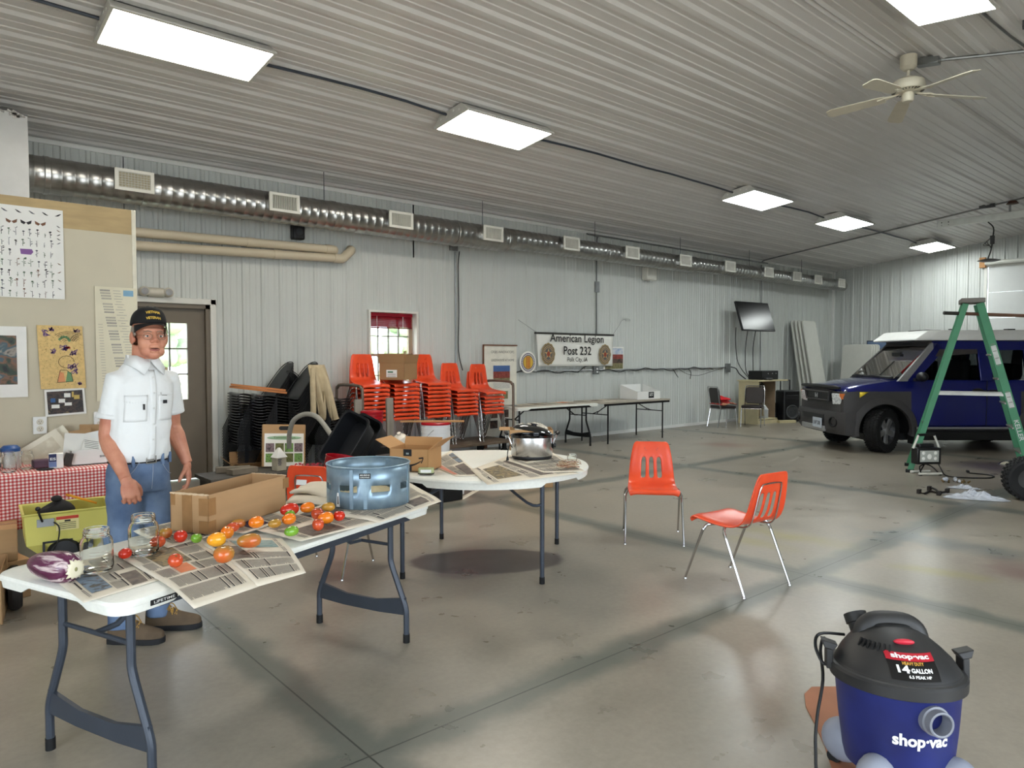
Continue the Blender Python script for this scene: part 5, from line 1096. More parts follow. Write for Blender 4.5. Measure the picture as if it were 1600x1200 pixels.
# ------------------------------------------------------------------ things on the tables
PAPERN = mat('newsprint', (224, 214, 196), 0.85, 0, 0.04, 3); PRINT = mat('newsprint_text', (150, 144, 136), 0.85, 0, 0.15, 90); HEAD = mat('newsprint_headline', (58, 54, 54), 0.8)
NEWSPICS = [picmat('news_landscape', [(110, 96, 78), (120, 140, 160), (74, 66, 60), (150, 132, 104)], 16), picmat('news_field', [(110, 104, 56), (150, 126, 84), (78, 70, 48), (168, 150, 120)], 22), mat('news_orange', (226, 140, 98), 0.8, 0, 0.06, 20),
            picmat('news_dark', [(52, 46, 44), (110, 96, 86), (70, 58, 50)], 22), picmat('news_teal', [(96, 136, 138), (150, 170, 168), (70, 84, 90)], 14), mat('news_purple', (64, 46, 74), 0.8, 0, 0.2, 20), mat('news_red', (226, 150, 128), 0.8, 0, 0.1, 20), mat('news_green', (168, 184, 110), 0.8, 0, 0.1, 20)]
def newspaper(label, cor, z, pics=(), cols=5, inv=None, hw=None, wav=0.004, group=None, seed=1, name='newspaper'):
    """a sheet between four ground-plan corners, lying at height z and drooping where it leaves the table"""
    c0, c1, c2, c3 = [Vector((p[0], p[1], 0)) for p in cor]; q = random.Random(seed); ph = q.random() * 6
    def S(u, v, up=0.0):
        p = c0 * (1 - u) * (1 - v) + c1 * u * (1 - v) + c2 * u * v + c3 * (1 - u) * v
        e = min(u, 1 - u, v, 1 - v); h = z + up + wav * (0.5 + 0.5 * sin(u * 7 + ph) * cos(v * 5 + ph)) * min(1, e * 8 + 0.3)
        if inv:
            l = inv @ p; o = max(0.0, abs(l.y) - hw) if l.y < 0 else 0.0
            if o: h = z + up + 0.001 - 0.07 * o - 0.25 * o * o
        return Vector((p.x, p.y, h))
    m = MB(); m.surf(lambda u, v: S(u, v), 22, 16); o = m.build(name, PAPERN, solid=0.0012, off=1.0); tag(o, label, 'newspaper', group)
    m = MB(); mats_ = [PRINT, HEAD]
    def patch(u0, u1, v0, v1, mi, n=3):
        m.mi = mi; m.surf(lambda a, b: S(u0 + (u1 - u0) * a, v0 + (v1 - v0) * b, 0.0026), n, n)
    for k, (u0, u1, v0, v1, pi__) in enumerate(pics):
        if NEWSPICS[pi__] not in mats_: mats_.append(NEWSPICS[pi__])
        patch(u0, u1, v0, v1, mats_.index(NEWSPICS[pi__]), 6)
    for c_ in range(cols):
        u0 = 0.05 + 0.9 * c_ / cols; u1 = u0 + 0.9 / cols - 0.018; v = 0.06 + 0.05 * q.random()
        while v < 0.92:
            if not any(u0 < p[1] + 0.01 and u1 > p[0] - 0.01 and v < p[3] + 0.02 and v + 0.012 > p[2] - 0.02 for p in pics):
                if q.random() < 0.06: patch(u0, u1, v, v + 0.02, 1, 3); v += 0.02
                else: patch(u0, u1 - (0.02 if q.random() < 0.12 else 0), v, v + 0.010, 0, 3)
            v += 0.019
    m.build('newsprint', mats_, o, smooth=False); return o
I1 = R1.inverted(); HW = 0.7354 / 2 - 0.012; zt = TZ + 0.0015
def G(*q): return [gp(x, y, TZ) for x, y in q]
newspaper('newspaper with a blue sky photo under the eggplant and front jar', G((70, 896), (131, 943), (258, 905), (207, 862)), zt, ((0.20, 0.86, 0.16, 0.40, 0), (0.60, 0.95, 0.6, 0.8, 3)), 4, I1, HW, seed=2)
newspaper('newspaper hanging over the table edge, with an orange advertisement', G((176, 868), (303, 943), (402, 909), (300, 842)), zt + 0.0065, ((0.10, 0.46, 0.22, 0.62, 1), (0.48, 0.62, 0.30, 0.52, 2)), 6, I1, HW, seed=3)
newspaper('newspaper hanging over the table edge beside the orange advertisement page', G((299, 842), (402, 909), (478, 886), (440, 845), ), zt + 0.0075, ((0.30, 0.62, 0.05, 0.36, 3), (0.12, 0.36, 0.36, 0.86, 4)), 6, I1, HW, seed=4)
newspaper('newspaper beneath the far row of tomatoes and the carton', G((200, 836), (262, 862), (392, 824), (330, 806)), zt + 0.012, ((0.5, 0.9, 0.5, 0.9, 3),), 5, I1, HW, seed=5)
newspaper('newspaper under the green tomato near the middle of the table', G((392, 832), (470, 852), (610, 815), (520, 788)), zt + 0.014, ((0.08, 0.42, 0.5, 0.86, 3), (0.55, 0.95, 0.15, 0.5, 3)), 5, I1, HW, seed=6)
newspaper('newspaper with a purple photo in front of the long carton', G((300, 826), (380, 842), (455, 818), (400, 796)), zt + 0.020, ((0.45, 0.92, 0.25, 0.6, 5), (0.1, 0.4, 0.1, 0.5, 4)), 4, I1, HW, seed=7)
newspaper('newspaper under the galvanised ring, jutting past the table end', G((520, 812), (592, 822), (690, 788), (640, 760)), zt + 0.019, ((0.65, 0.9, 0.6, 0.85, 3),), 5, I1, HW, seed=8)
o = None
for k in range(2):
    A = G((447, 789), (520, 796), (560, 776), (470, 762)) if k == 0 else G((452, 776), (512, 786), (540, 770), (486, 760))
    m = MB(); m.surf(lambda u, v: (A[0] * (1 - u) * (1 - v) + A[1] * u * (1 - v) + A[2] * u * v + A[3] * (1 - u) * v) + Vector((0, 0, 0.012 + 0.014 * k + 0.018 * sin(u * pi) + 0.004 * sin(v * 9))), 14, 10)
    o = m.build('folded_newspaper', PAPERN, solid=0.012); tag(o, ['folded newspaper between the carton and the galvanised ring, lower of two', 'rolled folded newspaper on top of another behind the tomatoes'][k], 'newspaper')
    m = MB()
    for j in range(5): m.surf(lambda u, v: (A[0] * (1 - u) * (1 - v) + A[1] * u * (1 - v) + A[2] * u * v + A[3] * (1 - u) * v) + Vector((0, 0, 0.0135 + 0.014 * k + 0.018 * sin(u * pi) + 0.004 * sin(v * 9))), 2, 2) if False else None
# tomatoes
def tom_mat(name, a, b_, sc=1.3): return mat(name, a, 0.16, 0, 0.0, sc * 8, col2=b_, coat=0.3)
TM = {'red': tom_mat('tomato_red', (206, 52, 28), (188, 34, 20)), 'orange': tom_mat('tomato_orange', (240, 138, 30), (232, 104, 24)), 'green': tom_mat('tomato_green', (126, 176, 52), (92, 142, 42)), 'blush': tom_mat('tomato_blush', (208, 92, 44), (150, 140, 58), 0.9), 'gold': tom_mat('tomato_gold', (244, 176, 44), (240, 140, 30)), 'olive': tom_mat('tomato_olive', (196, 140, 52), (150, 120, 50)), 'rust': tom_mat('tomato_rust', (206, 84, 44), (180, 62, 34))}
SCAR = mat('stem_scar', (120, 96, 50), 0.8); GREENSTEM = mat('green_stem', (84, 110, 48), 0.7)
def tomato(x, y, w, h, kind, label, z0=0.0, tilt=0.0, yaw=0.0):
    c_ = gp(x, y, TZ + 0.03); dep = (c_ - Vector((0, 0, EYE))).dot(FW); k = dep / FPX; a, b_ = w * k / 2, h * k / 2
    c_ = gp(x, y, TZ + 0.012 + b_ + z0); ln = a > b_ * 1.18
    m = MB()
    if ln: m.lathe([(0.0, -1.0), (0.32, -0.95), (0.62, -0.78), (0.86, -0.45), (0.98, -0.05), (1.0, 0.2), (0.92, 0.55), (0.72, 0.82), (0.42, 0.95), (0.15, 0.96), (0.0, 0.93)], 20, Matrix.Rotation(pi / 2, 4, 'Y') @ Matrix.Diagonal((b_, b_, a, 1)))
    else: m.lathe([(0.0, -0.93), (0.4, -0.9), (0.75, -0.66), (0.96, -0.2), (1.0, 0.1), (0.9, 0.5), (0.66, 0.80), (0.34, 0.92), (0.14, 0.90), (0.0, 0.84)], 20, Matrix.Diagonal((a, a, b_, 1)))
    o = m.build('tomato', TM[kind]); o.location = c_; o.rotation_euler = (tilt, 0.0, yaw); tag(o, label, 'tomato', 'tomatoes spread on the newspapers')
    m = MB(); p = (a * 0.94, 0, 0) if ln else (0, 0, b_ * 0.86); m.ell(p, (0.004, 0.004, 0.004), 8, 6); m.build('stem_scar', SCAR, o)
for q in ((195, 865, 21, 17, 'red', 'small red tomato just beside the taller glass jar', 0.005, 0, 0.6), (274, 876, 22, 21, 'rust', 'mottled rust tomato on the orange advertisement page', 0.008, 0.5, 0), (350, 866, 31, 27, 'blush', 'large green and orange tomato nearest the table edge', 0.01, 0, -0.7),
          (389, 845, 35, 22, 'blush', 'long red and green tomato above the teal newspaper picture', 0.01, 0, -0.2), (338, 843, 28, 22, 'gold', 'big golden tomato in front of the long carton', 0.012, 0, 0.1), (355, 832, 20, 19, 'orange', 'round orange tomato touching the big golden one', 0.012, 0.3, 0),
          (307, 841, 17, 15, 'green', 'small green tomato by the carton corner', 0.012, 0, 0), (282, 838, 20, 19, 'red', 'round red tomato between the small green one and the jar', 0.012, 0.2, 0), (259, 833, 19, 17, 'blush', 'blushing tomato half behind another beside the taller jar', 0.012, 0, 0.8),
          (246, 847, 23, 18, 'rust', 'rust tomato seen partly through the taller jar', 0.010, 0, 0.4), (363, 824, 22, 15, 'rust', 'dark rust tomato behind the round orange one', 0.016, 0, 0.3), (372, 818, 22, 14, 'blush', 'red and olive tomato against the carton side', 0.018, 0, -0.2),
          (400, 816, 23, 18, 'orange', 'oval orange tomato standing alone by the carton', 0.02, 0, 0.15), (429, 818, 21, 14, 'olive', 'small orange brown oval tomato beside the purple newspaper photo', 0.018, 0, 0.2), (451, 811, 22, 17, 'orange', 'orange tomato with a green one behind it', 0.016, 0, 0.2),
          (453, 803, 15, 11, 'green', 'small yellow green tomato behind the orange one', 0.020, 0, 0), (452, 796, 30, 19, 'red', 'biggest red tomato by the far carton corner', 0.020, 0, 0.2), (480, 793, 23, 16, 'orange', 'orange tomato next to the biggest red one', 0.020, 0, 0.2),
          (513, 792, 20, 14, 'olive', 'olive orange tomato closest to the galvanised ring', 0.02, 0, -0.3), (496, 803, 19, 18, 'rust', 'rust tomato between orange ones near the ring', 0.016, 0.3, 0), (509, 809, 24, 18, 'orange', 'large orange tomato near the ring', 0.016, 0, -0.1),
          (530, 806, 18, 16, 'red', 'round red tomato in front of the ring', 0.018, 0, 0), (497, 820, 18, 19, 'rust', 'upright reddish brown tomato on the dark newspaper photo', 0.014, 0.2, 0), (455, 830, 23, 16, 'green', 'pale green oval tomato alone on the newspaper', 0.014, 0, 0.2)):
    tomato(q[0], q[1], q[2], q[3], q[4], q[5], q[6], q[7], q[8])
# striped eggplant
c_ = gp(83, 884, TZ + 0.052); a_ = gp(46, 884, TZ + 0.04); b_ = gp(112, 882, TZ + 0.05); ax = (b_ - a_).normalized(); ax = (ax + Vector((0.0, -0.55, 0))).normalized()
t = thing('eggplant', 'purple and white streaked eggplant lying on the newspaper', 'eggplant', c_, atan2(ax.y, ax.x))
EGG = picmat('eggplant_skin', [(58, 22, 44), (84, 34, 62), (96, 44, 74), (206, 186, 186), (70, 26, 52)], 26, 0.25, stretch=(0.14, 1.5, 1.5), contrast=0.24)
m = MB(); pr = [(0.0, -0.115), (0.012, -0.112), (0.026, -0.098), (0.038, -0.07), (0.047, -0.03), (0.053, 0.01), (0.055, 0.045), (0.051, 0.075), (0.040, 0.098), (0.026, 0.108), (0.016, 0.108), (0.0, 0.104)]
m.lathe(pr, 28, Matrix.Rotation(pi / 2, 4, 'Y')); m.build('fruit', EGG, t)
m = MB(); st = []
for i in range(28): r = 0.028 + 0.012 * ((i % 2) * 1.0) * (0.6 + 0.4 * sin(i * 2.3)); a = 2 * pi * i / 28; st.append((r, a))
m.add([(0.1095, 0, 0)] + [(0.1098 - 22.0 * max(0.0, r - 0.024) ** 2 - 0.0, r * cos(a), r * sin(a)) for r, a in st] + [(0.1105, 0.02 * cos(2 * pi * i / 28), 0.02 * sin(2 * pi * i / 28)) for i in range(28)], [(0, 29 + i, 29 + (i + 1) % 28) for i in range(28)] + [(29 + i, 1 + i, 1 + (i + 1) % 28, 29 + (i + 1) % 28) for i in range(28)])
m.build('calyx_star', mat('eggplant_cream', (232, 224, 196), 0.5, 0, 0.05), t, solid=0.004, off=1.0)
m = MB(); m.ell((0.113, 0, 0), (0.004, 0.006, 0.008), 10, 6); m.build('stem_scar', mat('stem_green_grey', (140, 136, 92), 0.8), t)
# jars
JG = mat('jar_glass', (250, 253, 252), 0.03, 0, 0.0, trans=1.0, ior=1.22, spec=0.6)
def jar(label, x, y, h, r, par=None, loc=None):
    p = loc or gp(x, y, TZ + 0.014); t = thing('glass_jar', label, 'jar', p)
    m = MB(); k = r / 0.05
    o_ = [(0.0, 0.004), (0.036 * k, 0.0), (0.046 * k, 0.006), (0.05 * k, 0.02), (0.05 * k, h * 0.66), (0.046 * k, h * 0.76), (0.040 * k, h * 0.81), (0.041 * k, h * 0.835), (0.038 * k, h * 0.85), (0.041 * k, h * 0.875), (0.038 * k, h * 0.90), (0.041 * k, h * 0.925), (0.038 * k, h * 0.95), (0.039 * k, h * 0.985), (0.0365 * k, h), (0.034 * k, h * 0.99), (0.034 * k, h * 0.82), (0.042 * k, h * 0.75), (0.046 * k, h * 0.65), (0.046 * k, 0.022), (0.040 * k, 0.012), (0.0, 0.010)]
    m.lathe(o_, 32, cap0=False, cap1=False); m.build('glass', JG, t)
    m = MB()
    for i in range(4): m.tube(arc((0, 0, h * (0.3 + 0.07 * i)), 0.0502 * k, -2.2, -1.0, 10), 0.0008, 5)
    m.build('embossing', JG, t)
jar('empty glass canning jar between the eggplant and the taller jar', 152, 893, 0.158, 0.053); jar('empty taller glass canning jar in the middle of the newspapers', 225, 866, 0.158, 0.054)
# cartons
def carton(name, label, A, B, D, h, m_=CARD, flaps=(), group=None, min_=CARD_IN):
    """open carton: floor corners A (near), B along the long side, D along the short side; flaps are (side, angle, length)"""
    A, B, D = Vector(A), Vector(B), Vector(D); u = B - A; v = D - A; v = v - u * (u.dot(v) / u.length_squared); lu, lv = u.length, v.length
    t = thing(name, label, 'box', A, atan2(u.y, u.x), group); s = 1 if u.x * v.y - u.y * v.x > 0 else -1; w = 0.005
    m = MB(); m.box((lu / 2, s * lv / 2, w / 2 + 0.001), (lu, lv, w))
    m.box((lu / 2, s * w / 2, h / 2), (lu, w, h)); m.box((lu / 2, s * (lv - w / 2), h / 2), (lu, w, h)); m.box((w / 2, s * lv / 2, h / 2), (w, lv, h)); m.box((lu - w / 2, s * lv / 2, h / 2), (w, lv, h)); m.build('walls', m_, t, smooth=False)
    for side, ang, ln in flaps:
        ca, sa = cos(ang) * ln, sin(ang) * ln; m = MB()
        P_ = {'n': ((0, 0), (lu, 0), (0, -s)), 'f': ((0, s * lv), (lu, s * lv), (0, s)), 'l': ((0, 0), (0, s * lv), (-1, 0)), 'r': ((lu, 0), (lu, s * lv), (1, 0))}[side]
        a, b, n_ = P_; m.add([(a[0], a[1], h), (b[0], b[1], h), (b[0] + n_[0] * ca, b[1] + n_[1] * ca, h + sa), (a[0] + n_[0] * ca, a[1] + n_[1] * ca, h + sa)], [(0, 1, 2, 3)]); m.build('flap', m_, t, solid=0.004, smooth=False)
    return t, lu, s * lv
zb = TZ + 0.024
cb, lu, lv = carton('cardboard_box', 'long open brown carton with torn rim and packing tape on the table', gp(326, 835, zb), gp(447, 795, zb), gp(268, 829, zb), 0.168)
for c_, d_ in (((lu, -0.0005, 0.13), (0.045, 0.0015, 0.05)), ((0.022, -0.0012, 0.115), (0.045, 0.0015, 0.075)), ((0.022, -0.0012, 0.03), (0.045, 0.0015, 0.05)), ((-0.0012, lv * 0.12, 0.115), (0.0015, abs(lv) * 0.24, 0.075)), ((-0.0012, lv * 0.55, 0.085), (0.0015, abs(lv) * 0.26, 0.165)), ((-0.0012, lv * 0.93, 0.14), (0.0015, abs(lv) * 0.12, 0.05)), ((-0.0012, lv * 0.12, 0.03), (0.0015, abs(lv) * 0.24, 0.05))): m = MB(); m.box(c_, d_); m.build('packing_tape', TAPE, cb)
m = MB(); q = random.Random(4)
for k in range(26): m.box((0.0, lv * k / 26 + 0.003, 0.168), (0.007, 0.008, 0.004 + 0.006 * q.random())); m.box((lu, lv * k / 26 + 0.003, 0.168), (0.007, 0.008, 0.003 + 0.005 * q.random()))
m.build('torn_rim', mat('torn_cardboard', (206, 182, 150), 0.9), cb)
# galvanised ring
ZINC = mat('zinc_ring', (150, 172, 186), 0.38, 0.55, 0.14, 14, col2=(122, 144, 160)); t = thing('galvanised_ring', 'blue grey galvanised metal ring with oblong slots on the table', 'metal ring', gp(576, 782, TZ + 0.030) + Vector((0, 0, -0.004)), 0.2)
m = MB(); n_, zs = 96, [0.0, 0.055, 0.085, 0.118, 0.15, 0.205]; r_ = 0.213; vs = [(r_ * cos(2 * pi * i / n_), r_ * sin(2 * pi * i / n_), z) for z in zs for i in range(n_)]; fs = []
for j in range(len(zs) - 1):
    for i in range(n_):
        k = i % 12
        if (j in (2,) and 2 <= k <= 8) or (j in (1, 3) and 3 <= k <= 7 and False): continue
        fs.append((j * n_ + i, j * n_ + (i + 1) % n_, (j + 1) * n_ + (i + 1) % n_, (j + 1) * n_ + i))
m.add(vs, fs); m.build('band', ZINC, t, solid=0.0025)
m = MB(); m.tube([(r_ * cos(2 * pi * i / 64), r_ * sin(2 * pi * i / 64), 0.205) for i in range(64)], 0.0045, 8, closed=True); m.build('rolled_rim', ZINC, t)
for a in (0.35, 2.0, -2.36, -1.08, 3.6): m = MB(); m.box((r_ * 1.0 * cos(a), r_ * sin(a), 0.1), (0.006, 0.018, 0.195), Matrix.Rotation(a, 3, 'Z')); m.build('seam_strip', ZINC, t)
va = atan2(-t.location.y, -t.location.x) - 0.2
m = MB(); m.mi = 0; T = ontri((0, 0, 0), (1, 0, 0), (0, 0, 1)); TL = Matrix.Rotation(va + pi / 2 - 0.08, 4, 'Z') @ Matrix.Translation((0, -r_ - 0.004, 0.168)) @ T
m.box((0, 0, 0), (0.001, 0.001, 0.001)); m.v.clear(); m.f.clear(); m.m.clear()
m.add([(-0.028, -0.013, 0), (0.028, -0.013, 0), (0.028, 0.013, 0), (-0.028, 0.013, 0)], [(0, 1, 2, 3)], TL); m.mi = 1
put_text(m, 'BEHRENS', TL @ Matrix.Translation((0, 0.005, 0.0006)), 0.046, 0.007); put_text(m, 'HARDWARE', TL @ Matrix.Translation((0, -0.006, 0.0006)), 0.046, 0.006); m.build('label', [INK, LABELW], t, smooth=False)
m = MB(); TL = Matrix.Rotation(va + pi / 2 - 0.75, 4, 'Z') @ Matrix.Translation((0, -r_ - 0.006, 0.045)) @ T; m.add([(-0.012, -0.035, 0), (0.012, -0.035, 0), (0.006, 0.035, 0), (-0.006, 0.035, 0)], [(0, 1, 2, 3)], TL); m.mi = 1; m.add([(-0.004, -0.022, 0.0006), (0.004, -0.022, 0.0006), (0.003, 0.018, 0.0006), (-0.003, 0.018, 0.0006)], [(0, 1, 2, 3)], TL); m.build('tag', [LABELW, INK], t, smooth=False)
m = MB(); q = random.Random(8)
m.surf(lambda u, v: (0.16 * v * cos(2 * pi * u), 0.16 * v * sin(2 * pi * u), 0.035 + 0.05 * (1 - v) + 0.02 * sin(u * 30 + v * 9) * v), 36, 9, cu=True); o = m.build('crumpled_paper', mat('cream_crumpled_paper', (224, 212, 176), 0.85, 0, 0.08, 14, 0.3)); o.location = t.location + Vector((0, 0, 0.003)); tag(o, 'crumpled cream paper inside the galvanised ring', 'paper')
# things on the round table
zr = TZ + 0.0015
newspaper('newspaper with red and green headers by the smiling arrow carton', G((668, 726), (712, 745), (752, 744), (705, 704)), zr, ((0.2, 0.9, 0.06, 0.2, 6), (0.55, 0.95, 0.5, 0.9, 3), (0.1, 0.5, 0.75, 0.95, 0)), 4, None, None, 0.003, seed=11)
newspaper('newspaper with brown photos in front of the slow cooker', G((735, 736), (762, 760), (905, 742), (800, 712)), zr + 0.006, ((0.12, 0.9, 0.62, 0.78, 3), (0.2, 0.8, 0.16, 0.46, 1)), 5, None, None, 0.003, seed=12)
newspaper('newspaper under the slow cooker on the round table', G((790, 722), (850, 742), (915, 740), (860, 708)), zr + 0.012, ((0.1, 0.3, 0.2, 0.6, 3),), 5, None, None, 0.003, seed=13)
A = gp(609, 735, TZ + 0.006); B = gp(677, 743, TZ + 0.006); D = gp(640, 716, TZ + 0.006)
ab, lu, lv = carton('cardboard_box', 'open carton with a curved smile arrow standing on the round table', A, A + Vector((0.157, -0.232, 0)), A + Vector((0.21, 0.14, 0)), 0.150, mat('tan_carton', (184, 140, 92), 0.8, 0, 0.05, 3), (('l', 0.5, 0.12), ('r', 0.65, 0.12), ('f', 1.2, 0.06)))
m = MB(); T = ontri((lu / 2, -0.0012, 0.07), (1, 0, 0), (0, 0, 1)); up_ = []; dn = []
for i in range(17): a = -1 + 2 * i / 16; yy = -0.03 + 0.032 * a * a; w_ = 0.0065 * (1 - 0.55 * a * a); up_.append((a * 0.088 + 0.0, yy + w_)); dn.append((a * 0.088, yy - w_))
for i in range(16): m.add([(*dn[i], 0), (*dn[i + 1], 0), (*up_[i + 1], 0), (*up_[i], 0)], [(0, 1, 2, 3)], T)
m.add([(0.070, 0.024, 0), (0.105, 0.030, 0), (0.108, 0.021, 0), (0.075, 0.015, 0)], [(0, 1, 2, 3)], T); m.add([(0.105, 0.030, 0), (0.108, 0.021, 0), (0.094, -0.014, 0), (0.088, -0.010, 0)], [(0, 1, 2, 3)], T); m.build('smile_arrow', INK, ab, smooth=False)
for z_, h_, bits in ((0.126, 0.046, ((0.120, 0.02, 0.012),)), (0.02, 0.036, ((0.026, 0.036, 0.003), (0.016, 0.03, 0.003)))):
    m = MB(); m.mi = 0; m.box((lu * 0.47, -0.001, z_), (0.06, 0.0015, h_)); m.mi = 1
    for zz, w_, hh in bits: m.box((lu * 0.47, -0.002, zz), (w_, 0.0015, hh))
    m.build('printed_tape', [mat('black_tape', (26, 28, 32), 0.4), mat('tape_print', (150, 160, 160), 0.5)], ab, smooth=False)
m = MB(); m.box((0, 0, 0.02), (0.1, 0.05, 0.038)); o = m.build('seed_packet_box', mat('pale_green_print', (170, 176, 130), 0.6, 0, 0.3, 20), bevel=0.004); o.location = gp(666, 740, TZ + 0.009); o.rotation_euler = (0, 0, -0.72); tag(o, 'little green printed box on the round table beside the smile arrow carton', 'small box')
m = MB(); m.box((0, -0.0255, 0.02), (0.07, 0.001, 0.02)); m.build('label', LABELW, o); m = MB(); m.box((0, 0, 0.003), (0.104, 0.054, 0.006)); m.build('tray', INK, o)
# slow cooker
STEEL = mat('brushed_steel', (196, 196, 196), 0.26, 1.0, 0.12, 3, stretch=(1, 1, 0.1)); t = thing('slow_cooker', 'oval stainless slow cooker with its black lid tilted on top', 'slow cooker', gp(831, 716, TZ + 0.018), radians(-38))
m = MB(); m.lathe([(0.13, 0.0), (0.142, 0.005), (0.146, 0.022), (0.144, 0.026)], 48, None, 1.04, 0.8); m.build('base', BLACK, t)
m = MB(); m.lathe([(0.146, 0.024), (0.150, 0.03), (0.153, 0.155), (0.152, 0.162), (0.146, 0.164)], 48, None, 1.04, 0.8); m.build('body', STEEL, t)
m = MB(); m.lathe([(0.146, 0.160), (0.156, 0.168), (0.158, 0.180), (0.150, 0.184), (0.138, 0.178), (0.13, 0.09), (0.0, 0.08)], 48, None, 1.04, 0.8, cap0=False, cap1=False); m.build('crock', mat('black_glaze', (16, 16, 18), 0.12, 0, 0.1, coat=0.6), t)
LT = Matrix.Translation((0.005, -0.01, 0.203)) @ Matrix.Rotation(radians(11), 4, 'Y') @ Matrix.Rotation(radians(-4), 4, 'X')
m = MB(); m.lathe([(0.146, 0.0), (0.149, 0.004), (0.143, 0.012), (0.12, 0.03), (0.08, 0.042), (0.03, 0.048), (0.0, 0.049)], 48, LT, 1.04, 0.8); ld = m.build('lid', mat('dark_lid_glass', (22, 24, 24), 0.06, 0, 0.05, coat=0.8), t)
m = MB(); m.T = LT; m.lathe([(0.02, 0.044), (0.02, 0.052), (0.028, 0.056), (0.028, 0.060), (0.0, 0.063)], 18); m.T = Matrix(); m.build('lid_knob', BLACK, ld)
for s in (-1, 1):
    m = MB()
    for y in (-0.04, 0.04): m.tube(smooth_path([(s * 0.157, y, 0.115), (s * 0.17, y, 0.15), (s * 0.19, y * 0.9, 0.19)], 4), 0.005, 8)
    hd_ = m.build('handle_wire', CHROME, t); m = MB(); m.tube(smooth_path([(s * 0.186, -0.05, 0.188), (s * 0.2, -0.025, 0.199), (s * 0.2, 0.025, 0.199), (s * 0.186, 0.05, 0.188)], 4), 0.011, 10); m.build('handle_grip', BLACK, hd_)
m = MB(); m.lathe([(0.024, 0), (0.024, 0.006), (0.017, 0.01), (0.015, 0.022), (0, 0.024)], 20, Matrix.Translation((0.156, -0.02, 0.10)) @ Matrix.Rotation(pi / 2, 4, 'Y')); m.build('dial', BLACK, t)
m = MB(); m.tube(smooth_path([(-0.15, -0.06, 0.09), (-0.17, -0.07, 0.11), (-0.185, -0.075, 0.06), (-0.187, -0.08, 0.02)], 4), 0.0035, 6); m.lathe([(0.004, 0.03), (0.009, 0.012), (0.011, -0.008), (0.0, -0.009)], 10, Matrix.Translation((-0.187, -0.08, 0.0))); m.build('power_cord', CORD, t)
# string tangle and little jar
STR = mat('jute_string', (176, 150, 122), 0.8, 0, 0.2, 30); m = MB(); q = random.Random(12); p0 = gp(888, 731, TZ + 0.025)
for k in range(16):
    pts = []; a = q.random() * 6; r = 0.03 + 0.05 * q.random()
    for i in range(7): a += 0.8 + q.random() * 0.5; pts.append((r * 1.25 * cos(a) + 0.01 * q.random(), r * 0.85 * sin(a), 0.004 + 0.045 * q.random()))
    m.mi = k % 3; m.tube(smooth_path(pts, 4), 0.0022, 5)
o = m.build('string_tangle', [STR, mat('pale_twine', (206, 192, 168), 0.8), mat('rusty_wire', (132, 82, 60), 0.6)]); o.location = p0; tag(o, 'tangle of brown string and wire on the round table', 'string')
jar('small clear jar behind the string tangle on the round table', 893, 722, 0.062, 0.036, loc=gp(894, 722, TZ + 0.004))
# white carton and newspapers on the wall tables
for k, (x0, x1, y0, y1, lb) in enumerate(((7.25, 7.7, 8.1, 8.65, 'newspaper at the end of the wall table nearest the poster board'), (7.75, 8.3, 8.12, 8.7, 'newspaper in the middle of the wall table nearer the poster board'), (8.35, 8.85, 8.1, 8.65, 'newspaper at the end of the wall table where the two tables meet'), (9.05, 9.75, 8.1, 8.6, 'newspaper on the grey wall table beside the white carton'))):
    newspaper(lb, [(x0, y0), (x1, y0), (x1, y1), (x0, y1)], TZ + (0.006 if k == 3 else 0.0015), ((0.1, 0.5, 0.55, 0.9, k % 4),), 4, None, None, 0.008, seed=20 + k)
t = thing('white_carton', 'white display carton with sloped sides on the grey wall table', 'box', (10.38, 8.34, TZ + 0.006), radians(-2)); WC = mat('white_card', (226, 226, 222), 0.6, 0, 0.02)
m = MB(); L_, D_ = 0.62, 0.42
m.box((0, 0, 0.003), (L_, D_, 0.004)); m.box((0, -D_ / 2, 0.07), (L_, 0.005, 0.14)); m.box((-0.03, D_ / 2, 0.13), (L_ * 0.9, 0.005, 0.26))
for s in (-1, 1): m.hexa([(s * L_ / 2 - 0.0025, -D_ / 2, 0.002), (s * L_ / 2 + 0.0025, -D_ / 2, 0.002), (s * L_ / 2 + 0.0025, D_ / 2, 0.002), (s * L_ / 2 - 0.0025, D_ / 2, 0.002)], [(s * L_ / 2 - 0.0025, -D_ / 2, 0.14), (s * L_ / 2 + 0.0025, -D_ / 2, 0.14), (s * L_ / 2 + 0.0025, D_ / 2, 0.26), (s * L_ / 2 - 0.0025, D_ / 2, 0.26)])
m.build('walls', WC, t, smooth=False)
m = MB(); m.mi = 0; m.box((0.06, -D_ / 2 - 0.0035, 0.075), (0.15, 0.001, 0.11)); m.mi = 1
T = ontri((0.06, -D_ / 2 - 0.0045, 0.0), (1, 0, 0), (0, 0, 1)); put_text(m, 'U-DIG', T @ Matrix.Translation((0, 0.102, 0)), 0.10, 0.022, 0.02); put_text(m, 'MOW', T @ Matrix.Translation((0, 0.07, 0)), 0.09, 0.026, 0.02); m.build('label', [INK, LABELW], t, smooth=False)
m = MB(); m.lathe([(0.07, 0), (0.075, 0.005), (0.07, 0.12)], 20, Matrix.Translation((0.02, 0.08, 0.006)), cap1=True); m.build('inner_tub', mat('translucent_tub', (206, 210, 214), 0.3), t)

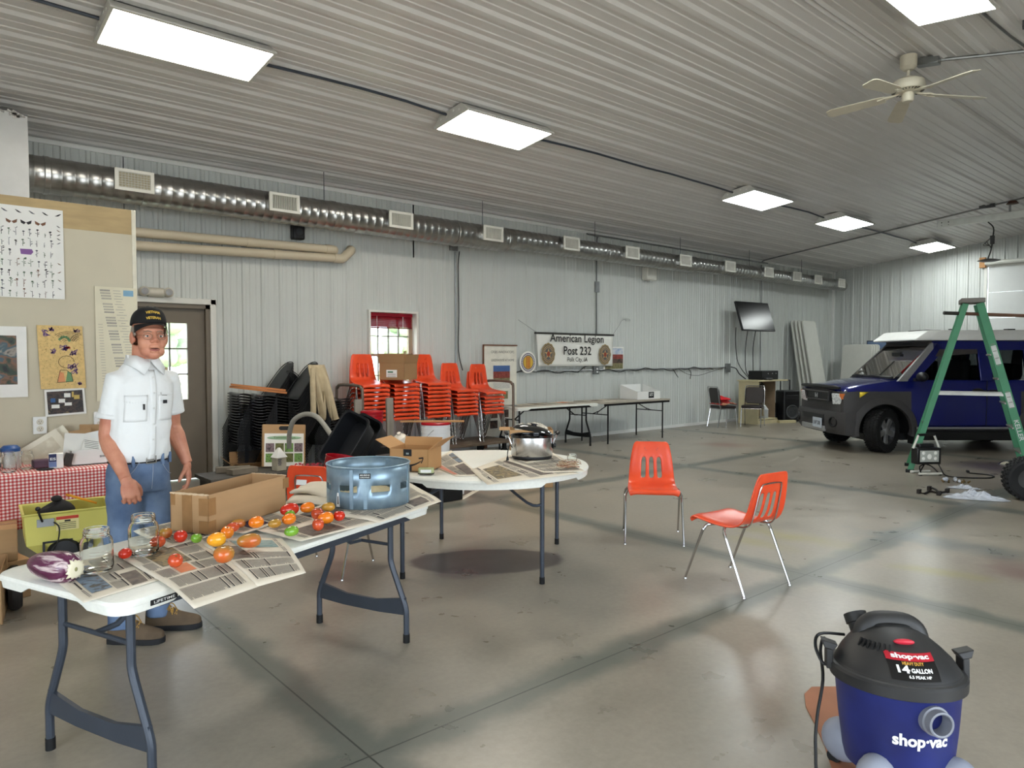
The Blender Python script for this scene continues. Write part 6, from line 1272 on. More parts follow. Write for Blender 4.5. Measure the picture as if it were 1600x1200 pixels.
# ------------------------------------------------------------------ behind the tables
def rp(px, py, dep):
    r = FW + RT * ((px - 800) / FPX) + UP * ((600 - py) / FPX); return Vector((0, 0, EYE)) + r * dep
REDP = mat('red_bucket_plastic', (170, 22, 34), 0.25, 0, 0.06); WHP = mat('white_bucket_plastic', (232, 232, 232), 0.35, 0, 0.02)
def bucket(name, label, loc, rot, r, h, m_, lid=None, group=None, band=True):
    t = thing(name, label, 'bucket', loc, 0, group, rot=rot); m = MB()
    pr = [(r * 0.86, 0.0), (r * 0.87, 0.004), (r * 0.965, h * 0.80)] + ([(r * 1.03, h * 0.805), (r * 1.03, h * 0.83), (r * 0.97, h * 0.835), (r * 0.98, h * 0.90), (r * 1.04, h * 0.905), (r * 1.04, h * 0.925), (r * 0.985, h * 0.93)] if band else []) + [(r, h * 0.985), (r * 1.02, h), (r * 0.97, h)] + ([(r * 0.95, h * 0.8), (r * 0.85, 0.012), (0, 0.012)] if not lid else [])
    m.lathe(pr, 32, cap0=True, cap1=bool(lid)); m.build('pail', m_, t)
    if lid: m = MB(); m.lathe([(r * 1.05, h - 0.015), (r * 1.06, h + 0.004), (r * 1.0, h + 0.012), (r * 0.9, h + 0.006), (0, h + 0.006)], 32, cap0=True); m.build('lid', lid, t)
    m = MB(); m.tube(arc((0, 0, h * 0.86), r * 1.07, 0.1, pi - 0.1, 18, (1, 0, 0), (0, 0.75, -0.66)), 0.003, 6); m.build('bail', CHROME, t)
    return t
a = Euler((0.10, 0.16, 0)); ax = a.to_matrix() @ Vector((0, 0, 1)); b0 = rp(536, 713, 6.3) - ax * 0.50
m = MB(); m.box((0, 0, (b0.z - 0.07) / 2), (0.3, 0.3, b0.z - 0.072)); o = m.build('plastic_crate', BLACK, bevel=0.006); o.location = (b0.x, b0.y, 0.0); tag(o, 'dark crate under the tilted nest of red buckets', 'crate')
for k in range(5): bucket('red_bucket', ['red bucket at the bottom of the tilted nest behind the orange chair', 'red bucket second from the bottom of the tilted nest', 'red bucket in the middle of the tilted nest', 'red bucket second from the top of the tilted nest', 'topmost red bucket of the tilted nest'][k], b0 + ax * (0.034 * k), a, 0.15, 0.36, REDP, None, 'nested red buckets', band=False)
bucket('red_bucket', 'lidded red bucket standing before the stacked orange chairs', (4.42, 7.72, 0.40), (0, 0, 0.4), 0.135, 0.42, REDP, REDP)
m = MB(); m.box((0, 0, 0.2), (0.34, 0.34, 0.398)); o = m.build('plastic_crate', BLACK, bevel=0.01); o.location = (4.42, 7.72, 0); tag(o, 'dark crate under the lidded red bucket', 'crate')
for k in range(4): bucket('white_bucket', ['lowest white bucket of the nest behind the smile arrow carton', 'second white bucket of the nest behind the smile arrow carton', 'third white bucket of the nest behind the smile arrow carton', 'topmost white bucket with a red rim behind the smile arrow carton'][k], (4.26, 6.12, 0.33 + 0.045 * k), (0, 0, 0.3 * k), 0.15, 0.34, WHP, REDP if k == 3 else None, 'nested white buckets', band=False)
m = MB(); m.box((0, 0, 0.164), (0.4, 0.4, 0.326)); o = m.build('plastic_crate', BLACK, bevel=0.01); o.location = (4.26, 6.12, 0); tag(o, 'dark crate under the white buckets', 'crate')
m = MB(); m.box((0, 0, 0), (0.66, 0.045, 0.018)); o = m.build('wood_lath', mat('pale_lumber', (176, 130, 84), 0.7), bevel=0.002); o.location = (4.20, 6.10, 0.8265); o.rotation_euler = (0, 0, -0.66); tag(o, 'thin wood slat lying across the white bucket lid', 'wood slat')
m = MB(); m.lathe([(0.0, 0), (0.075, 0.0), (0.08, 0.01), (0.08, 0.15), (0.06, 0.19), (0.02, 0.21), (0.02, 0.235), (0, 0.235)], 20); o = m.build('plastic_jug', mat('cream_jug', (222, 212, 196), 0.4, 0, 0.05)); o.location = (3.98, 6.30, 0.512); o.rotation_euler = (0.25, -0.45, 0); tag(o, 'cream plastic jug leaning beside the white buckets', 'jug')
m = MB(); m.box((0, 0, 0.24), (0.3, 0.3, 0.478)); o = m.build('plastic_crate', mat('grey_crate', (84, 82, 80), 0.6), bevel=0.01); o.location = (3.86, 6.32, 0); tag(o, 'grey crate under the cream jug', 'crate')
def tub(label, loc, rot):
    t = thing('plastic_tub', label, 'tub', loc, 0, 'black tubs leaning by the chair stacks', rot=rot); m = MB()
    def ringz(w, l, r, z): return [(x, y, z) for x, y in rrect(w, l, r, 5)]
    m.loft([ringz(0.28, 0.46, 0.06, 0), ringz(0.34, 0.54, 0.07, 0.17), ringz(0.38, 0.58, 0.08, 0.175), ringz(0.38, 0.58, 0.08, 0.16)], caps=False); m.add(ringz(0.28, 0.46, 0.06, 0), [tuple(range(24))]); m.build('tub_shell', mat('black_tub', (30, 32, 36), 0.35, 0, 0.12), t, solid=0.006)
def tub_at(label, px, py, dep):
    rgt, fwd = Vector((0.866, -0.5, 0)), Vector((0.5, 0.866, 0)); Lx = (rgt * 0.52 + Vector((0, 0, 0.85)) + fwd * 0.12).normalized(); Nn = (-rgt * 0.62 - fwd * 0.72 + Vector((0, 0, 0.35))); Nn = (Nn - Lx * Nn.dot(Lx)).normalized()
    tub(label, rp(px, py, dep), Matrix((Lx.cross(Nn), Lx, Nn)).transposed().to_euler())
tub_at('black plastic tub tilted behind the red buckets, nearer the room', 553, 697, 7.0); tub_at('black plastic tub tilted behind another black tub', 574, 700, 7.25)
m = MB(); m.box((0, 0, 0.19), (0.36, 0.5, 0.378)); o = m.build('plastic_crate', BLACK, bevel=0.01); o.location = (rp(545, 720, 7.45).x, rp(545, 720, 7.45).y, 0); tag(o, 'dark crate the black tubs lean on', 'crate')
m = MB(); m.tube([rp(x, y, d) for x, y, d in smooth_path([(452, 700, 7.75), (452, 680, 7.7), (457, 660, 7.6), (468, 650, 7.55), (482, 647, 7.5), (496, 652, 7.4), (508, 666, 7.3), (520, 684, 7.2), (532, 702, 7.1), (545, 740, 7.0), (550, 775, 6.95)], 3)], 0.026, 12); o = m.build('curved_handle', mat('grey_rubber_pipe', (148, 146, 138), 0.6, 0, 0.1)); tag(o, 'thick grey curved pipe handle arching before the black chairs', 'pipe')
# low dark bench with the brochure board and bird feeder
t = thing('low_bench', 'low dark bench in front of the black chairs', 'bench', (3.02, 7.62, 0)); DKW = mat('dark_bench', (74, 70, 64), 0.7, 0, 0.15)
m = MB(); m.box((0, 0, 0.235), (1.3, 0.52, 0.04)); m.build('bench_top', DKW, t, bevel=0.006)
for sx in (-1, 1): m = MB(); m.box((sx * 0.58, 0, 0.107), (0.05, 0.46, 0.213)); m.build('leg', DKW, t)
t = thing('brochure_board', 'brown handled cardboard display with eight garden photos on the bench', 'display board', (3.28, 7.70, 0.258), radians(-12), rot=(radians(-10), radians(3), radians(-14)))
m = MB(); m.box((0, 0.03, 0.24), (0.47, 0.06, 0.475)); m.build('box_panel', CARD, t, bevel=0.003)
m = MB(); m.prism(rrect(0.12, 0.045, 0.022, 5), 0.0, 0.002, ontri((0, -0.0005, 0.435), (1, 0, 0), (0, 0, 1))); m.build('hand_hole', INK, t)
m = MB(); m.box((0.0, -0.002, 0.19), (0.43, 0.002, 0.37)); sh_ = m.build('printed_sheet', PAPERW, t)
GP = [picmat('garden_photo_one', [(60, 48, 52), (130, 110, 114), (76, 64, 62)], 30), picmat('garden_photo_two', [(34, 36, 24), (110, 112, 60), (54, 48, 32)], 34), picmat('garden_photo_three', [(58, 92, 40), (120, 160, 84), (60, 70, 44)], 26)]
for r in range(2):
    for k in range(4): m = MB(); m.box((-0.155 + 0.104 * k, -0.004, 0.215 - 0.115 * r), (0.092, 0.002, 0.098)); m.build('photo', GP[(k + 2 * r) % 3 if k < 3 or r else 0], sh_)
m = MB(); m.lathe([(0.19, 0.0), (0.185, 0.001), (0, 0.001)], 24, ontri((0, -0.0035, 0.325), (1, 0, 0), (0, 0, 1)) @ Matrix.Diagonal((1, 0.115, 1, 1))); m.build('title_band', mat('title_green', (150, 184, 150), 0.6), sh_)
m = MB(); put_text(m, 'Tomato Days', ontri((0, -0.006, 0.325), (1, 0, 0), (0, 0, 1)), 0.24, 0.028, 0.01); m.build('lettering', mat('title_ink', (92, 104, 60), 0.6), sh_, smooth=False)
t = thing('bird_feeder', 'grey carton bird feeder with a white peaked top before the garden photo display', 'bird feeder', (3.14, 7.50, 0.257), 0.2); t.scale = (0.85, 0.85, 0.85)
m = MB(); m.box((0, 0, 0.085), (0.14, 0.12, 0.17)); m.build('body', mat('feeder_grey', (176, 168, 148), 0.6, 0, 0.1), t, bevel=0.006)
m = MB(); m.loft([[(-0.08, -0.07, 0.17), (0.08, -0.07, 0.17), (0.08, 0.07, 0.17), (-0.08, 0.07, 0.17)], [(-0.012, -0.012, 0.29), (0.012, -0.012, 0.29), (0.012, 0.012, 0.29), (-0.012, 0.012, 0.29)]]); m.build('peak', PAPERW, t)
m = MB()
for k in range(4): m.box((-0.03, -0.0612, 0.145 - 0.022 * k), (0.055 - 0.012 * (k % 2), 0.001, 0.010))
m.build('print', mat('print_navy', (60, 60, 84), 0.6), t)
for k, (x, y, rz_, w, lb) in enumerate(((2.76, 7.55, 0.2, 0.3, 'bundle of grey wood blocks on the bench beside the bird feeder'), (2.72, 7.72, -0.3, 0.35, 'grey wood piece at the back of the bench'))):
    m = MB(); m.box((0, 0, 0.03), (w, 0.12 - 0.03 * k, 0.058)); o = m.build('wood_block', mat('grey_wood', (122, 112, 98), 0.8, 0, 0.15, 6), bevel=0.004); o.location = (x, y, 0.2565); o.rotation_euler = (0, 0, rz_); tag(o, lb, 'wood block')
# artificial flowers
t = thing('artificial_flowers', 'red cloth flowers with a yellow gourd behind the drawn up orange chair', 'flowers', (3.28, 7.02, 0.0)); q = random.Random(6); m = MB()
m.lathe([(0.1, 0), (0.12, 0.1), (0.13, 0.2), (0.0, 0.2)], 16); m.build('pot', mat('dark_pot', (50, 44, 40), 0.7), t); m = MB()
for k in range(16):
    a = q.random() * 6.28; r = 0.03 + 0.1 * q.random(); c_ = Vector((r * cos(a), r * sin(a), 0.24 + 0.12 * q.random()))
    for j in range(5): b = j * 1.257 + a; m.add([c_, c_ + Vector((0.05 * cos(b - 0.4), 0.05 * sin(b - 0.4), 0.02)), c_ + Vector((0.085 * cos(b), 0.085 * sin(b), 0.0)), c_ + Vector((0.05 * cos(b + 0.4), 0.05 * sin(b + 0.4), 0.02))], [(0, 1, 2, 3)])
m.build('petals', mat('red_cloth_petal', (150, 40, 58), 0.8, 0, 0.2), t, smooth=False)
m = MB(); m.ell((-0.02, -0.13, 0.30), (0.035, 0.035, 0.06), 14, 10); m.build('gourd', mat('yellow_gourd', (226, 190, 70), 0.4), t)
m = MB(); m.cyl((-0.02, -0.12, 0.2), (-0.02, -0.13, 0.26), 0.006, None, 6); m.cyl((0.12, -0.12, 0.19), (0.13, -0.13, 0.33), 0.004, None, 6); m.ell((0.13, -0.13, 0.335), 0.014, 8, 6); m.build('stem', mat('cream_bud', (220, 196, 160), 0.7), t)
# cartons on the floor by the door and on the chair stacks
carton('cardboard_box', 'open carton on the floor near the entry door', (2.98, 8.45, 0), (3.46, 8.35, 0), (3.04, 8.75, 0), 0.2, CARD, (('n', 0.3, 0.16), ('l', 0.7, 0.14), ('f', 1.3, 0.14), ('r', 0.9, 0.14)))
tc_, lu, lv = carton('cardboard_box', 'torn open carton resting on the tops of the stacked orange chairs', (5.13, 8.10, 1.185), (4.94, 8.43, 1.185), (5.48, 8.24, 1.185), 0.225, mat('dark_tan_carton', (158, 122, 84), 0.8, 0, 0.05, 3), (('n', 1.45, 0.13), ('l', 1.35, 0.12), ('f', 1.4, 0.12)))
m = MB(); m.mi = 0; yy_ = 0.0015 if lv < 0 else -0.0015; m.box((lu * 0.5, yy_, 0.085), (0.16, 0.0015, 0.10)); m.mi = 1; m.box((lu * 0.55, yy_ * 1.9, 0.105), (0.08, 0.001, 0.02)); m.mi = 2
for k in range(4): m.box((lu * 0.5, yy_ * 1.9, 0.082 - 0.013 * k), (0.13, 0.001, 0.004))
m.build('shipping_label', [LABELW, mat('label_green', (40, 110, 80), 0.5), GREYINK], tc_, smooth=False)
tb, lu, lv = carton('cardboard_box', 'tall open carton of crumpled paper on the floor behind the round table', (5.28, 6.12, 0), (5.66, 5.80, 0), (5.50, 6.42, 0), 0.66, CARD, (('l', 0.0, 0.12), ('n', -1.2, 0.1)))
m = MB(); q = random.Random(9)
for k in range(9): c_ = Vector((lu * (0.25 + 0.5 * q.random()), lv * (0.3 + 0.45 * q.random()), 0.58 + 0.06 * q.random())); m.surf(lambda u, v: c_ + Vector((0.09 * cos(2 * pi * u) * sin(pi * v), 0.09 * sin(2 * pi * u) * sin(pi * v), 0.09 * cos(pi * v))) * (1 + 0.35 * sin(7 * u * 6.28 + k) * sin(5 * v * 3.14 + k)), 20, 10, cu=True)
o = m.build('crumpled_paper', mat('grey_crumpled_newsprint', (206, 200, 188), 0.9, 0, 0.1, 16), smooth=False); o.location = tb.location; o.rotation_euler = tb.rotation_euler; tag(o, 'crumpled newsprint heaped in the tall carton behind the slow cooker', 'paper')
# tubs and sheet under the round table
zf = 0.0015
newspaper('newspaper on the floor under the white tub behind the round table', [gp(652, 770), gp(724, 781), gp(750, 766), gp(690, 757)], zf, ((0.5, 0.9, 0.3, 0.8, 3),), 4, None, None, 0.004, seed=31)
p = gp(712, 773); bucket('white_tub', 'white tub standing on the floor newspaper beyond the round table', (p.x, p.y, 0.010), (0, 0, 0.2), 0.105, 0.19, WHP, None)
p = gp(640, 771); wt = bucket('white_tub', 'white tub with dark lettering beyond the end of the long table', (p.x, p.y, 0), (0, 0, 0.2), 0.10, 0.2, WHP, WHP)
m = MB(); m.surf(lambda u, v: (0.096 * cos(-2.4 + 1.6 * u), 0.096 * sin(-2.4 + 1.6 * u), 0.12 + 0.05 * v), 12, 3); m.build('label', mat('navy_label', (70, 76, 100), 0.5, 0, 0.4, 40), wt, solid=0.001, off=1)
p = gp(676, 770); bucket('white_tub', 'tipped white tub with a yellow stain on the floor beyond the round table', (p.x, p.y + 0.1, 0.105), (1.35, 0.0, 0.5), 0.10, 0.19, mat('stained_white_tub', (232, 220, 190), 0.4, 0, 0.1, 6, col2=(226, 176, 90)), None)
# ------------------------------------------------------------------ cloth covered table and what is on it
GING = bpy.data.materials.new('red_gingham'); GING.use_nodes = True
N = GING.node_tree.nodes; L = GING.node_tree.links; B = N['Principled BSDF']; B.inputs['Roughness'].default_value = 0.8
at_ = N.new('ShaderNodeUVMap'); sp = N.new('ShaderNodeSeparateXYZ'); L.new(at_.outputs[0], sp.inputs[0])
def gl(a, op, b=None):
    n = N.new('ShaderNodeMath'); n.operation = op
    for i, v in enumerate((a, b)):
        if v is None: continue
        if isinstance(v, (int, float)): n.inputs[i].default_value = v
        else: L.new(v, n.inputs[i])
    return n.outputs[0]
s1_ = gl(gl(sp.outputs[0], 'FRACT'), 'LESS_THAN', 0.5); s2_ = gl(gl(sp.outputs[1], 'FRACT'), 'LESS_THAN', 0.5)
rp_ = N.new('ShaderNodeValToRGB'); rp_.color_ramp.interpolation = 'CONSTANT'; e = rp_.color_ramp.elements
e[0].position = 0; e[0].color = lin((238, 230, 226)); e[1].position = 0.4; e[1].color = lin((214, 128, 124)); x_ = e.new(0.9); x_.color = lin((178, 52, 56))
L.new(gl(gl(s1_, 'ADD', s2_), 'MULTIPLY', 0.5), rp_.inputs[0]); L.new(rp_.outputs[0], B.inputs['Base Color'])
CY0, CY1, CX0, CX1, CZ = 5.60, 6.06, -0.75, 1.40, 0.735
t = thing('cloth_table', 'narrow table under the checked cloth against the partition', 'table', (0.33, 5.83, 0))
m = MB(); m.box((0, 0, CZ - 0.035), (2.1, 0.42, 0.03)); m.build('table_top', TABLE_TOP, t)
for sx in (-1, 1):
    for sy in (-1, 1): m = MB(); m.tube([(sx * 0.95, sy * 0.17, 0), (sx * 0.95, sy * 0.17, CZ - 0.05)], 0.015, 8); m.build('leg', GREY_LEG, t)
m = MB(); nu, nvt, nvf = 60, 8, 26; vs = []; uvs = []
hem = lambda x: 0.36 + 0.05 * max(0, (x - 0.3)) ** 1.0 + 0.10 * max(0, (x - 0.75))
for i in range(nu):
    x = CX0 + (CX1 - CX0) * i / (nu - 1)
    for j in range(nvt): y = CY1 - (CY1 - CY0 - 0.01) * j / (nvt - 1); vs.append((x, y, CZ - 0.0)); uvs.append((x / 0.022, y / 0.022))
    for j in range(1, nvf):
        f = j / (nvf - 1); z = CZ - 0.006 - (CZ - hem(x)) * f; y = CY0 - 0.012 - 0.010 * f - 0.016 * f * sin(x * 15 + 1.5 * f) - 0.006 * f * sin(x * 41)
        vs.append((x, y, z)); uvs.append((x / 0.022, (CY0 - (CZ - z)) / 0.022))
k = nvt + nvf - 1; fs = [(i * k + j, (i + 1) * k + j, (i + 1) * k + j + 1, i * k + j + 1) for i in range(nu - 1) for j in range(k - 1)]
me = bpy.data.meshes.new('tablecloth'); me.from_pydata(vs, [], fs); uvl = me.uv_layers.new(name='UVMap')
for lp in me.loops: uvl.data[lp.index].uv = uvs[lp.vertex_index]
me.materials.append(GING); me.shade_smooth(); me.set_sharp_from_angle(angle=radians(60)); o = bpy.data.objects.new('tablecloth', me); COL.objects.link(o); q = o.modifiers.new('thickness', 'SOLIDIFY'); q.thickness = 0.002; q.offset = 1
tag(o, 'red and white checked cloth draped over the narrow table by the partition', 'tablecloth')
cz_ = CZ + 0.0025
jar('empty glass jar on the checked cloth, farther from the white carton', 0, 0, 0.135, 0.045, loc=(0.545, 5.68, cz_)); jar('empty glass jar on the checked cloth beside the blue printed carton', 0, 0, 0.125, 0.042, loc=(0.655, 5.76, cz_))
m = MB(); m.lathe([(0.05, 0), (0.055, 0.01), (0.055, 0.12), (0.0, 0.12)], 20); o = m.build('plastic_canister', mat('milky_plastic', (206, 204, 200), 0.3)); o.location = (0.575, 5.87, cz_); tag(o, 'milky canister with a round blue lid behind the glass jars', 'canister')
m = MB(); m.lathe([(0.058, 0.118), (0.058, 0.14), (0.04, 0.158), (0.0, 0.162)], 20); m.build('lid', mat('blue_lid', (44, 84, 146), 0.4), o)
t = thing('milk_carton', 'pale paper carton at the picture edge of the checked table', 'carton', (0.455, 5.84, cz_)); m = MB(); m.box((0, 0, 0.09), (0.09, 0.09, 0.18)); m.build('body', mat('pale_carton', (222, 214, 200), 0.6), t); m = MB(); m.box((0, -0.046, 0.03), (0.085, 0.002, 0.05)); m.build('base_print', mat('dark_print', (60, 48, 46), 0.6), t)
t['label'] = 'pale paper carton behind the glass jars on the checked cloth'
for k, (y, a_, lb) in enumerate(((5.98, -0.55, 'pale leaning sketch in a cream mat behind the glass jars'), (6.02, -0.42, 'cream backed frame behind the leaning sketch on the checked table'))):
    t = thing('picture_frame', lb, 'picture', (0.775 + 0.05 * k, y, cz_ + 0.095 + 0.02 * k), rot=(radians(-20), radians(-32), 0)); m = MB(); m.box((0, 0, 0), (0.30, 0.012, 0.17)); m.build('mat_board', mat('cream_mat', (226, 220, 202), 0.7), t)
    m = MB(); m.box((0, -0.0068, 0), (0.2, 0.0012, 0.10)); m.build('picture', picmat('pale_sketch', [(224, 218, 198), (206, 198, 176), (220, 212, 192)], 9), t)
t = thing('printed_carton', 'small dark blue and white printed carton beside the white box', 'carton', (0.815, 5.70, cz_), -0.15); m = MB(); m.box((0, 0, 0.05), (0.085, 0.055, 0.10)); m.build('body', PAPERW, t, bevel=0.003)
m = MB(); m.box((-0.02, -0.0285, 0.072), (0.044, 0.002, 0.054)); m.build('print', mat('navy_print', (34, 44, 92), 0.5), t); m = MB(); m.box((-0.02, -0.0285, 0.027), (0.044, 0.002, 0.034)); m.build('lower_print', mat('fading_blue_print', (112, 130, 176), 0.5), t)
m = MB(); put_text(m, 'ES', ontri((-0.018, -0.0305, 0.066), (1, 0, 0), (0, 0, 1)), 0.034, 0.018, 0.02); m.build('lettering', LABELW, t, smooth=False)
m = MB(); m.lathe([(0.05, 0), (0.05, 0.006), (0.0, 0.008)], 20); o = m.build('jar_lid', BLACK); o.location = (0.745, 5.665, cz_); tag(o, 'flat black lid lying on the checked cloth', 'lid')
m = MB(); m.box((0, 0, 0.03), (0.10, 0.06, 0.058)); o = m.build('small_pouch', mat('plum_cloth', (96, 72, 86), 0.8), bevel=0.012, segs=3); o.location = (0.735, 5.775, cz_); tag(o, 'plum coloured pouch between a glass jar and the blue printed carton', 'pouch')
m = MB(); m.box((0, 0, 0.045), (0.05, 0.03, 0.09), Matrix.Rotation(0.25, 3, 'Y')); o = m.build('dark_wallet', mat('dark_leather', (52, 44, 40), 0.5, 0, 0.3, 40), bevel=0.006); o.location = (0.885, 5.70, cz_ + 0.006); tag(o, 'dark leather case standing between the printed carton and the white box', 'case')
t, lu, lv = carton('white_box', 'low white box stuffed with envelopes and papers on the checked cloth', (0.905, 5.72, cz_), (1.22, 5.72, cz_), (0.905, 5.95, cz_), 0.105, mat('white_card', (226, 226, 222), 0.6, 0, 0.02), (('r', 1.0, 0.05),), None, PAPERW)
m = MB(); put_text(m, 'BRAND TOMATO', ontri((lu * 0.72, -0.001, 0.055), (1, 0, 0.03), (0, 0, 1)), 0.10, 0.016, 0.02); m.build('lettering', INK, t, smooth=False)
q = random.Random(21)
for k, (x, y, w, h, a_, nm, lb, mt) in enumerate(((0.05, 0.09, 0.16, 0.21, 0.1, 'envelope', 'white envelope standing at the near end of the white box', PAPERW), (0.09, 0.13, 0.14, 0.23, -0.1, 'cardboard_sheet', 'brown cardboard piece sticking up in the white box', CARD), (0.14, 0.07, 0.13, 0.17, 0.25, 'letter', 'printed letter leaning in the middle of the white box', PAPERW),
                                                 (0.20, 0.10, 0.20, 0.22, -0.18, 'envelope', 'large white envelope leaning across the white box', LABELW), (0.24, 0.15, 0.18, 0.19, -0.3, 'envelope', 'white envelope at the far end of the white box', PAPERW), (0.17, 0.18, 0.18, 0.26, 0.05, 'cardboard_sheet', 'taller brown cardboard at the back of the white box', CARD))):
    m = MB(); m.box((0, 0, h / 2), (w, 0.003, h), Matrix.Rotation(a_, 3, 'Y')); o = m.build(nm, mt, smooth=False); o.location = Vector((0.905, 5.72, cz_ + 0.008)) + Vector((x, y, 0)); tag(o, lb, nm.split('_')[0], None)
    if nm == 'letter': m = MB(); m.mi = 0; [m.box((0, -0.002, h - 0.02 - 0.012 * j), (w * 0.7, 0.0008, 0.004), Matrix.Rotation(a_, 3, 'Y')) for j in range(5)]; m.build('print', GREYINK, o)

# ------------------------------------------------------------------ spreader and boxes under the tables
YEL = mat('yellow_green_hopper', (206, 198, 104), 0.45, 0, 0.05, 4)
t = thing('seed_spreader', 'yellow seed spreader hopper on wheels in front of the checked table', 'spreader', (0.77, 5.06, 0), radians(-4))
m = MB(); A_ = (0.21, 0.16); P4 = lambda w, d, z: [(-w, -d, z), (w, -d, z), (w, d, z), (-w, d, z)]
m.loft([P4(0.07, 0.07, 0.265), P4(0.15, 0.12, 0.33), P4(0.215, 0.165, 0.40), P4(0.225, 0.18, 0.575), P4(0.235, 0.19, 0.58), P4(0.235, 0.19, 0.59), P4(0.218, 0.172, 0.585), P4(0.205, 0.155, 0.41), P4(0.05, 0.05, 0.30)]); m.build('hopper', YEL, t, smooth=False, bevel=0.012, segs=3)
m = MB(); m.mi = 0; m.box((-0.01, -0.177, 0.515), (0.115, 0.003, 0.085)); m.mi = 1; m.box((-0.01, -0.1795, 0.547), (0.113, 0.002, 0.018)); m.mi = 2
for k in range(5): m.box((-0.01, -0.1795, 0.528 - 0.011 * k), (0.085 if k else 0.03, 0.002, 0.003 if k else 0.010))
m.build('warning_label', [mat('label_cream', (226, 214, 150), 0.5), mat('label_red', (190, 60, 40), 0.5), INK], t, smooth=False)
m = MB(); m.box((-0.12, -0.182, 0.53), (0.085, 0.012, 0.045)); m.build('metal_bracket', GALV, t); m = MB(); m.tube([(-0.135, -0.195, 0.54), (-0.15, -0.21, 0.585), (-0.155, -0.215, 0.615)], 0.006, 8); m.ell((-0.157, -0.217, 0.622), 0.014, 10, 8); m.build('lever', BLACK, t)
m = MB(); m.tube(smooth_path([(-0.08, -0.19, 0.53), (-0.055, -0.205, 0.50), (-0.06, -0.21, 0.43), (-0.085, -0.20, 0.36)], 4), 0.004, 6); m.build('control_cable', CORD, t)
m = MB(); m.box((-0.13, -0.16, 0.36), (0.012, 0.02, 0.11)); m.box((-0.06, -0.16, 0.41), (0.15, 0.02, 0.012)); m.lathe([(0.085, 0), (0.085, 0.02), (0.07, 0.04), (0, 0.045)], 24, Matrix.Translation((-0.03, -0.14, 0.34)) @ Matrix.Rotation(pi / 2, 4, 'X')); m.lathe([(0.035, 0), (0.03, 0.05), (0, 0.055)], 16, Matrix.Translation((0.075, -0.14, 0.365)) @ Matrix.Rotation(pi / 2, 4, 'X')); m.build('drive_housing', BLACK, t)
m = MB(); m.tube([(-0.26, 0, 0.13), (0.26, 0, 0.13)], 0.012, 8); m.tube([(-0.1, 0, 0.13), (-0.1, 0.02, 0.30)], 0.012, 8); m.tube([(0.1, 0, 0.13), (0.1, 0.02, 0.30)], 0.012, 8); m.tube([(0, 0.05, 0.28), (0, 0.22, 0.02), (0, 0.28, 0.012)], 0.012, 8); m.build('frame', BLACK_METAL, t)
for s in (-1, 1): m = MB(); m.lathe([(0.05, -0.03), (0.115, -0.035), (0.13, -0.015), (0.13, 0.015), (0.115, 0.035), (0.05, 0.03)], 24, Matrix.Translation((s * 0.27, 0, 0.13)) @ Matrix.Rotation(pi / 2, 4, 'Y')); m.build('wheel', mat('dusty_rubber', (40, 36, 34), 0.8, 0, 0.2), t)
m = MB(); m.surf(lambda u, v: (-0.05 + 0.10 * cos(2 * pi * u) * sin(pi * v * 0.5), 0.02 + 0.08 * sin(2 * pi * u) * sin(pi * v * 0.5), 0.585 + 0.055 * cos(pi * v * 0.5) * (1 + 0.4 * sin(9 * u)) - 0.03), 18, 8, cu=True); m.ell((-0.05, 0.0, 0.635), (0.03, 0.025, 0.02), 10, 8)
o = m.build('black_bag', mat('black_cloth', (26, 25, 27), 0.8, 0, 0.2)); tag(o, 'black bag stuffed into the yellow hopper', 'bag'); o.location = t.location; o.rotation_euler = t.rotation_euler
m = MB(); m.add([(0.0, 0.05, 0.64), (0.16, 0.0, 0.575), (0.15, 0.12, 0.565), (0.03, 0.13, 0.62)], [(0, 1, 2, 3)]); m.build('orange_cloth', mat('orange_cloth', (232, 158, 40), 0.8), o, solid=0.012)
ca = gp(4, 976); carton('cardboard_box', 'open brown carton on the floor at the near end of the long table', (ca.x, ca.y, 0), (ca.x + 0.07, ca.y + 0.42, 0), (ca.x - 0.42, ca.y + 0.06, 0), 0.30)
for k, (x, y, z, w, d, h, lb) in enumerate(((0.36, 5.45, 0, 0.42, 0.4, 0.24, 'closed carton under the checked tablecloth, lower of two'), (0.38, 5.47, 0.242, 0.36, 0.34, 0.2, 'closed carton stacked on another under the checked tablecloth'))):
    m = MB(); m.box((0, 0, h / 2), (w, d, h)); o = m.build('closed_carton', CARD, bevel=0.004); o.location = (x, y, z); o.rotation_euler = (0, 0, 0.2 - 0.3 * k); tag(o, lb, 'box'); m = MB(); m.box((0, 0, h + 0.0006), (w + 0.001, 0.05, 0.0012)); m.build('tape', TAPE, o)

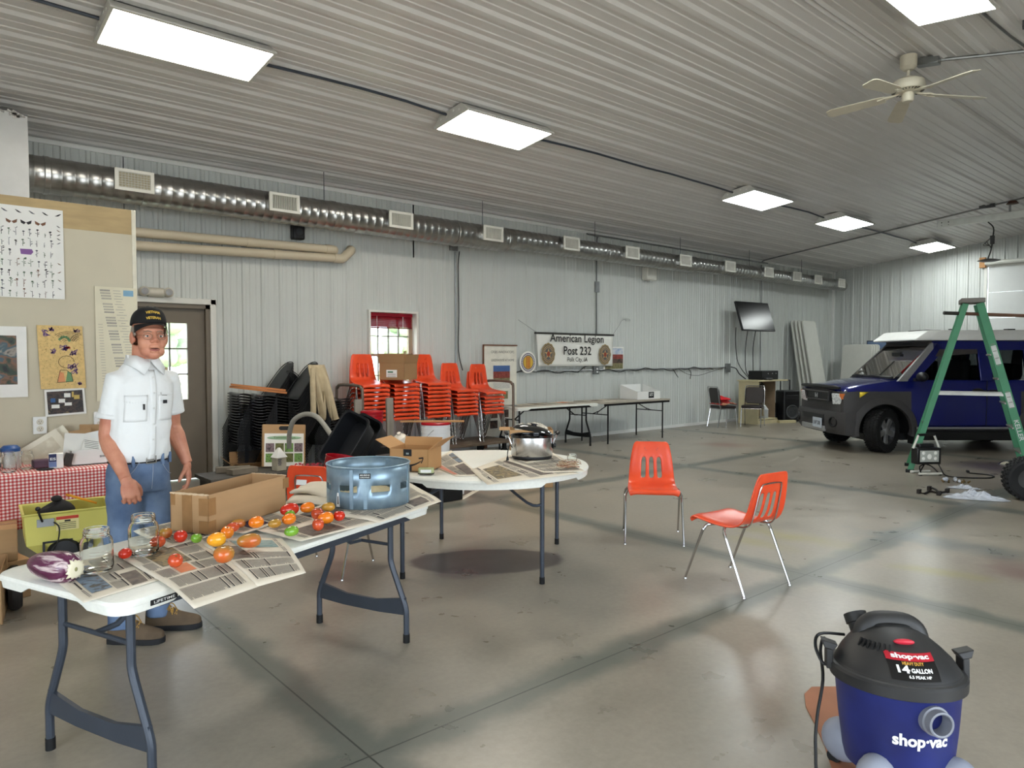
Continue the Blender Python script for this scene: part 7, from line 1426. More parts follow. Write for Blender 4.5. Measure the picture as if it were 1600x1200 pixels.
# ------------------------------------------------------------------ television corner
t = thing('television', 'large black television on a wall arm, screen tipped towards the floor', 'television', (14.72, 8.56, 2.40), rot=(radians(-18), 0, radians(-5)))
m = MB(); m.box((0, 0, 0), (1.21, 0.05, 0.69)); m.build('cabinet', BLACK, t, bevel=0.01); m = MB(); m.box((0, -0.0265, 0.008), (1.18, 0.003, 0.65)); m.build('screen', mat('dark_screen', (8, 8, 10), 0.2, 0, 0, spec=0.3), t)
m = MB(); m.box((0, 0.05, 0.0), (0.45, 0.05, 0.4)); m.tube([(0.0, 0.06, 0.02), (-0.2, 0.18, 0.05), (0.0, 0.30, 0.10)], 0.03, 8); m.box((0, 0.31, 0.1), (0.2, 0.04, 0.26)); m.build('wall_arm', BLACK_METAL, t)
for k, pts in enumerate((((14.2, 8.72, 2.15), (14.24, 8.75, 1.8), (14.36, 8.75, 1.35), (14.55, 8.6, 1.02), (14.62, 8.5, 0.985)), ((14.75, 8.75, 2.12), (14.74, 8.8, 1.7), (14.68, 8.75, 1.2), (14.64, 8.6, 0.985)), ((15.1, 8.75, 2.15), (15.1, 8.82, 1.7), (15.08, 8.8, 1.2), (15.0, 8.72, 0.60)))):
    pipe_thing('television_cable', ['black cable curving from the television to the desk, nearest the raceway', 'black cable hanging straight from the television middle', 'black cable hanging from the television end nearest the corner'][k], 'cable', smooth_path(pts, 4), 0.009, CORD, 6, 'cables below the television')
pipe_thing('power_cord', 'black cord from the raceway box to the desk', 'cord', smooth_path([(14.46, 9.0, 1.26), (14.6, 8.95, 1.22), (14.66, 8.9, 1.1), (14.68, 8.75, 0.985)], 4), 0.012, CORD, 6)
CREAM = mat('cream_particle_board', (200, 188, 150), 0.6, 0, 0.05); t = thing('tall_desk', 'tall cream desk with the amplifier on it in front of the television', 'desk', (14.85, 8.42, 0), radians(-4))
m = MB(); m.box((0, 0, 0.96), (1.15, 0.55, 0.03)); m.build('desk_top', CREAM, t, bevel=0.004); m = MB(); m.box((-0.53, 0, 0.4725), (0.03, 0.5, 0.945)); m.build('side_panel', CREAM, t); m = MB(); m.box((0.25, 0.05, 0.4725), (0.03, 0.4, 0.945)); m.build('side_panel', mat('brown_panel', (130, 110, 88), 0.6), t)
m = MB(); m.box((-0.14, 0.24, 0.85), (0.78, 0.02, 0.18)); m.build('back_rail', CREAM, t); m = MB(); m.box((-0.14, 0, 0.1), (0.75, 0.45, 0.02)); m.build('shelf', CREAM, t); m = MB(); m.box((-0.14, -0.22, 0.04), (0.78, 0.02, 0.08)); m.build('kick_board', CREAM, t)
m = MB(); m.box((-0.38, -0.16, 0.28), (0.25, 0.12, 0.2)); m.build('drawer_box', mat('dark_tan_panel', (126, 112, 84), 0.6), t)
t = thing('amplifier', 'wide black amplifier on the tall cream desk', 'amplifier', (14.92, 8.45, 0.9765), radians(-4)); m = MB(); m.box((0, 0, 0.1), (0.62, 0.36, 0.2)); m.build('case', BLACK, t, bevel=0.006)
m = MB()
for x in (-0.1, 0.06, 0.2): m.lathe([(0.016, 0), (0.014, 0.012), (0, 0.013)], 12, Matrix.Translation((x, -0.181, 0.14)) @ Matrix.Rotation(pi / 2, 4, 'X'))
m.build('knob', CHROME, t)
m = MB(); m.lathe([(0.11, 0), (0.12, 0.02), (0.10, 0.05), (0, 0.06)], 18, None, 1.2, 0.7); o = m.build('desk_phone', BLACK); o.location = (14.72, 8.22, 0.9765); tag(o, 'low black gadget in front of the amplifier', 'gadget')
m = MB(); q = random.Random(31)
for k in range(9): x = 14.7 + 0.22 * q.random(); m.mi = k % 3 == 0; m.tube(smooth_path([(x, 8.5, 0.93), (x + 0.1 * (q.random() - 0.5), 8.42, 0.8), (x + 0.2 * (q.random() - 0.5), 8.4, 0.6), (x + 0.1 * (q.random() - 0.5), 8.42, 0.35), (x + 0.05, 8.42, 0.125)], 4), 0.012, 6)
for k in range(5): m.mi = 0; c_ = (14.78, 8.42, 0.78); m.tube([(c_[0] + (0.05 + 0.02 * k) * cos(a), c_[1] + 0.03 * sin(a * 2), c_[2] + (0.07 + 0.01 * k) * sin(a)) for a in (i * 0.5 for i in range(13))], 0.01, 6)
o = m.build('cable_bundle', [CORD, mat('grey_cable', (150, 146, 138), 0.5)]); tag(o, 'bundle of black and grey cables under the tall cream desk', 'cables')
m = MB(); m.lathe([(0.0, 0), (0.09, 0.0), (0.1, 0.02), (0.1, 0.2), (0.05, 0.27), (0.03, 0.3), (0, 0.3)], 18); o = m.build('water_jug', mat('cloudy_jug', (190, 194, 196), 0.3)); o.location = (14.78, 8.35, 0.1115); tag(o, 'cloudy plastic jug on the desk bottom shelf', 'jug')
def speaker_cab(name, label, loc, rz, w, d, h, r):
    t = thing(name, label, 'speaker', loc, rz); m = MB(); m.prism(rrect(w, d, 0.06, 4), 0.0, h); m.build('cabinet', BLACK, t, bevel=0.03, segs=3)
    m = MB(); m.lathe([(r, 0.0), (r * 1.06, 0.008), (r * 0.98, 0.016), (r * 0.9, 0.008), (r * 0.35, -0.02), (r * 0.28, 0.002), (0, 0.006)], 28, Matrix.Translation((0, -d / 2 - 0.002, r + h * 0.1)) @ Matrix.Rotation(pi / 2, 4, 'X')); m.build('woofer', mat('woofer_grey', (58, 60, 62), 0.4), t)
    m = MB(); m.box((0, -d / 2 - 0.004, h * 0.78), (w * 0.7, 0.01, h * 0.14)); m.build('horn', mat('horn_dark', (34, 34, 36), 0.4), t, bevel=0.01); return t
t = speaker_cab('portable_speaker', 'black portable loudspeaker with its pull handle raised beside the desk', (15.60, 8.22, 0), radians(-28), 0.44, 0.36, 0.72, 0.155)
m = MB(); m.tube([(-0.12, 0.1, 0.7), (-0.12, 0.1, 0.95), (0.12, 0.1, 0.95), (0.12, 0.1, 0.7)], 0.014, 8); m.build('pull_handle', BLACK_METAL, t)
speaker_cab('floor_speaker', 'smaller black loudspeaker standing behind the banquet chair', (15.42, 8.60, 0), radians(-28), 0.3, 0.3, 0.42, 0.10)
m = MB(); m.box((0, 0, 0.03), (0.42, 0.1, 0.058)); o = m.build('cream_plank', CREAM, bevel=0.004); o.location = (15.20, 8.02, 0.0); o.rotation_euler = (0, 0, -0.5); tag(o, 'short cream plank on the floor before the loudspeakers', 'plank')
t = thing('red_cloth_pile', 'crumpled red and patterned cloth on the banquet chair seat', 'cloth', (13.28, 8.44, 0.468), radians(65)); m = MB()
m.surf(lambda u, v: (0.21 * (u - 0.5) * 2, 0.20 * (v - 0.5) * 2, 0.016 + 0.10 * sin(pi * u) * sin(pi * v) + 0.03 * sin(u * 12 + v * 5) * sin(pi * v)), 20, 18); m.build('folds', picmat('red_pattern_cloth', [(150, 24, 30), (196, 40, 44), (120, 30, 34), (200, 150, 110), (168, 30, 36)], 9), t, solid=0.015, off=1.0)
m = MB(); m.surf(lambda u, v: (0.17 * (u - 0.5) * 2, 0.05 + 0.12 * (v - 0.5) * 2, 0.115 + 0.06 * sin(pi * u) * sin(pi * v) + 0.012 * sin(u * 12)), 14, 12); m.build('red_top', mat('bright_red_cloth', (206, 32, 40), 0.8), t, solid=0.02, off=1.0)

# folded tables leaning on the walls
LEANM = mat('grey_white_table', (206, 206, 198), 0.5, 0, 0.02)
for k in range(4):
    t = thing('leaning_table', ['long folded white table leaning on the wall, closest to the room', 'long folded white table leaning on the wall, second from the front', 'long folded white table leaning on the wall, third from the front', 'long folded white table leaning flat against the wall behind three others'][k], 'table', (17.62 - 0.06 * k, 8.30 + 0.09 * k, 0), 0, 'long tables leaning in the corner', rot=(radians(-10.5 + 0.6 * k), 0, radians(3)))
    m = MB(); m.prism(rrect(0.76, 2.44, 0.08, 5, 0, 1.225), -0.022, 0.022, ontri((0, 0, 0), (1, 0, 0), (0, 0, 1))); m.build('table_top', LEANM, t, bevel=0.008)
    m = MB(); m.box((0, 0.030, 1.2), (0.6, 0.014, 2.0)); m.build('folded_legs', GREY_LEG, t)
for k in range(4):
    t = thing('leaning_table', ['shorter folded grey white table leaning on the far wall, outermost', 'shorter folded table on the far wall, second from outside', 'shorter folded table on the far wall, third from outside', 'shorter folded table lying closest to the far wall'][k], 'table', (19.02 + 0.08 * k, 8.22 - 0.035 * k, 0), 0, 'shorter tables leaning on the far wall', rot=(radians(-8 + 0.4 * k), 0, radians(-90)))
    m = MB(); m.prism(rrect(0.76, 1.83, 0.08, 5, 0, 0.918), -0.02, 0.02, ontri((0, 0, 0), (1, 0, 0), (0, 0, 1))); m.build('table_top', LEANM, t, bevel=0.008); m = MB(); m.box((0, 0.027, 0.9), (0.6, 0.012, 1.4)); m.build('folded_legs', GREY_LEG, t)

# ------------------------------------------------------------------ step ladder, pole, work lights, litter on the floor
FIBER = mat('green_fibreglass', (62, 132, 94), 0.5, 0, 0.06, 8); ALU = mat('dull_aluminium', (150, 148, 142), 0.4, 0.7, 0.12)
LA, LB = gp(1421, 738), gp(1616, 751); ux = (LB - LA).normalized(); wd = Vector((-ux.y, ux.x, 0)); top_ = rp(1512, 466, (LA + (LB - LA) * 0.5 - Vector((0, 0, EYE))).dot(FW)); Hl = top_.z; base = (LA + LB) / 2
t = thing('step_ladder', 'green fibreglass step ladder standing before the blue car', 'ladder', (base.x, base.y, 0), atan2(ux.y, ux.x)); half = (LB - LA).length / 2
DW0, DW1 = 0.62, 0.30          # width across the rails at the floor and at the top
sg = 1 if wd.y > 0 else -1
for side in (0, 1):            # 0: rear frame at -x, 1: stepped front frame at +x
    for s in (0, 1):
        m = MB(); sx = -1 if side == 0 else 1; y0 = (0 if s == 0 else DW0); y1 = 0.14 + (0 if s == 0 else DW1)
        a_, b_ = Vector((sx * half, y0, 0.0)), Vector((sx * 0.075, y1, Hl - 0.06)); d_ = (b_ - a_).normalized(); wv = Vector((sx, 0, 0)); wv = (wv - d_ * wv.dot(d_)).normalized() * (0.034 if side == 0 else 0.044); nv = d_.cross(wv).normalized() * 0.013
        m.hexa([a_ - wv - nv, a_ + wv - nv, a_ + wv + nv, a_ - wv + nv], [b_ - wv - nv, b_ + wv - nv, b_ + wv + nv, b_ - wv + nv]); rl = m.build('rail', FIBER, t, bevel=0.003)
        if s == 0:
            mk = MB(); T = ontri(a_ - nv * (1.12 if (d_.cross(wv)).y > 0 else -1.12), d_, -wv if sx > 0 else wv)
            if side == 1:
                ln = (b_ - a_).length
                for f, w_, h_ in ((0.70, 0.24, 0.055), (0.445, 0.19, 0.055)): mk.mi = 0; mk.add([(ln * f - w_ / 2, -h_ / 2, 0.0004), (ln * f + w_ / 2, -h_ / 2, 0.0004), (ln * f + w_ / 2, h_ / 2, 0.0004), (ln * f - w_ / 2, h_ / 2, 0.0004)], [(0, 1, 2, 3)], T)
                mk.mi = 1
                for f in (0.40, 0.43, 0.46, 0.49, 0.64, 0.68, 0.72, 0.76): mk.add([(ln * f, -0.02, 0.0010), (ln * f + 0.008, -0.02, 0.0010), (ln * f + 0.008, 0.02, 0.0010), (ln * f, 0.02, 0.0010)], [(0, 1, 2, 3)], T)
                mk.mi = 0; put_text(mk, 'KELLER', T @ Matrix.Translation((ln * 0.275, 0, 0.0010)) @ Matrix.Rotation(pi, 4, 'Z'), 0.26, 0.05, 0.02)
                mk.build('labels', [mat('worn_white_label', (196, 200, 196), 0.6, 0, 0.1, 20), GREYINK], rl, smooth=False)
        mf = MB(); mf.box(a_ + d_ * 0.02, (0.1, 0.05, 0.04)); mf.build('foot', RUBBER, rl)
def at_h(sx, h): f = h / (Hl - 0.06); return sx * (half + (0.075 - half) * f), (0 + (0.14 - 0) * f), (DW0 + (0.14 + DW1 - DW0) * f)
for k in range(1, 6):
    h = 0.30 * k + 0.02; x, ya, yb = at_h(1, h)
    if h > Hl - 0.2: break
    m = MB(); m.box((x - 0.02, (ya + yb) / 2, h), (0.085, yb - ya, 0.022)); m.build('step', ALU, t, bevel=0.004)
    if k % 2 == 0: x, ya, yb = at_h(-1, h); m = MB(); m.box((x, (ya + yb) / 2, h), (0.03, yb - ya, 0.03)); m.build('rear_brace', ALU, t)
m = MB(); m.box((0, 0.14 + DW1 / 2, Hl - 0.025), (0.26, DW1 + 0.09, 0.06)); m.build('top_cap', mat('grey_cap', (118, 114, 108), 0.6, 0, 0.15), t, bevel=0.01)
hb = EYE + (557 - 616) / FPX * (base - Vector((0, 0, EYE))).dot(FW)
m = MB()
for f in (0.02, 0.98): xa, y0a, y1a = at_h(-1, hb); xb, _, _ = at_h(1, hb); y = y0a + (y1a - y0a) * f; m.box(((xa + xb) / 2, y, hb), (xb - xa - 0.02, 0.012, 0.035))
m.build('spreader_bar', ALU, t)
pd = (base - Vector((0, 0, EYE))).dot(FW) + 0.16; a_ = rp(1475, 489, pd); b_ = a_ + (rp(1620, 494, pd) - a_) * 2.0
m = MB(); m.tube([a_, a_ + (b_ - a_) * 0.42, b_], 0.021, 12); o = m.build('wooden_pole', mat('brown_pole', (120, 88, 72), 0.6, 0, 0.12, 3, stretch=(0.4, 4, 4))); tag(o, 'brown wooden pole lying across the ladder near its top', 'pole')
m = MB(); m.cyl(a_ - (b_ - a_) * 0.001, a_ + (b_ - a_) * 0.09, 0.0225, None, 12); m.build('dark_grip', FAND, o)
# a support post off frame that carries the pole's other end
m = MB(); m.tube([(b_.x, b_.y, 0.02), (b_.x, b_.y, b_.z - 0.024)], 0.02, 10); m.box((b_.x, b_.y, 0.011), (0.35, 0.35, 0.02)); o = m.build('pole_stand', GREY_LEG); tag(o, 'grey stand holding the far end of the wooden pole', 'stand')
t = thing('work_light', 'portable work light with a black housing and white tube stand by the ladder foot', 'work light', gp(1446, 741), radians(-36)); WT = mat('white_tube', (212, 210, 200), 0.4)
m = MB(); m.tube([(-0.15, -0.09, 0.02), (0.15, -0.09, 0.02)], 0.017, 8); m.tube([(-0.13, 0.1, 0.02), (0.13, 0.1, 0.02)], 0.017, 8); m.build('stand', WT, t)
m = MB(); m.tube(smooth_path([(-0.12, -0.09, 0.02), (-0.08, 0, 0.1), (0, 0.0, 0.13)], 3), 0.008, 6); m.tube(smooth_path([(0.12, -0.09, 0.02), (0.08, 0, 0.1), (0, 0.0, 0.13)], 3), 0.008, 6); m.tube([(0, 0.1, 0.02), (0, 0.02, 0.13)], 0.008, 6)
for sx in (-1, 1): m.cyl((sx * 0.13, -0.09, 0.0), (sx * 0.13, -0.09, 0.012), 0.022, None, 10)
m.build('wire_frame', BLACK_METAL, t)
m = MB(); m.box((0, 0, 0.24), (0.32, 0.13, 0.21)); m.box((0, 0.02, 0.365), (0.2, 0.08, 0.05)); m.build('housing', BLACK, t, bevel=0.012); m = MB(); m.box((0, -0.0675, 0.24), (0.25, 0.006, 0.145)); fp = m.build('lens', mat('led_panel', (176, 178, 170), 0.15), t)
m = MB()
for x, z in ((-0.08, 0.28), (-0.08, 0.21), (0.08, 0.28), (0.08, 0.21), (0.0, 0.235)): m.ell((x, -0.071, z), (0.022 if x else 0.03, 0.004, 0.022 if x else 0.035), 12, 8)
m.build('led_cluster', mat('led_white', (240, 240, 232), 0.1), fp)
for s in (-1, 1): m = MB(); m.tube([(s * 0.175, 0, 0.335), (s * 0.105, 0.0, 0.50)], 0.014, 8); m.build('handle_arm', WT, t)
m = MB(); m.tube([(-0.11, 0, 0.505), (0.11, 0, 0.505)], 0.017, 10); m.build('handle_grip', BLACK, t)
cpt = [gp(1462, 733) + Vector((0, 0, 0.12)), gp(1470, 741) + Vector((0, 0, 0.06)), gp(1478, 744), gp(1500, 747), gp(1540, 748), gp(1553, 746), gp(1545, 743), gp(1514, 740)]
pipe_thing('power_cord', 'black cord with a plug running on the floor from the work light', 'cord', smooth_path([p + Vector((0, 0, 0.008)) for p in cpt], 4), 0.008, CORD, 6)
m = MB(); m.box((0, 0, 0.02), (0.07, 0.03, 0.03)); o = m.build('cord_plug', BLACK, bevel=0.006); o.location = gp(1512, 739); o.rotation_euler = (0, 0, 0.5); tag(o, 'black plug at the end of the work light cord', 'plug')
t = thing('round_lamp', 'round silver headlamp lying against the tyre at the edge of the floor litter', 'lamp', rp(1574, 733, 9.86), radians(-65)); dz = t.location.z
m = MB(); T = Matrix.Rotation(radians(62), 4, 'X'); m.lathe([(0.11, 0.02), (0.125, 0.0), (0.12, -0.03), (0.08, -0.09), (0.03, -0.12), (0, -0.12)], 28, T, cap0=False); m.build('reflector', CHROME, t); m = MB(); m.lathe([(0.112, 0.012), (0.07, 0.03), (0.0, 0.036)], 28, T); m.build('lens', mat('lamp_lens', (214, 206, 186), 0.1, 0, 0.2, 30), t)
t = thing('spare_tyre', 'knobbly black tyre standing on the floor beside the ladder', 'tyre', gp(1607, 781))
wr_ = (t.location - Vector((0, 0, EYE))).dot(FW) / FPX * 33; t.location.z = wr_
def tyre(par, r, w, rim_r, T, knobs=40, rim=True):
    m = MB(); m.T = T; m.lathe([(rim_r, -w * 0.42), (r * 0.86, -w * 0.5), (r * 0.96, -w * 0.46), (r, -w * 0.36), (r, w * 0.36), (r * 0.96, w * 0.46), (r * 0.86, w * 0.5), (rim_r, w * 0.42)], 48, Matrix.Rotation(pi / 2, 4, 'X'), cap0=False, cap1=False)
    for k in range(knobs):
        a = 2 * pi * k / knobs
        for j, y in enumerate((-0.36, -0.12, 0.12, 0.36)): aa = a + (pi / knobs if j % 2 else 0); m.box((r * 1.008 * cos(aa), y * w, r * 1.008 * sin(aa)), (0.016, w * 0.2, 2 * pi * r / knobs * 0.62), Matrix.Rotation(-aa, 3, 'Y'))
    m.T = Matrix(); return m.build('tyre', mat('tyre_black', (20, 20, 21), 0.75, 0, 0.2), par, ang=30)
tyre(t, wr_, 0.2, wr_ * 0.55, Matrix.Rotation(radians(120), 4, 'Z'), 30)
m = MB(); m.lathe([(0, -0.02), (wr_ * 0.5, -0.03), (wr_ * 0.56, -0.08), (wr_ * 0.56, 0.08), (wr_ * 0.5, 0.03), (0, 0.02)], 28, Matrix.Rotation(radians(120), 4, 'Z') @ Matrix.Rotation(pi / 2, 4, 'X')); m.build('rim', FAND, t)
PB = mat('clear_plastic_bag', (214, 218, 226), 0.12, 0, 0.1, 12, 0.4, trans=0.35); q = random.Random(17)
def crumple(label, c_, lx, ly, hz, rz, m_, name='plastic_bag'):
    m = MB(); m.surf(lambda u, v: (lx * (u - 0.5) * (0.7 + 0.3 * sin(v * 7)), ly * (v - 0.5), 0.004 + hz * sin(pi * u) * sin(pi * v) * (0.6 + 0.4 * sin(u * 23 + v * 11) * sin(v * 19))), 28, 20); o = m.build(name, m_, smooth=False, solid=0.002, off=1.0); o.location = c_; o.rotation_euler = (0, 0, rz); return tag(o, label, 'bag')
crumple('crinkled clear plastic bag with silver contents on the floor', gp(1522, 778), 0.62, 0.30, 0.10, radians(-62), PB); crumple('small flat plastic bag on the floor behind the crinkled one', gp(1505, 763), 0.34, 0.14, 0.05, radians(-62), PB)
t = thing('small_hardware', 'little pile of brass and clear fittings on the floor', 'fittings', gp(1487, 754)); m = MB()
for k in range(7): m.ell((0.12 * (q.random() - 0.5), 0.2 * (q.random() - 0.5), 0.022 + 0.02 * q.random()), 0.022, 8, 6)
m.build('clear_caps', PB, t); m = MB()
for k in range(10): x, y = 0.2 * (q.random() - 0.5), 0.3 * (q.random() - 0.5); m.cyl((x, y, 0.008), (x + 0.06 * (q.random() - 0.5), y + 0.06 * (q.random() - 0.5), 0.03), 0.012, 0.008, 6)
m.build('brass_fittings', mat('dull_brass', (112, 92, 58), 0.45, 0.6, 0.2), t)
m = MB(); P_ = [gp(1435, 771), gp(1445, 773), (gp(1452, 769)), gp(1466, 772), gp(1481, 770)]; m.tube([p + Vector((0, 0, 0.012)) for p in P_], 0.012, 8); P_ = [gp(1452, 765), gp(1462, 769), gp(1468, 775)]; m.tube([p + Vector((0, 0, 0.03)) for p in P_], 0.012, 8)
for p in (gp(1452, 766), gp(1467, 774), gp(1480, 770), gp(1436, 771)): m.box(p + Vector((0, 0, 0.024)), (0.06, 0.03, 0.045))
o = m.build('metal_bracket', mat('black_iron', (38, 34, 32), 0.6, 0.3)); tag(o, 'bent black iron bracket on the floor beside the plastic bag', 'bracket')
# ------------------------------------------------------------------ blue car
BLUE = mat('deep_blue_car_paint', (16, 26, 108), 0.2, 0.3, 0.05, 3, coat=1.0); CLAD = mat('charcoal_cladding', (62, 60, 60), 0.6, 0, 0.06, 20); CBLK = mat('car_black', (18, 18, 20), 0.45); CSIL = mat('car_silver', (164, 164, 164), 0.35, 0.6, 0.05)
TINT = mat('tinted_car_glass', (70, 76, 78), 0.03, 0, 0, trans=1.0, ior=1.1, spec=0.7); CLEARG = mat('windshield_glass', (196, 206, 204), 0.02, 0, 0, trans=1.0, ior=1.08, spec=0.8)
car = thing('car', 'dark blue boxy car with charcoal fenders and white roof box by the far wall', 'car', (12.17, 5.15, 0), radians(139))
def zt_(x): return 1.135 if x <= -0.25 else 1.135 - 0.15 * ((x + 0.25) / 0.93) ** 1.15
XS = [0.655, 0.63, 0.58, 0.45, 0.2, 0.0, -0.25, -0.41, -0.43, -1.0, -1.575, -1.585, -2.1, -2.12, -2.6, -2.95, -3.08, -3.14]
def wf_(x): return 0.90 if x > 0.65 else 0.955 if x > 0.62 else 0.985 if x > 0.5 else (0.985 if x < -3.0 else 1.0) if x < -2.9 else 1.0
def ringc(x):
    f = wf_(x); zt = zt_(x) - (0.05 if x > 0.65 else 0.02 if x > 0.62 else 0); hl = [(0.0, 0.28), (0.74, 0.28), (0.80, 0.40), (0.825, 0.43), (0.835, 0.70), (0.825, min(0.955, zt - 0.06)), (0.80, min(1.02, zt - 0.03)), (0.755, zt - 0.004), (0.6, zt + 0.012), (0.3, zt + 0.03)]
    return [(x, y * f, z) for y, z in hl] + [(x, 0, zt + 0.034)] + [(x, -y * f, z) for y, z in hl[::-1][:-1]]
m = MB(); rg = [ringc(x) for x in XS]; n_ = len(rg[0]); m.loft(rg, caps=True); m.m = []
for f in m.f:
    xm = sum(m.v[i][0] for i in f) / len(f); zm = sum(m.v[i][2] for i in f) / len(f); ym = abs(sum(m.v[i][1] for i in f) / len(f))
    m.m.append(1 if (zm < 0.415 or (zm < 0.93 and (xm > -0.42 or xm < -2.11)) or (ym < 0.7 and zm < 0.3) or (xm > 0.60 and zm < 0.95)) else 0)
body_ = m.build('body', [BLUE, CLAD, CBLK], car, ang=28)
for wx in (0.0, -2.575):
    for sy in (-1, 1):
        cm = MB(); cm.mi = 2; cm.cyl((wx, sy * 0.5, 0.345), (wx, sy * 1.0, 0.345), 0.415, None, 40); co = cm.build('cutter', [BLUE, CLAD, CBLK]); co.parent = car
        bo_ = body_.modifiers.new('arch', 'BOOLEAN'); bo_.operation = 'DIFFERENCE'; bo_.object = co; bo_.solver = 'EXACT'
        bpy.context.view_layer.update(); dg = bpy.context.evaluated_depsgraph_get(); nm_ = bpy.data.meshes.new_from_object(body_.evaluated_get(dg)); body_.modifiers.clear(); old = body_.data; body_.data = nm_; bpy.data.meshes.remove(old); cme = co.data; bpy.data.objects.remove(co); bpy.data.meshes.remove(cme)
body_.data.set_sharp_from_angle(angle=radians(28)); body_.data.name = 'body'
for wx in (0.0, -2.575):
    for sy in (-1, 1):
        m = MB(); rr_ = [0.405, 0.475]; pts = [(a) for a in (radians(-12 + 204 * i / 30) for i in range(31))]
        m.loft([[(wx + r * cos(a), sy * y, 0.345 + r * sin(a)) for r, y in ((0.405, 0.80), (0.412, 0.866), (0.47, 0.862), (0.52, 0.832))] for a in pts], caps=True, closed=True); m.build('fender_flare', CLAD, car)
# nose: grille, headlights, bumper
m = MB(); m.hexa([(0.685, -0.46, 0.78), (0.685, 0.46, 0.78), (0.60, 0.46, 0.78), (0.60, -0.46, 0.78)], [(0.70, -0.46, 0.93), (0.70, 0.46, 0.93), (0.60, 0.46, 0.93), (0.60, -0.46, 0.93)]); gr = m.build('grille', CBLK, car)
m = MB(); q = [(0.702, -0.42, 0.79), (0.702, 0.42, 0.79), (0.71, 0.46, 0.925), (0.71, -0.46, 0.925)]; m.tube(q, 0.014, 6, closed=True); m.build('grille_frame', CLAD, gr)
m = MB(); m.box((0.715, -0.035, 0.86), (0.012, 0.014, 0.075), Matrix.Rotation(0.12, 3, 'X')); m.box((0.715, 0.035, 0.86), (0.012, 0.014, 0.075), Matrix.Rotation(-0.12, 3, 'X')); m.box((0.715, 0, 0.855), (0.012, 0.06, 0.012)); m.build('badge', CSIL, gr)
m = MB(); m.tube([(0.69 - 0.03 * abs(y) / 0.7, y, 1.0 + 0.01 * (1 - abs(y))) for y in (-0.72, -0.5, -0.2, 0, 0.2, 0.5, 0.72)], [0.02] + [0.034] * 5 + [0.02], 8); m.build('hood_deflector', CBLK, car)
HLG = picmat('headlight_facets', [(120, 124, 126), (230, 232, 232), (170, 172, 174), (240, 240, 240)], 26, 0.1)
for sy in (-1, 1):
    m = MB(); m.hexa([(0.675, sy * 0.50, 0.73), (0.655, sy * 0.755, 0.745), (0.55, sy * 0.79, 0.745), (0.55, sy * 0.50, 0.73)], [(0.69, sy * 0.49, 0.915), (0.665, sy * 0.76, 0.915), (0.55, sy * 0.80, 0.915), (0.55, sy * 0.49, 0.915)]); hl = m.build('headlight', HLG, car, bevel=0.015)
    m = MB(); m.hexa([(0.66, sy * 0.74, 0.83), (0.645, sy * 0.785, 0.83), (0.57, sy * 0.80, 0.83), (0.57, sy * 0.74, 0.83)], [(0.672, sy * 0.735, 0.918), (0.655, sy * 0.79, 0.918), (0.57, sy * 0.806, 0.918), (0.57, sy * 0.735, 0.918)]); m.build('turn_signal', mat('amber_lens', (214, 120, 60), 0.2), hl)
    m = MB(); m.add([(0.40, sy * 0.842, 0.86), (0.27, sy * 0.842, 0.945), (0.40, sy * 0.842, 0.945)], [(0, 1, 2)]); m.build('side_marker', mat('yellow_marker', (236, 206, 60), 0.3), car, solid=0.012, off=0)
m = MB()
def bmp(z0, z1, out): return [[(0.50, y0, z0), (0.50, y0, z1)] for y0 in ()]
prof = lambda z, o_: [(0.46, 0.86, z), (0.62, 0.85, z), (0.71 + o_, 0.72, z), (0.75 + o_, 0.45, z), (0.76 + o_, 0.0, z), (0.75 + o_, -0.45, z), (0.71 + o_, -0.72, z), (0.62, -0.85, z), (0.46, -0.86, z), (0.40, -0.6, z), (0.40, 0.6, z)]
m.loft([prof(0.27, -0.05), prof(0.34, 0.0), prof(0.56, 0.02), prof(0.62, 0.0)]); m.build('front_bumper', CLAD, car, ang=25)
m = MB(); m.box((0.755, 0, 0.335), (0.05, 0.86, 0.085)); m.build('skid_trim', CSIL, car, bevel=0.01); m = MB(); m.box((0.735, 0, 0.52), (0.09, 0.84, 0.09)); m.build('air_intake', CBLK, car)
for sy in (-1, 1):
    m = MB(); m.T = Matrix.Translation((0.715, sy * 0.66, 0.465)) @ Matrix.Rotation(sy * radians(22), 4, 'Z') @ Matrix.Rotation(pi / 2, 4, 'Y'); m.lathe([(0.085, 0.0), (0.085, 0.03), (0.07, 0.034), (0.06, 0.005), (0, 0.0)], 24, cap0=False); m.T = Matrix(); m.build('fog_light_bezel', CBLK, car)
m = MB(); m.box((0.79, 0.22, 0.42), (0.012, 0.32, 0.16)); pl = m.build('license_plate', mat('plate_blue_white', (196, 204, 214), 0.4, 0, 0.05), car)
m = MB(); put_text(m, 'LNP 208', ontri((0.798, 0.22, 0.42), (0, 1, 0), (0, 0, 1)), 0.25, 0.065, 0.02); m.build('plate_lettering', mat('plate_ink', (70, 76, 90), 0.5), pl, smooth=False)
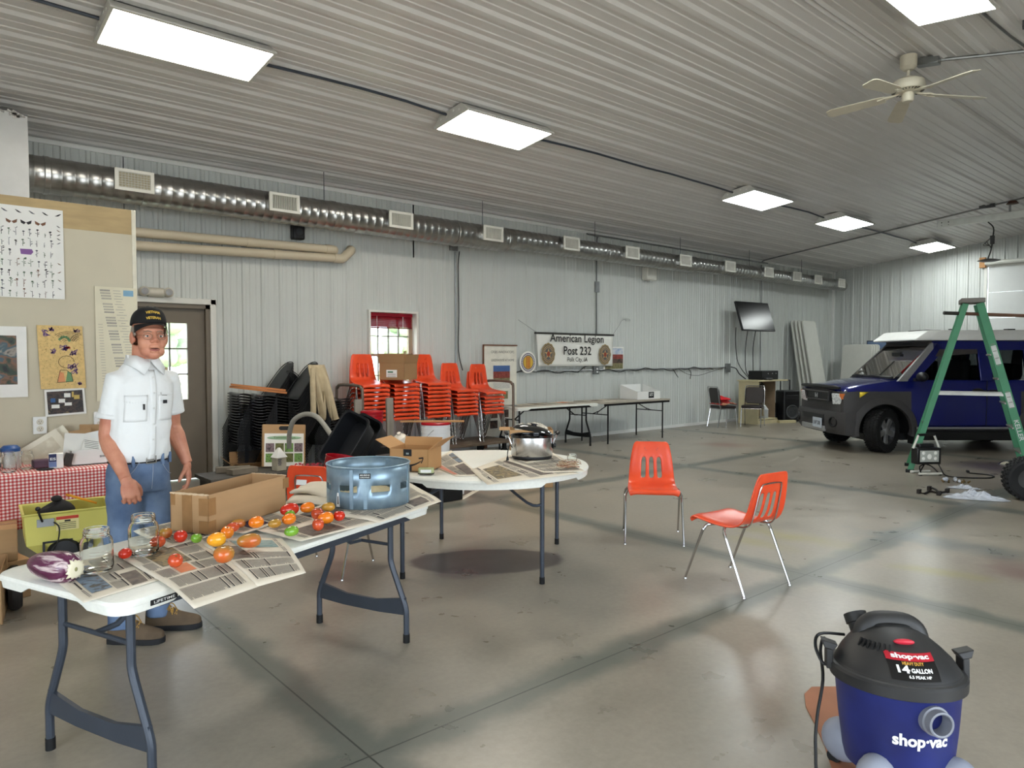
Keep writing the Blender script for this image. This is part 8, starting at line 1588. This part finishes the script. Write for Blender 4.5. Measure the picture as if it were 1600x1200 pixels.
# wheels
def wheel(wx, sy, steer):
    T = Matrix.Translation((wx, sy * 0.745, 0.338)) @ Matrix.Rotation(steer, 4, 'Z'); w = MB(); 
    ty = tyre(car, 0.335, 0.225, 0.215, T, 44); ty.name = 'wheel'
    m = MB(); m.T = T; m.lathe([(0.212, -0.09), (0.205, 0.03 * 1), (0.218, 0.095), (0.205, 0.10), (0.195, 0.06), (0.15, -0.02), (0, -0.02)], 36, Matrix.Rotation(-pi / 2 * sy, 4, 'X')); m.T = Matrix(); r_ = m.build('rim', mat('rim_dark', (70, 70, 72), 0.4, 0.6), ty)
    m = MB(); m.T = T @ Matrix.Rotation(-pi / 2 * sy, 4, 'X')
    for k in range(5):
        a = 2 * pi * k / 5 + 0.3; m.T = T @ Matrix.Rotation(-pi / 2 * sy, 4, 'X') @ Matrix.Rotation(a, 4, 'Z'); m.hexa([(0.03, -0.034, 0.05), (0.205, -0.05, 0.06), (0.205, 0.05, 0.06), (0.03, 0.034, 0.05)], [(0.03, -0.03, 0.085), (0.205, -0.04, 0.088), (0.205, 0.04, 0.088), (0.03, 0.03, 0.085)])
    m.T = T @ Matrix.Rotation(-pi / 2 * sy, 4, 'X'); m.lathe([(0.055, 0.05), (0.055, 0.09), (0.035, 0.1), (0, 0.1)], 20); m.T = Matrix(); m.build('spokes', mat('alloy', (186, 186, 186), 0.3, 0.8, 0.06), r_)
for wx, sy, st in ((0, 1, radians(33)), (0, -1, radians(33)), (-2.575, 1, 0), (-2.575, -1, 0)): wheel(wx, sy, st)
for sy in (-1, 1):
    m = MB(); m.box((-0.46, sy * 0.77, 0.27), (0.035, 0.19, 0.28)); m.build('mud_flap', CBLK, car, bevel=0.01)
    m = MB(); m.box((-1.29, sy * 0.832, 0.385), (1.64, 0.03, 0.03)); m.build('sill_strip', CSIL, car); m = MB(); m.box((-1.29, sy * 0.80, 0.26), (1.60, 0.06, 0.14)); m.build('sill', CBLK, car, bevel=0.015)
m = MB(); m.box((-1.3, 0, 0.22), (3.0, 1.2, 0.1)); m.tube([(-0.3, 0.35, 0.2), (-1.2, 0.42, 0.17), (-2.0, 0.35, 0.2)], 0.03, 8); m.build('underbody', CBLK, car)
# greenhouse
def sy_(z): return 0.80 - 0.12 * (z - 1.135) / 0.60
def post(name, quad, m_, sy, th=0.05, par=car):
    """quad of (x, z) points on the car's side"""
    m = MB(); o_ = [(x, sy * (sy_(z) + 0.006), z) for x, z in quad]; i_ = [(x, sy * (sy_(z) - th), z) for x, z in quad]; m.hexa(i_, o_) if len(quad) == 4 else None; return m.build(name, m_, par, bevel=0.008)
for sy in (-1, 1):
    post('a_pillar', [(-0.20, 1.11), (-0.36, 1.11), (-0.90, 1.72), (-0.80, 1.72)], CSIL if sy == 1 else CLAD, sy)
    post('door_frame', [(-0.34, 1.12), (-0.50, 1.12), (-0.98, 1.60), (-0.88, 1.70)], BLUE, sy, 0.045)
    post('roof_rail', [(-0.80, 1.60), (-3.08, 1.60), (-3.05, 1.745), (-0.80, 1.745)], BLUE, sy)
    post('b_pillar', [(-1.50, 1.12), (-1.70, 1.12), (-1.68, 1.62), (-1.50, 1.62)], BLUE, sy); post('c_pillar', [(-2.22, 1.12), (-2.42, 1.12), (-2.40, 1.62), (-2.22, 1.62)], BLUE, sy); post('d_pillar', [(-2.92, 1.12), (-3.13, 1.12), (-3.06, 1.62), (-2.92, 1.62)], CLAD, sy)
    for nm, qd in (('front_side_window', [(-0.49, 1.135), (-1.50, 1.135), (-1.50, 1.61), (-0.97, 1.61)]), ('rear_side_window', [(-1.69, 1.135), (-2.23, 1.135), (-2.23, 1.61), (-1.69, 1.61)]), ('quarter_window', [(-2.41, 1.135), (-2.94, 1.135), (-2.94, 1.61), (-2.41, 1.61)])):
        m = MB(); m.add([(x, sy * (sy_(z) - 0.018), z) for x, z in qd], [(0, 1, 2, 3)]); m.build(nm, TINT, car, smooth=False)
    post('window_visor', [(-0.82, 1.50), (-1.49, 1.545), (-1.49, 1.615), (-0.90, 1.615)], mat('smoked_visor', (66, 62, 62), 0.2), sy, -0.012)
    m = MB(); m.ell((-0.50, sy * 0.955, 1.185), (0.075, 0.115, 0.075), 16, 10); m.box((-0.48, sy * 0.83, 1.14), (0.07, 0.08, 0.05)); m.build('side_mirror', CBLK, car)
    m = MB(); m.box((-1.46, sy * 0.842, 0.95), (0.21, 0.024, 0.05)); m.box((-1.67, sy * 0.842, 0.95), (0.14, 0.02, 0.055)); m.lathe([(0.05, 0), (0.06, 0.004), (0.0, 0.006)], 16, Matrix.Translation((-1.44, sy * 0.832, 0.95)) @ Matrix.Rotation(-sy * pi / 2, 4, 'X') @ Matrix.Diagonal((1.7, 1, 1, 1))); m.build('door_handle', CBLK, car, bevel=0.006)
    for x in (-1.58,): m = MB(); m.box((x, sy * 0.834, 0.775), (0.008, 0.012, 0.70)); m.build('door_seam', CBLK, car)
m = MB(); m.add([(-0.20, -0.70, 1.155), (-0.20, 0.70, 1.155), (-0.80, 0.62, 1.68), (-0.80, -0.62, 1.68)], [(0, 1, 2, 3)]); ws = m.build('windshield', CLEARG, car, smooth=False)
m = MB(); m.add([(-0.715, -0.635, 1.607), (-0.715, 0.635, 1.607), (-0.80, 0.62, 1.682), (-0.80, -0.62, 1.682)], [(0, 1, 2, 3)]); m.build('tint_band', mat('smoked_visor', (66, 62, 62), 0.2), ws, solid=0.006, off=1)
m = MB(); m.box((-0.62, 0.0, 1.53), (0.04, 0.24, 0.07)); m.build('rear_view_mirror', CBLK, ws)
m = MB(); m.tube([(-0.155, 0.35, 1.175), (-0.19, 0.0, 1.19), (-0.22, -0.1, 1.195)], 0.009, 6); m.tube([(-0.155, -0.2, 1.175), (-0.19, -0.5, 1.19), (-0.22, -0.58, 1.195)], 0.009, 6); m.build('wiper', CBLK, ws)
m = MB(); m.box((-1.92, 0, 1.73), (2.28, 1.34, 0.04)); m.hexa([(-0.74, -0.63, 1.67), (-0.74, 0.63, 1.67), (-0.9, 0.66, 1.67), (-0.9, -0.66, 1.67)], [(-0.80, -0.62, 1.75), (-0.80, 0.62, 1.75), (-0.9, 0.64, 1.75), (-0.9, -0.64, 1.75)]); m.build('roof_skin', CLAD, car, bevel=0.01)
m = MB(); m.loft([[(x, y * w, z) for x, w in ((-0.55 - e_, 0.66), (-0.72 - e_, 0.72), (-3.08, 0.72)) for y in (1,)] + [(x, -y * w, z) for x, w in ((-3.08, 0.72), (-0.72 - e_, 0.72), (-0.55 - e_, 0.66)) for y in (1,)] for z, e_ in ((1.752, 0.0), (1.775, 0.0), (1.90, 0.18), (1.915, 0.24))]); m.build('roof_box', mat('white_roof_shell', (226, 226, 222), 0.35, 0, 0.02), car, bevel=0.012)
m = MB()
for x in (-1.22, -2.1): m.box((x, 0.55, 1.927), (0.12, 0.1, 0.022))
m.box((-0.95, 0.2, 1.922), (0.24, 0.5, 0.012)); m.build('roof_hatch_fitting', CBLK, car)
SEAT = mat('car_seat_cloth', (52, 54, 58), 0.8); m = MB()
for y in (-0.38, 0.38): m.box((-1.42, y, 1.28), (0.14, 0.46, 0.36)); m.box((-1.44, y, 1.52), (0.1, 0.24, 0.14))
m.box((-2.2, 0, 1.24), (0.14, 1.2, 0.28)); m.build('seat', SEAT, car, bevel=0.04, segs=3)
m = MB(); m.box((-0.35, 0, 1.155), (0.35, 1.3, 0.06)); m.build('dashboard', CBLK, car, bevel=0.02); m = MB(); m.tube(arc((-0.62, 0.38, 1.20), 0.17, 0, 2 * pi, 24, (0, 1, 0), (-0.35, 0, 0.93))[:-1], 0.014, 8, closed=True); m.build('steering_wheel', CBLK, car)
m = MB(); m.ell((-0.98, -0.2, 1.36), (0.2, 0.24, 0.22), 18, 12); o = m.build('red_bag', mat('red_nylon', (190, 24, 28), 0.6), car)

# ------------------------------------------------------------------ shop vacuum on its brown board
VB = mat('scuffed_blue_tank', (32, 42, 108), 0.45, 0, 0.0, 5, 0.05, col2=(20, 27, 82)); VK = mat('dusty_black_lid', (36, 36, 37), 0.5, 0, 0.1, 9, col2=(46, 45, 44)); VG = mat('grey_caster_housing', (138, 142, 154), 0.5, 0, 0.06)
vp = rp(1408, 900, 2.44); vx, vy = vp.x, vp.y; va = atan2(-vy, -vx) + pi / 2 + radians(20)
BRD = [(1257, 1086), (1268, 1075), (1330, 1074), (1385, 1100), (1430, 1180), (1420, 1330), (1338, 1330), (1303, 1212), (1288, 1165), (1272, 1130), (1259, 1105)]
pg = [gp(*p) for p in BRD]; m = MB(); m.prism([(p.x, p.y) for p in pg], 0.0, 0.006); o = m.build('brown_board', mat('brown_hardboard', (156, 104, 76), 0.7, 0, 0.1, 5, 0.05), smooth=False); tag(o, 'flat reddish brown board on the floor under the shop vacuum', 'board')
v = thing('shop_vacuum', 'blue and black wet dry shop vacuum on grey casters', 'vacuum', (vx, vy, 0.0065), va)
LZ = lambda z: 0.416 + (z - 0.416) * 0.74
m = MB(); m.lathe([(0.0, 0.075), (0.15, 0.078), (0.165, 0.09), (0.172, 0.12), (0.186, 0.24), (0.196, 0.36), (0.202, 0.375), (0.202, 0.40)], 56, cap1=True); m.build('tank', VB, v)
m = MB(); m.lathe([(0.205, 0.372), (0.214, 0.376), (0.216, 0.41), (0.210, 0.418), (0.200, 0.42), (0.196, 0.425)], 56); m.build('rim', VK, v)
m = MB(); sec = [(0.416, 0.200, 0.200, 0.0), (0.440, 0.192, 0.190, 0.002), (0.475, 0.176, 0.172, 0.010), (0.51, 0.150, 0.150, 0.024), (0.545, 0.118, 0.122, 0.042), (0.572, 0.086, 0.092, 0.058), (0.588, 0.05, 0.06, 0.068), (0.593, 0.01, 0.015, 0.07)]; sec = [(LZ(a_), b_, c_, d_) for a_, b_, c_, d_ in sec]
m.loft([[(rx * cos(a), cy + ry * sin(a) * (1.04 if sin(a) > 0 else 1.0), z) for a in (2 * pi * i / 48 for i in range(48))] for z, rx, ry, cy in sec]); lid_ = m.build('motor_lid', VK, v, ang=50)
m = MB(); m.tube(smooth_path([(-0.105, 0.05, 0.49), (-0.09, 0.055, 0.535), (-0.045, 0.06, 0.560), (0.045, 0.06, 0.560), (0.09, 0.055, 0.535), (0.105, 0.05, 0.49)], 4), 0.02, 10, flat=1.4); m.build('carry_handle', VK, lid_)
m = MB(); m.ell((0, 0.055, LZ(0.585)), (0.075, 0.035, 0.014), 18, 10); m.build('handle_recess', mat('deep_black', (12, 12, 12), 0.7), lid_)
def lid_y(x, z):
    for (z0, rx0, ry0, c0), (z1, rx1, ry1, c1) in zip(sec, sec[1:]):
        if z <= z1: break
    t_ = max(0, min(1, (z - z0) / (z1 - z0))); rx = rx0 + (rx1 - rx0) * t_; ry = ry0 + (ry1 - ry0) * t_; return c0 + (c1 - c0) * t_ - ry * sqrt(max(0.0, 1 - (x / rx) ** 2))
def on_lid(mb, x0, x1, z0, z1, off=0.002): mb.surf(lambda u, v_: (x0 + (x1 - x0) * u, lid_y(x0 + (x1 - x0) * u, z0 + (z1 - z0) * v_) - off, z0 + (z1 - z0) * v_ + off * 0.7), 12, 6)
m = MB(); on_lid(m, -0.075, 0.075, 0.432, 0.496, 0.0012); lb = m.build('label_panel', mat('label_black', (14, 14, 15), 0.35), lid_)
m = MB(); on_lid(m, -0.075, 0.075, 0.478, 0.496, 0.0024); m.build('label_band', mat('label_crimson', (176, 28, 44), 0.4), lb)
def lid_txt(m_, s_, zc, w, h, bold, xo=0.0): put_text(m_, s_, Matrix(), w, h, bold, lambda x, y, z: (x + xo, lid_y(x + xo, zc + y) - 0.0038, zc + y + 0.0026))
m = MB(); lid_txt(m, 'shop·vac', 0.487, 0.118, 0.014, 0.04); lid_txt(m, '14', 0.459, 0.036, 0.018, 0.04, -0.035); lid_txt(m, 'GALLON', 0.457, 0.066, 0.011, 0.04, 0.02); lid_txt(m, '6.5 PEAK HP', 0.442, 0.07, 0.0075, 0.03, 0.01); m.build('lettering', LABELW, lb, smooth=False)
m = MB(); lid_txt(m, 'HEAVY DUTY', 0.4725, 0.066, 0.0075, 0.03); m.build('yellow_lettering', mat('label_gold', (206, 160, 66), 0.5), lb, smooth=False)
m = MB(); z = LZ(0.553); m.ell((0.0, lid_y(0.0, z) - 0.002, z + 0.004), (0.034, 0.012, 0.010), 18, 10, Matrix.Rotation(-0.6, 3, 'X')); m.build('power_switch', mat('switch_red', (196, 40, 58), 0.35), lid_)
m = MB()
for k in range(7): a = radians(205 + 7 * k); z = LZ(0.53); m.box((0.137 * cos(a), 0.034 + 0.138 * sin(a), z), (0.012, 0.006, 0.03), Matrix.Rotation(a, 3, 'Z') @ Matrix.Rotation(-0.5, 3, 'Y'))
m.build('cooling_slots', mat('deep_black', (12, 12, 12), 0.7), lid_)
m = MB(); m.lathe([(0.034, 0.0), (0.034, 0.05), (0.04, 0.052), (0.04, 0.085), (0.034, 0.087), (0.03, 0.087), (0.03, 0.05), (0, 0.05)], 20, Matrix.Translation((-0.075, 0.115, 0.475)) @ Matrix.Rotation(radians(-12), 4, 'Y') @ Matrix.Rotation(radians(-28), 4, 'X')); m.build('blower_port', VK, lid_)
for a in (pi - 0.12, -0.25 + 0.30):
    m = MB(); m.T = Matrix.Rotation(a, 4, 'Z'); m.box((0.218, 0, 0.425), (0.022, 0.055, 0.07)); m.hexa([(0.205, -0.03, 0.455), (0.235, -0.03, 0.462), (0.235, 0.03, 0.462), (0.205, 0.03, 0.455)], [(0.19, -0.025, 0.475), (0.245, -0.025, 0.49), (0.245, 0.025, 0.49), (0.19, 0.025, 0.475)]); m.T = Matrix(); m.build('latch', VK, v, bevel=0.004)
m = MB(); m.T = Matrix.Translation((0.045, -0.19, 0.315)) @ Matrix.Rotation(radians(13), 4, 'Z') @ Matrix.Rotation(pi / 2, 4, 'X'); m.lathe([(0.047, -0.02), (0.047, 0.012), (0.041, 0.014), (0.041, 0.04), (0.037, 0.042), (0.033, 0.04), (0.033, -0.01), (0, -0.01)], 32); m.T = Matrix(); m.build('hose_port', mat('port_grey', (126, 128, 136), 0.45), v)
m = MB(); r_at = lambda z: (0.172 + 0.014 * (z - 0.12) / 0.12 if z < 0.24 else 0.186 + 0.010 * (z - 0.24) / 0.12) + 0.0012
put_text(m, 'shop·vac', Matrix(), 0.17, 0.052, 0.035, lambda x, y, z: ((r_at(0.235 + y) + 0.0012) * sin((x + 0.012) / 0.18), -(r_at(0.235 + y) + 0.0012) * cos((x + 0.012) / 0.18), 0.235 + y)); m.build('lettering', LABELW, v, smooth=False)
for a in (radians(-128), radians(-42), radians(48), radians(140)):
    m = MB(); m.T = Matrix.Rotation(a, 4, 'Z'); m.loft([[(x, y * w, z) for x, y, z in ()] for w in ()]) if False else None
    m.ell((0.185, 0, 0.095), (0.075, 0.062, 0.078), 18, 12, Matrix.Rotation(0.5, 3, 'Y')); m.T = Matrix(); cs = m.build('caster_housing', VG, v)
    m = MB(); m.T = Matrix.Rotation(a, 4, 'Z'); m.lathe([(0.0, -0.014), (0.024, -0.014), (0.026, 0), (0.024, 0.014), (0, 0.014)], 18, Matrix.Translation((0.215, 0, 0.026)) @ Matrix.Rotation(pi / 2, 4, 'X')); m.cyl((0.246, 0, 0.115), (0.256, 0, 0.117), 0.006, None, 8); m.T = Matrix(); m.build('caster_wheel', RUBBER, cs)
m = MB(); m.mi = 0; m.lathe([(0.022, 0), (0.022, 0.012), (0.012, 0.016), (0, 0.016)], 18, Matrix.Translation((0.03, -0.171, 0.125)) @ Matrix.Rotation(pi / 2, 4, 'X')); m.build('drain_plug', VG, v)
m = MB(); m.tube(smooth_path([(-0.14, 0.11, 0.48), (-0.235, 0.07, 0.49), (-0.255, 0.05, 0.45), (-0.235, 0.02, 0.40), (-0.21, 0.03, 0.42), (-0.215, 0.09, 0.47), (-0.225, 0.10, 0.42), (-0.235, 0.03, 0.34), (-0.262, 0.0, 0.22), (-0.275, -0.03, 0.12), (-0.27, -0.08, 0.02), (-0.20, -0.26, 0.012), (-0.12, -0.36, 0.006)], 5), 0.0055, 8); m.build('power_cord', CORD, v)
v.rotation_euler = Euler((radians(-3.5), 0, va))
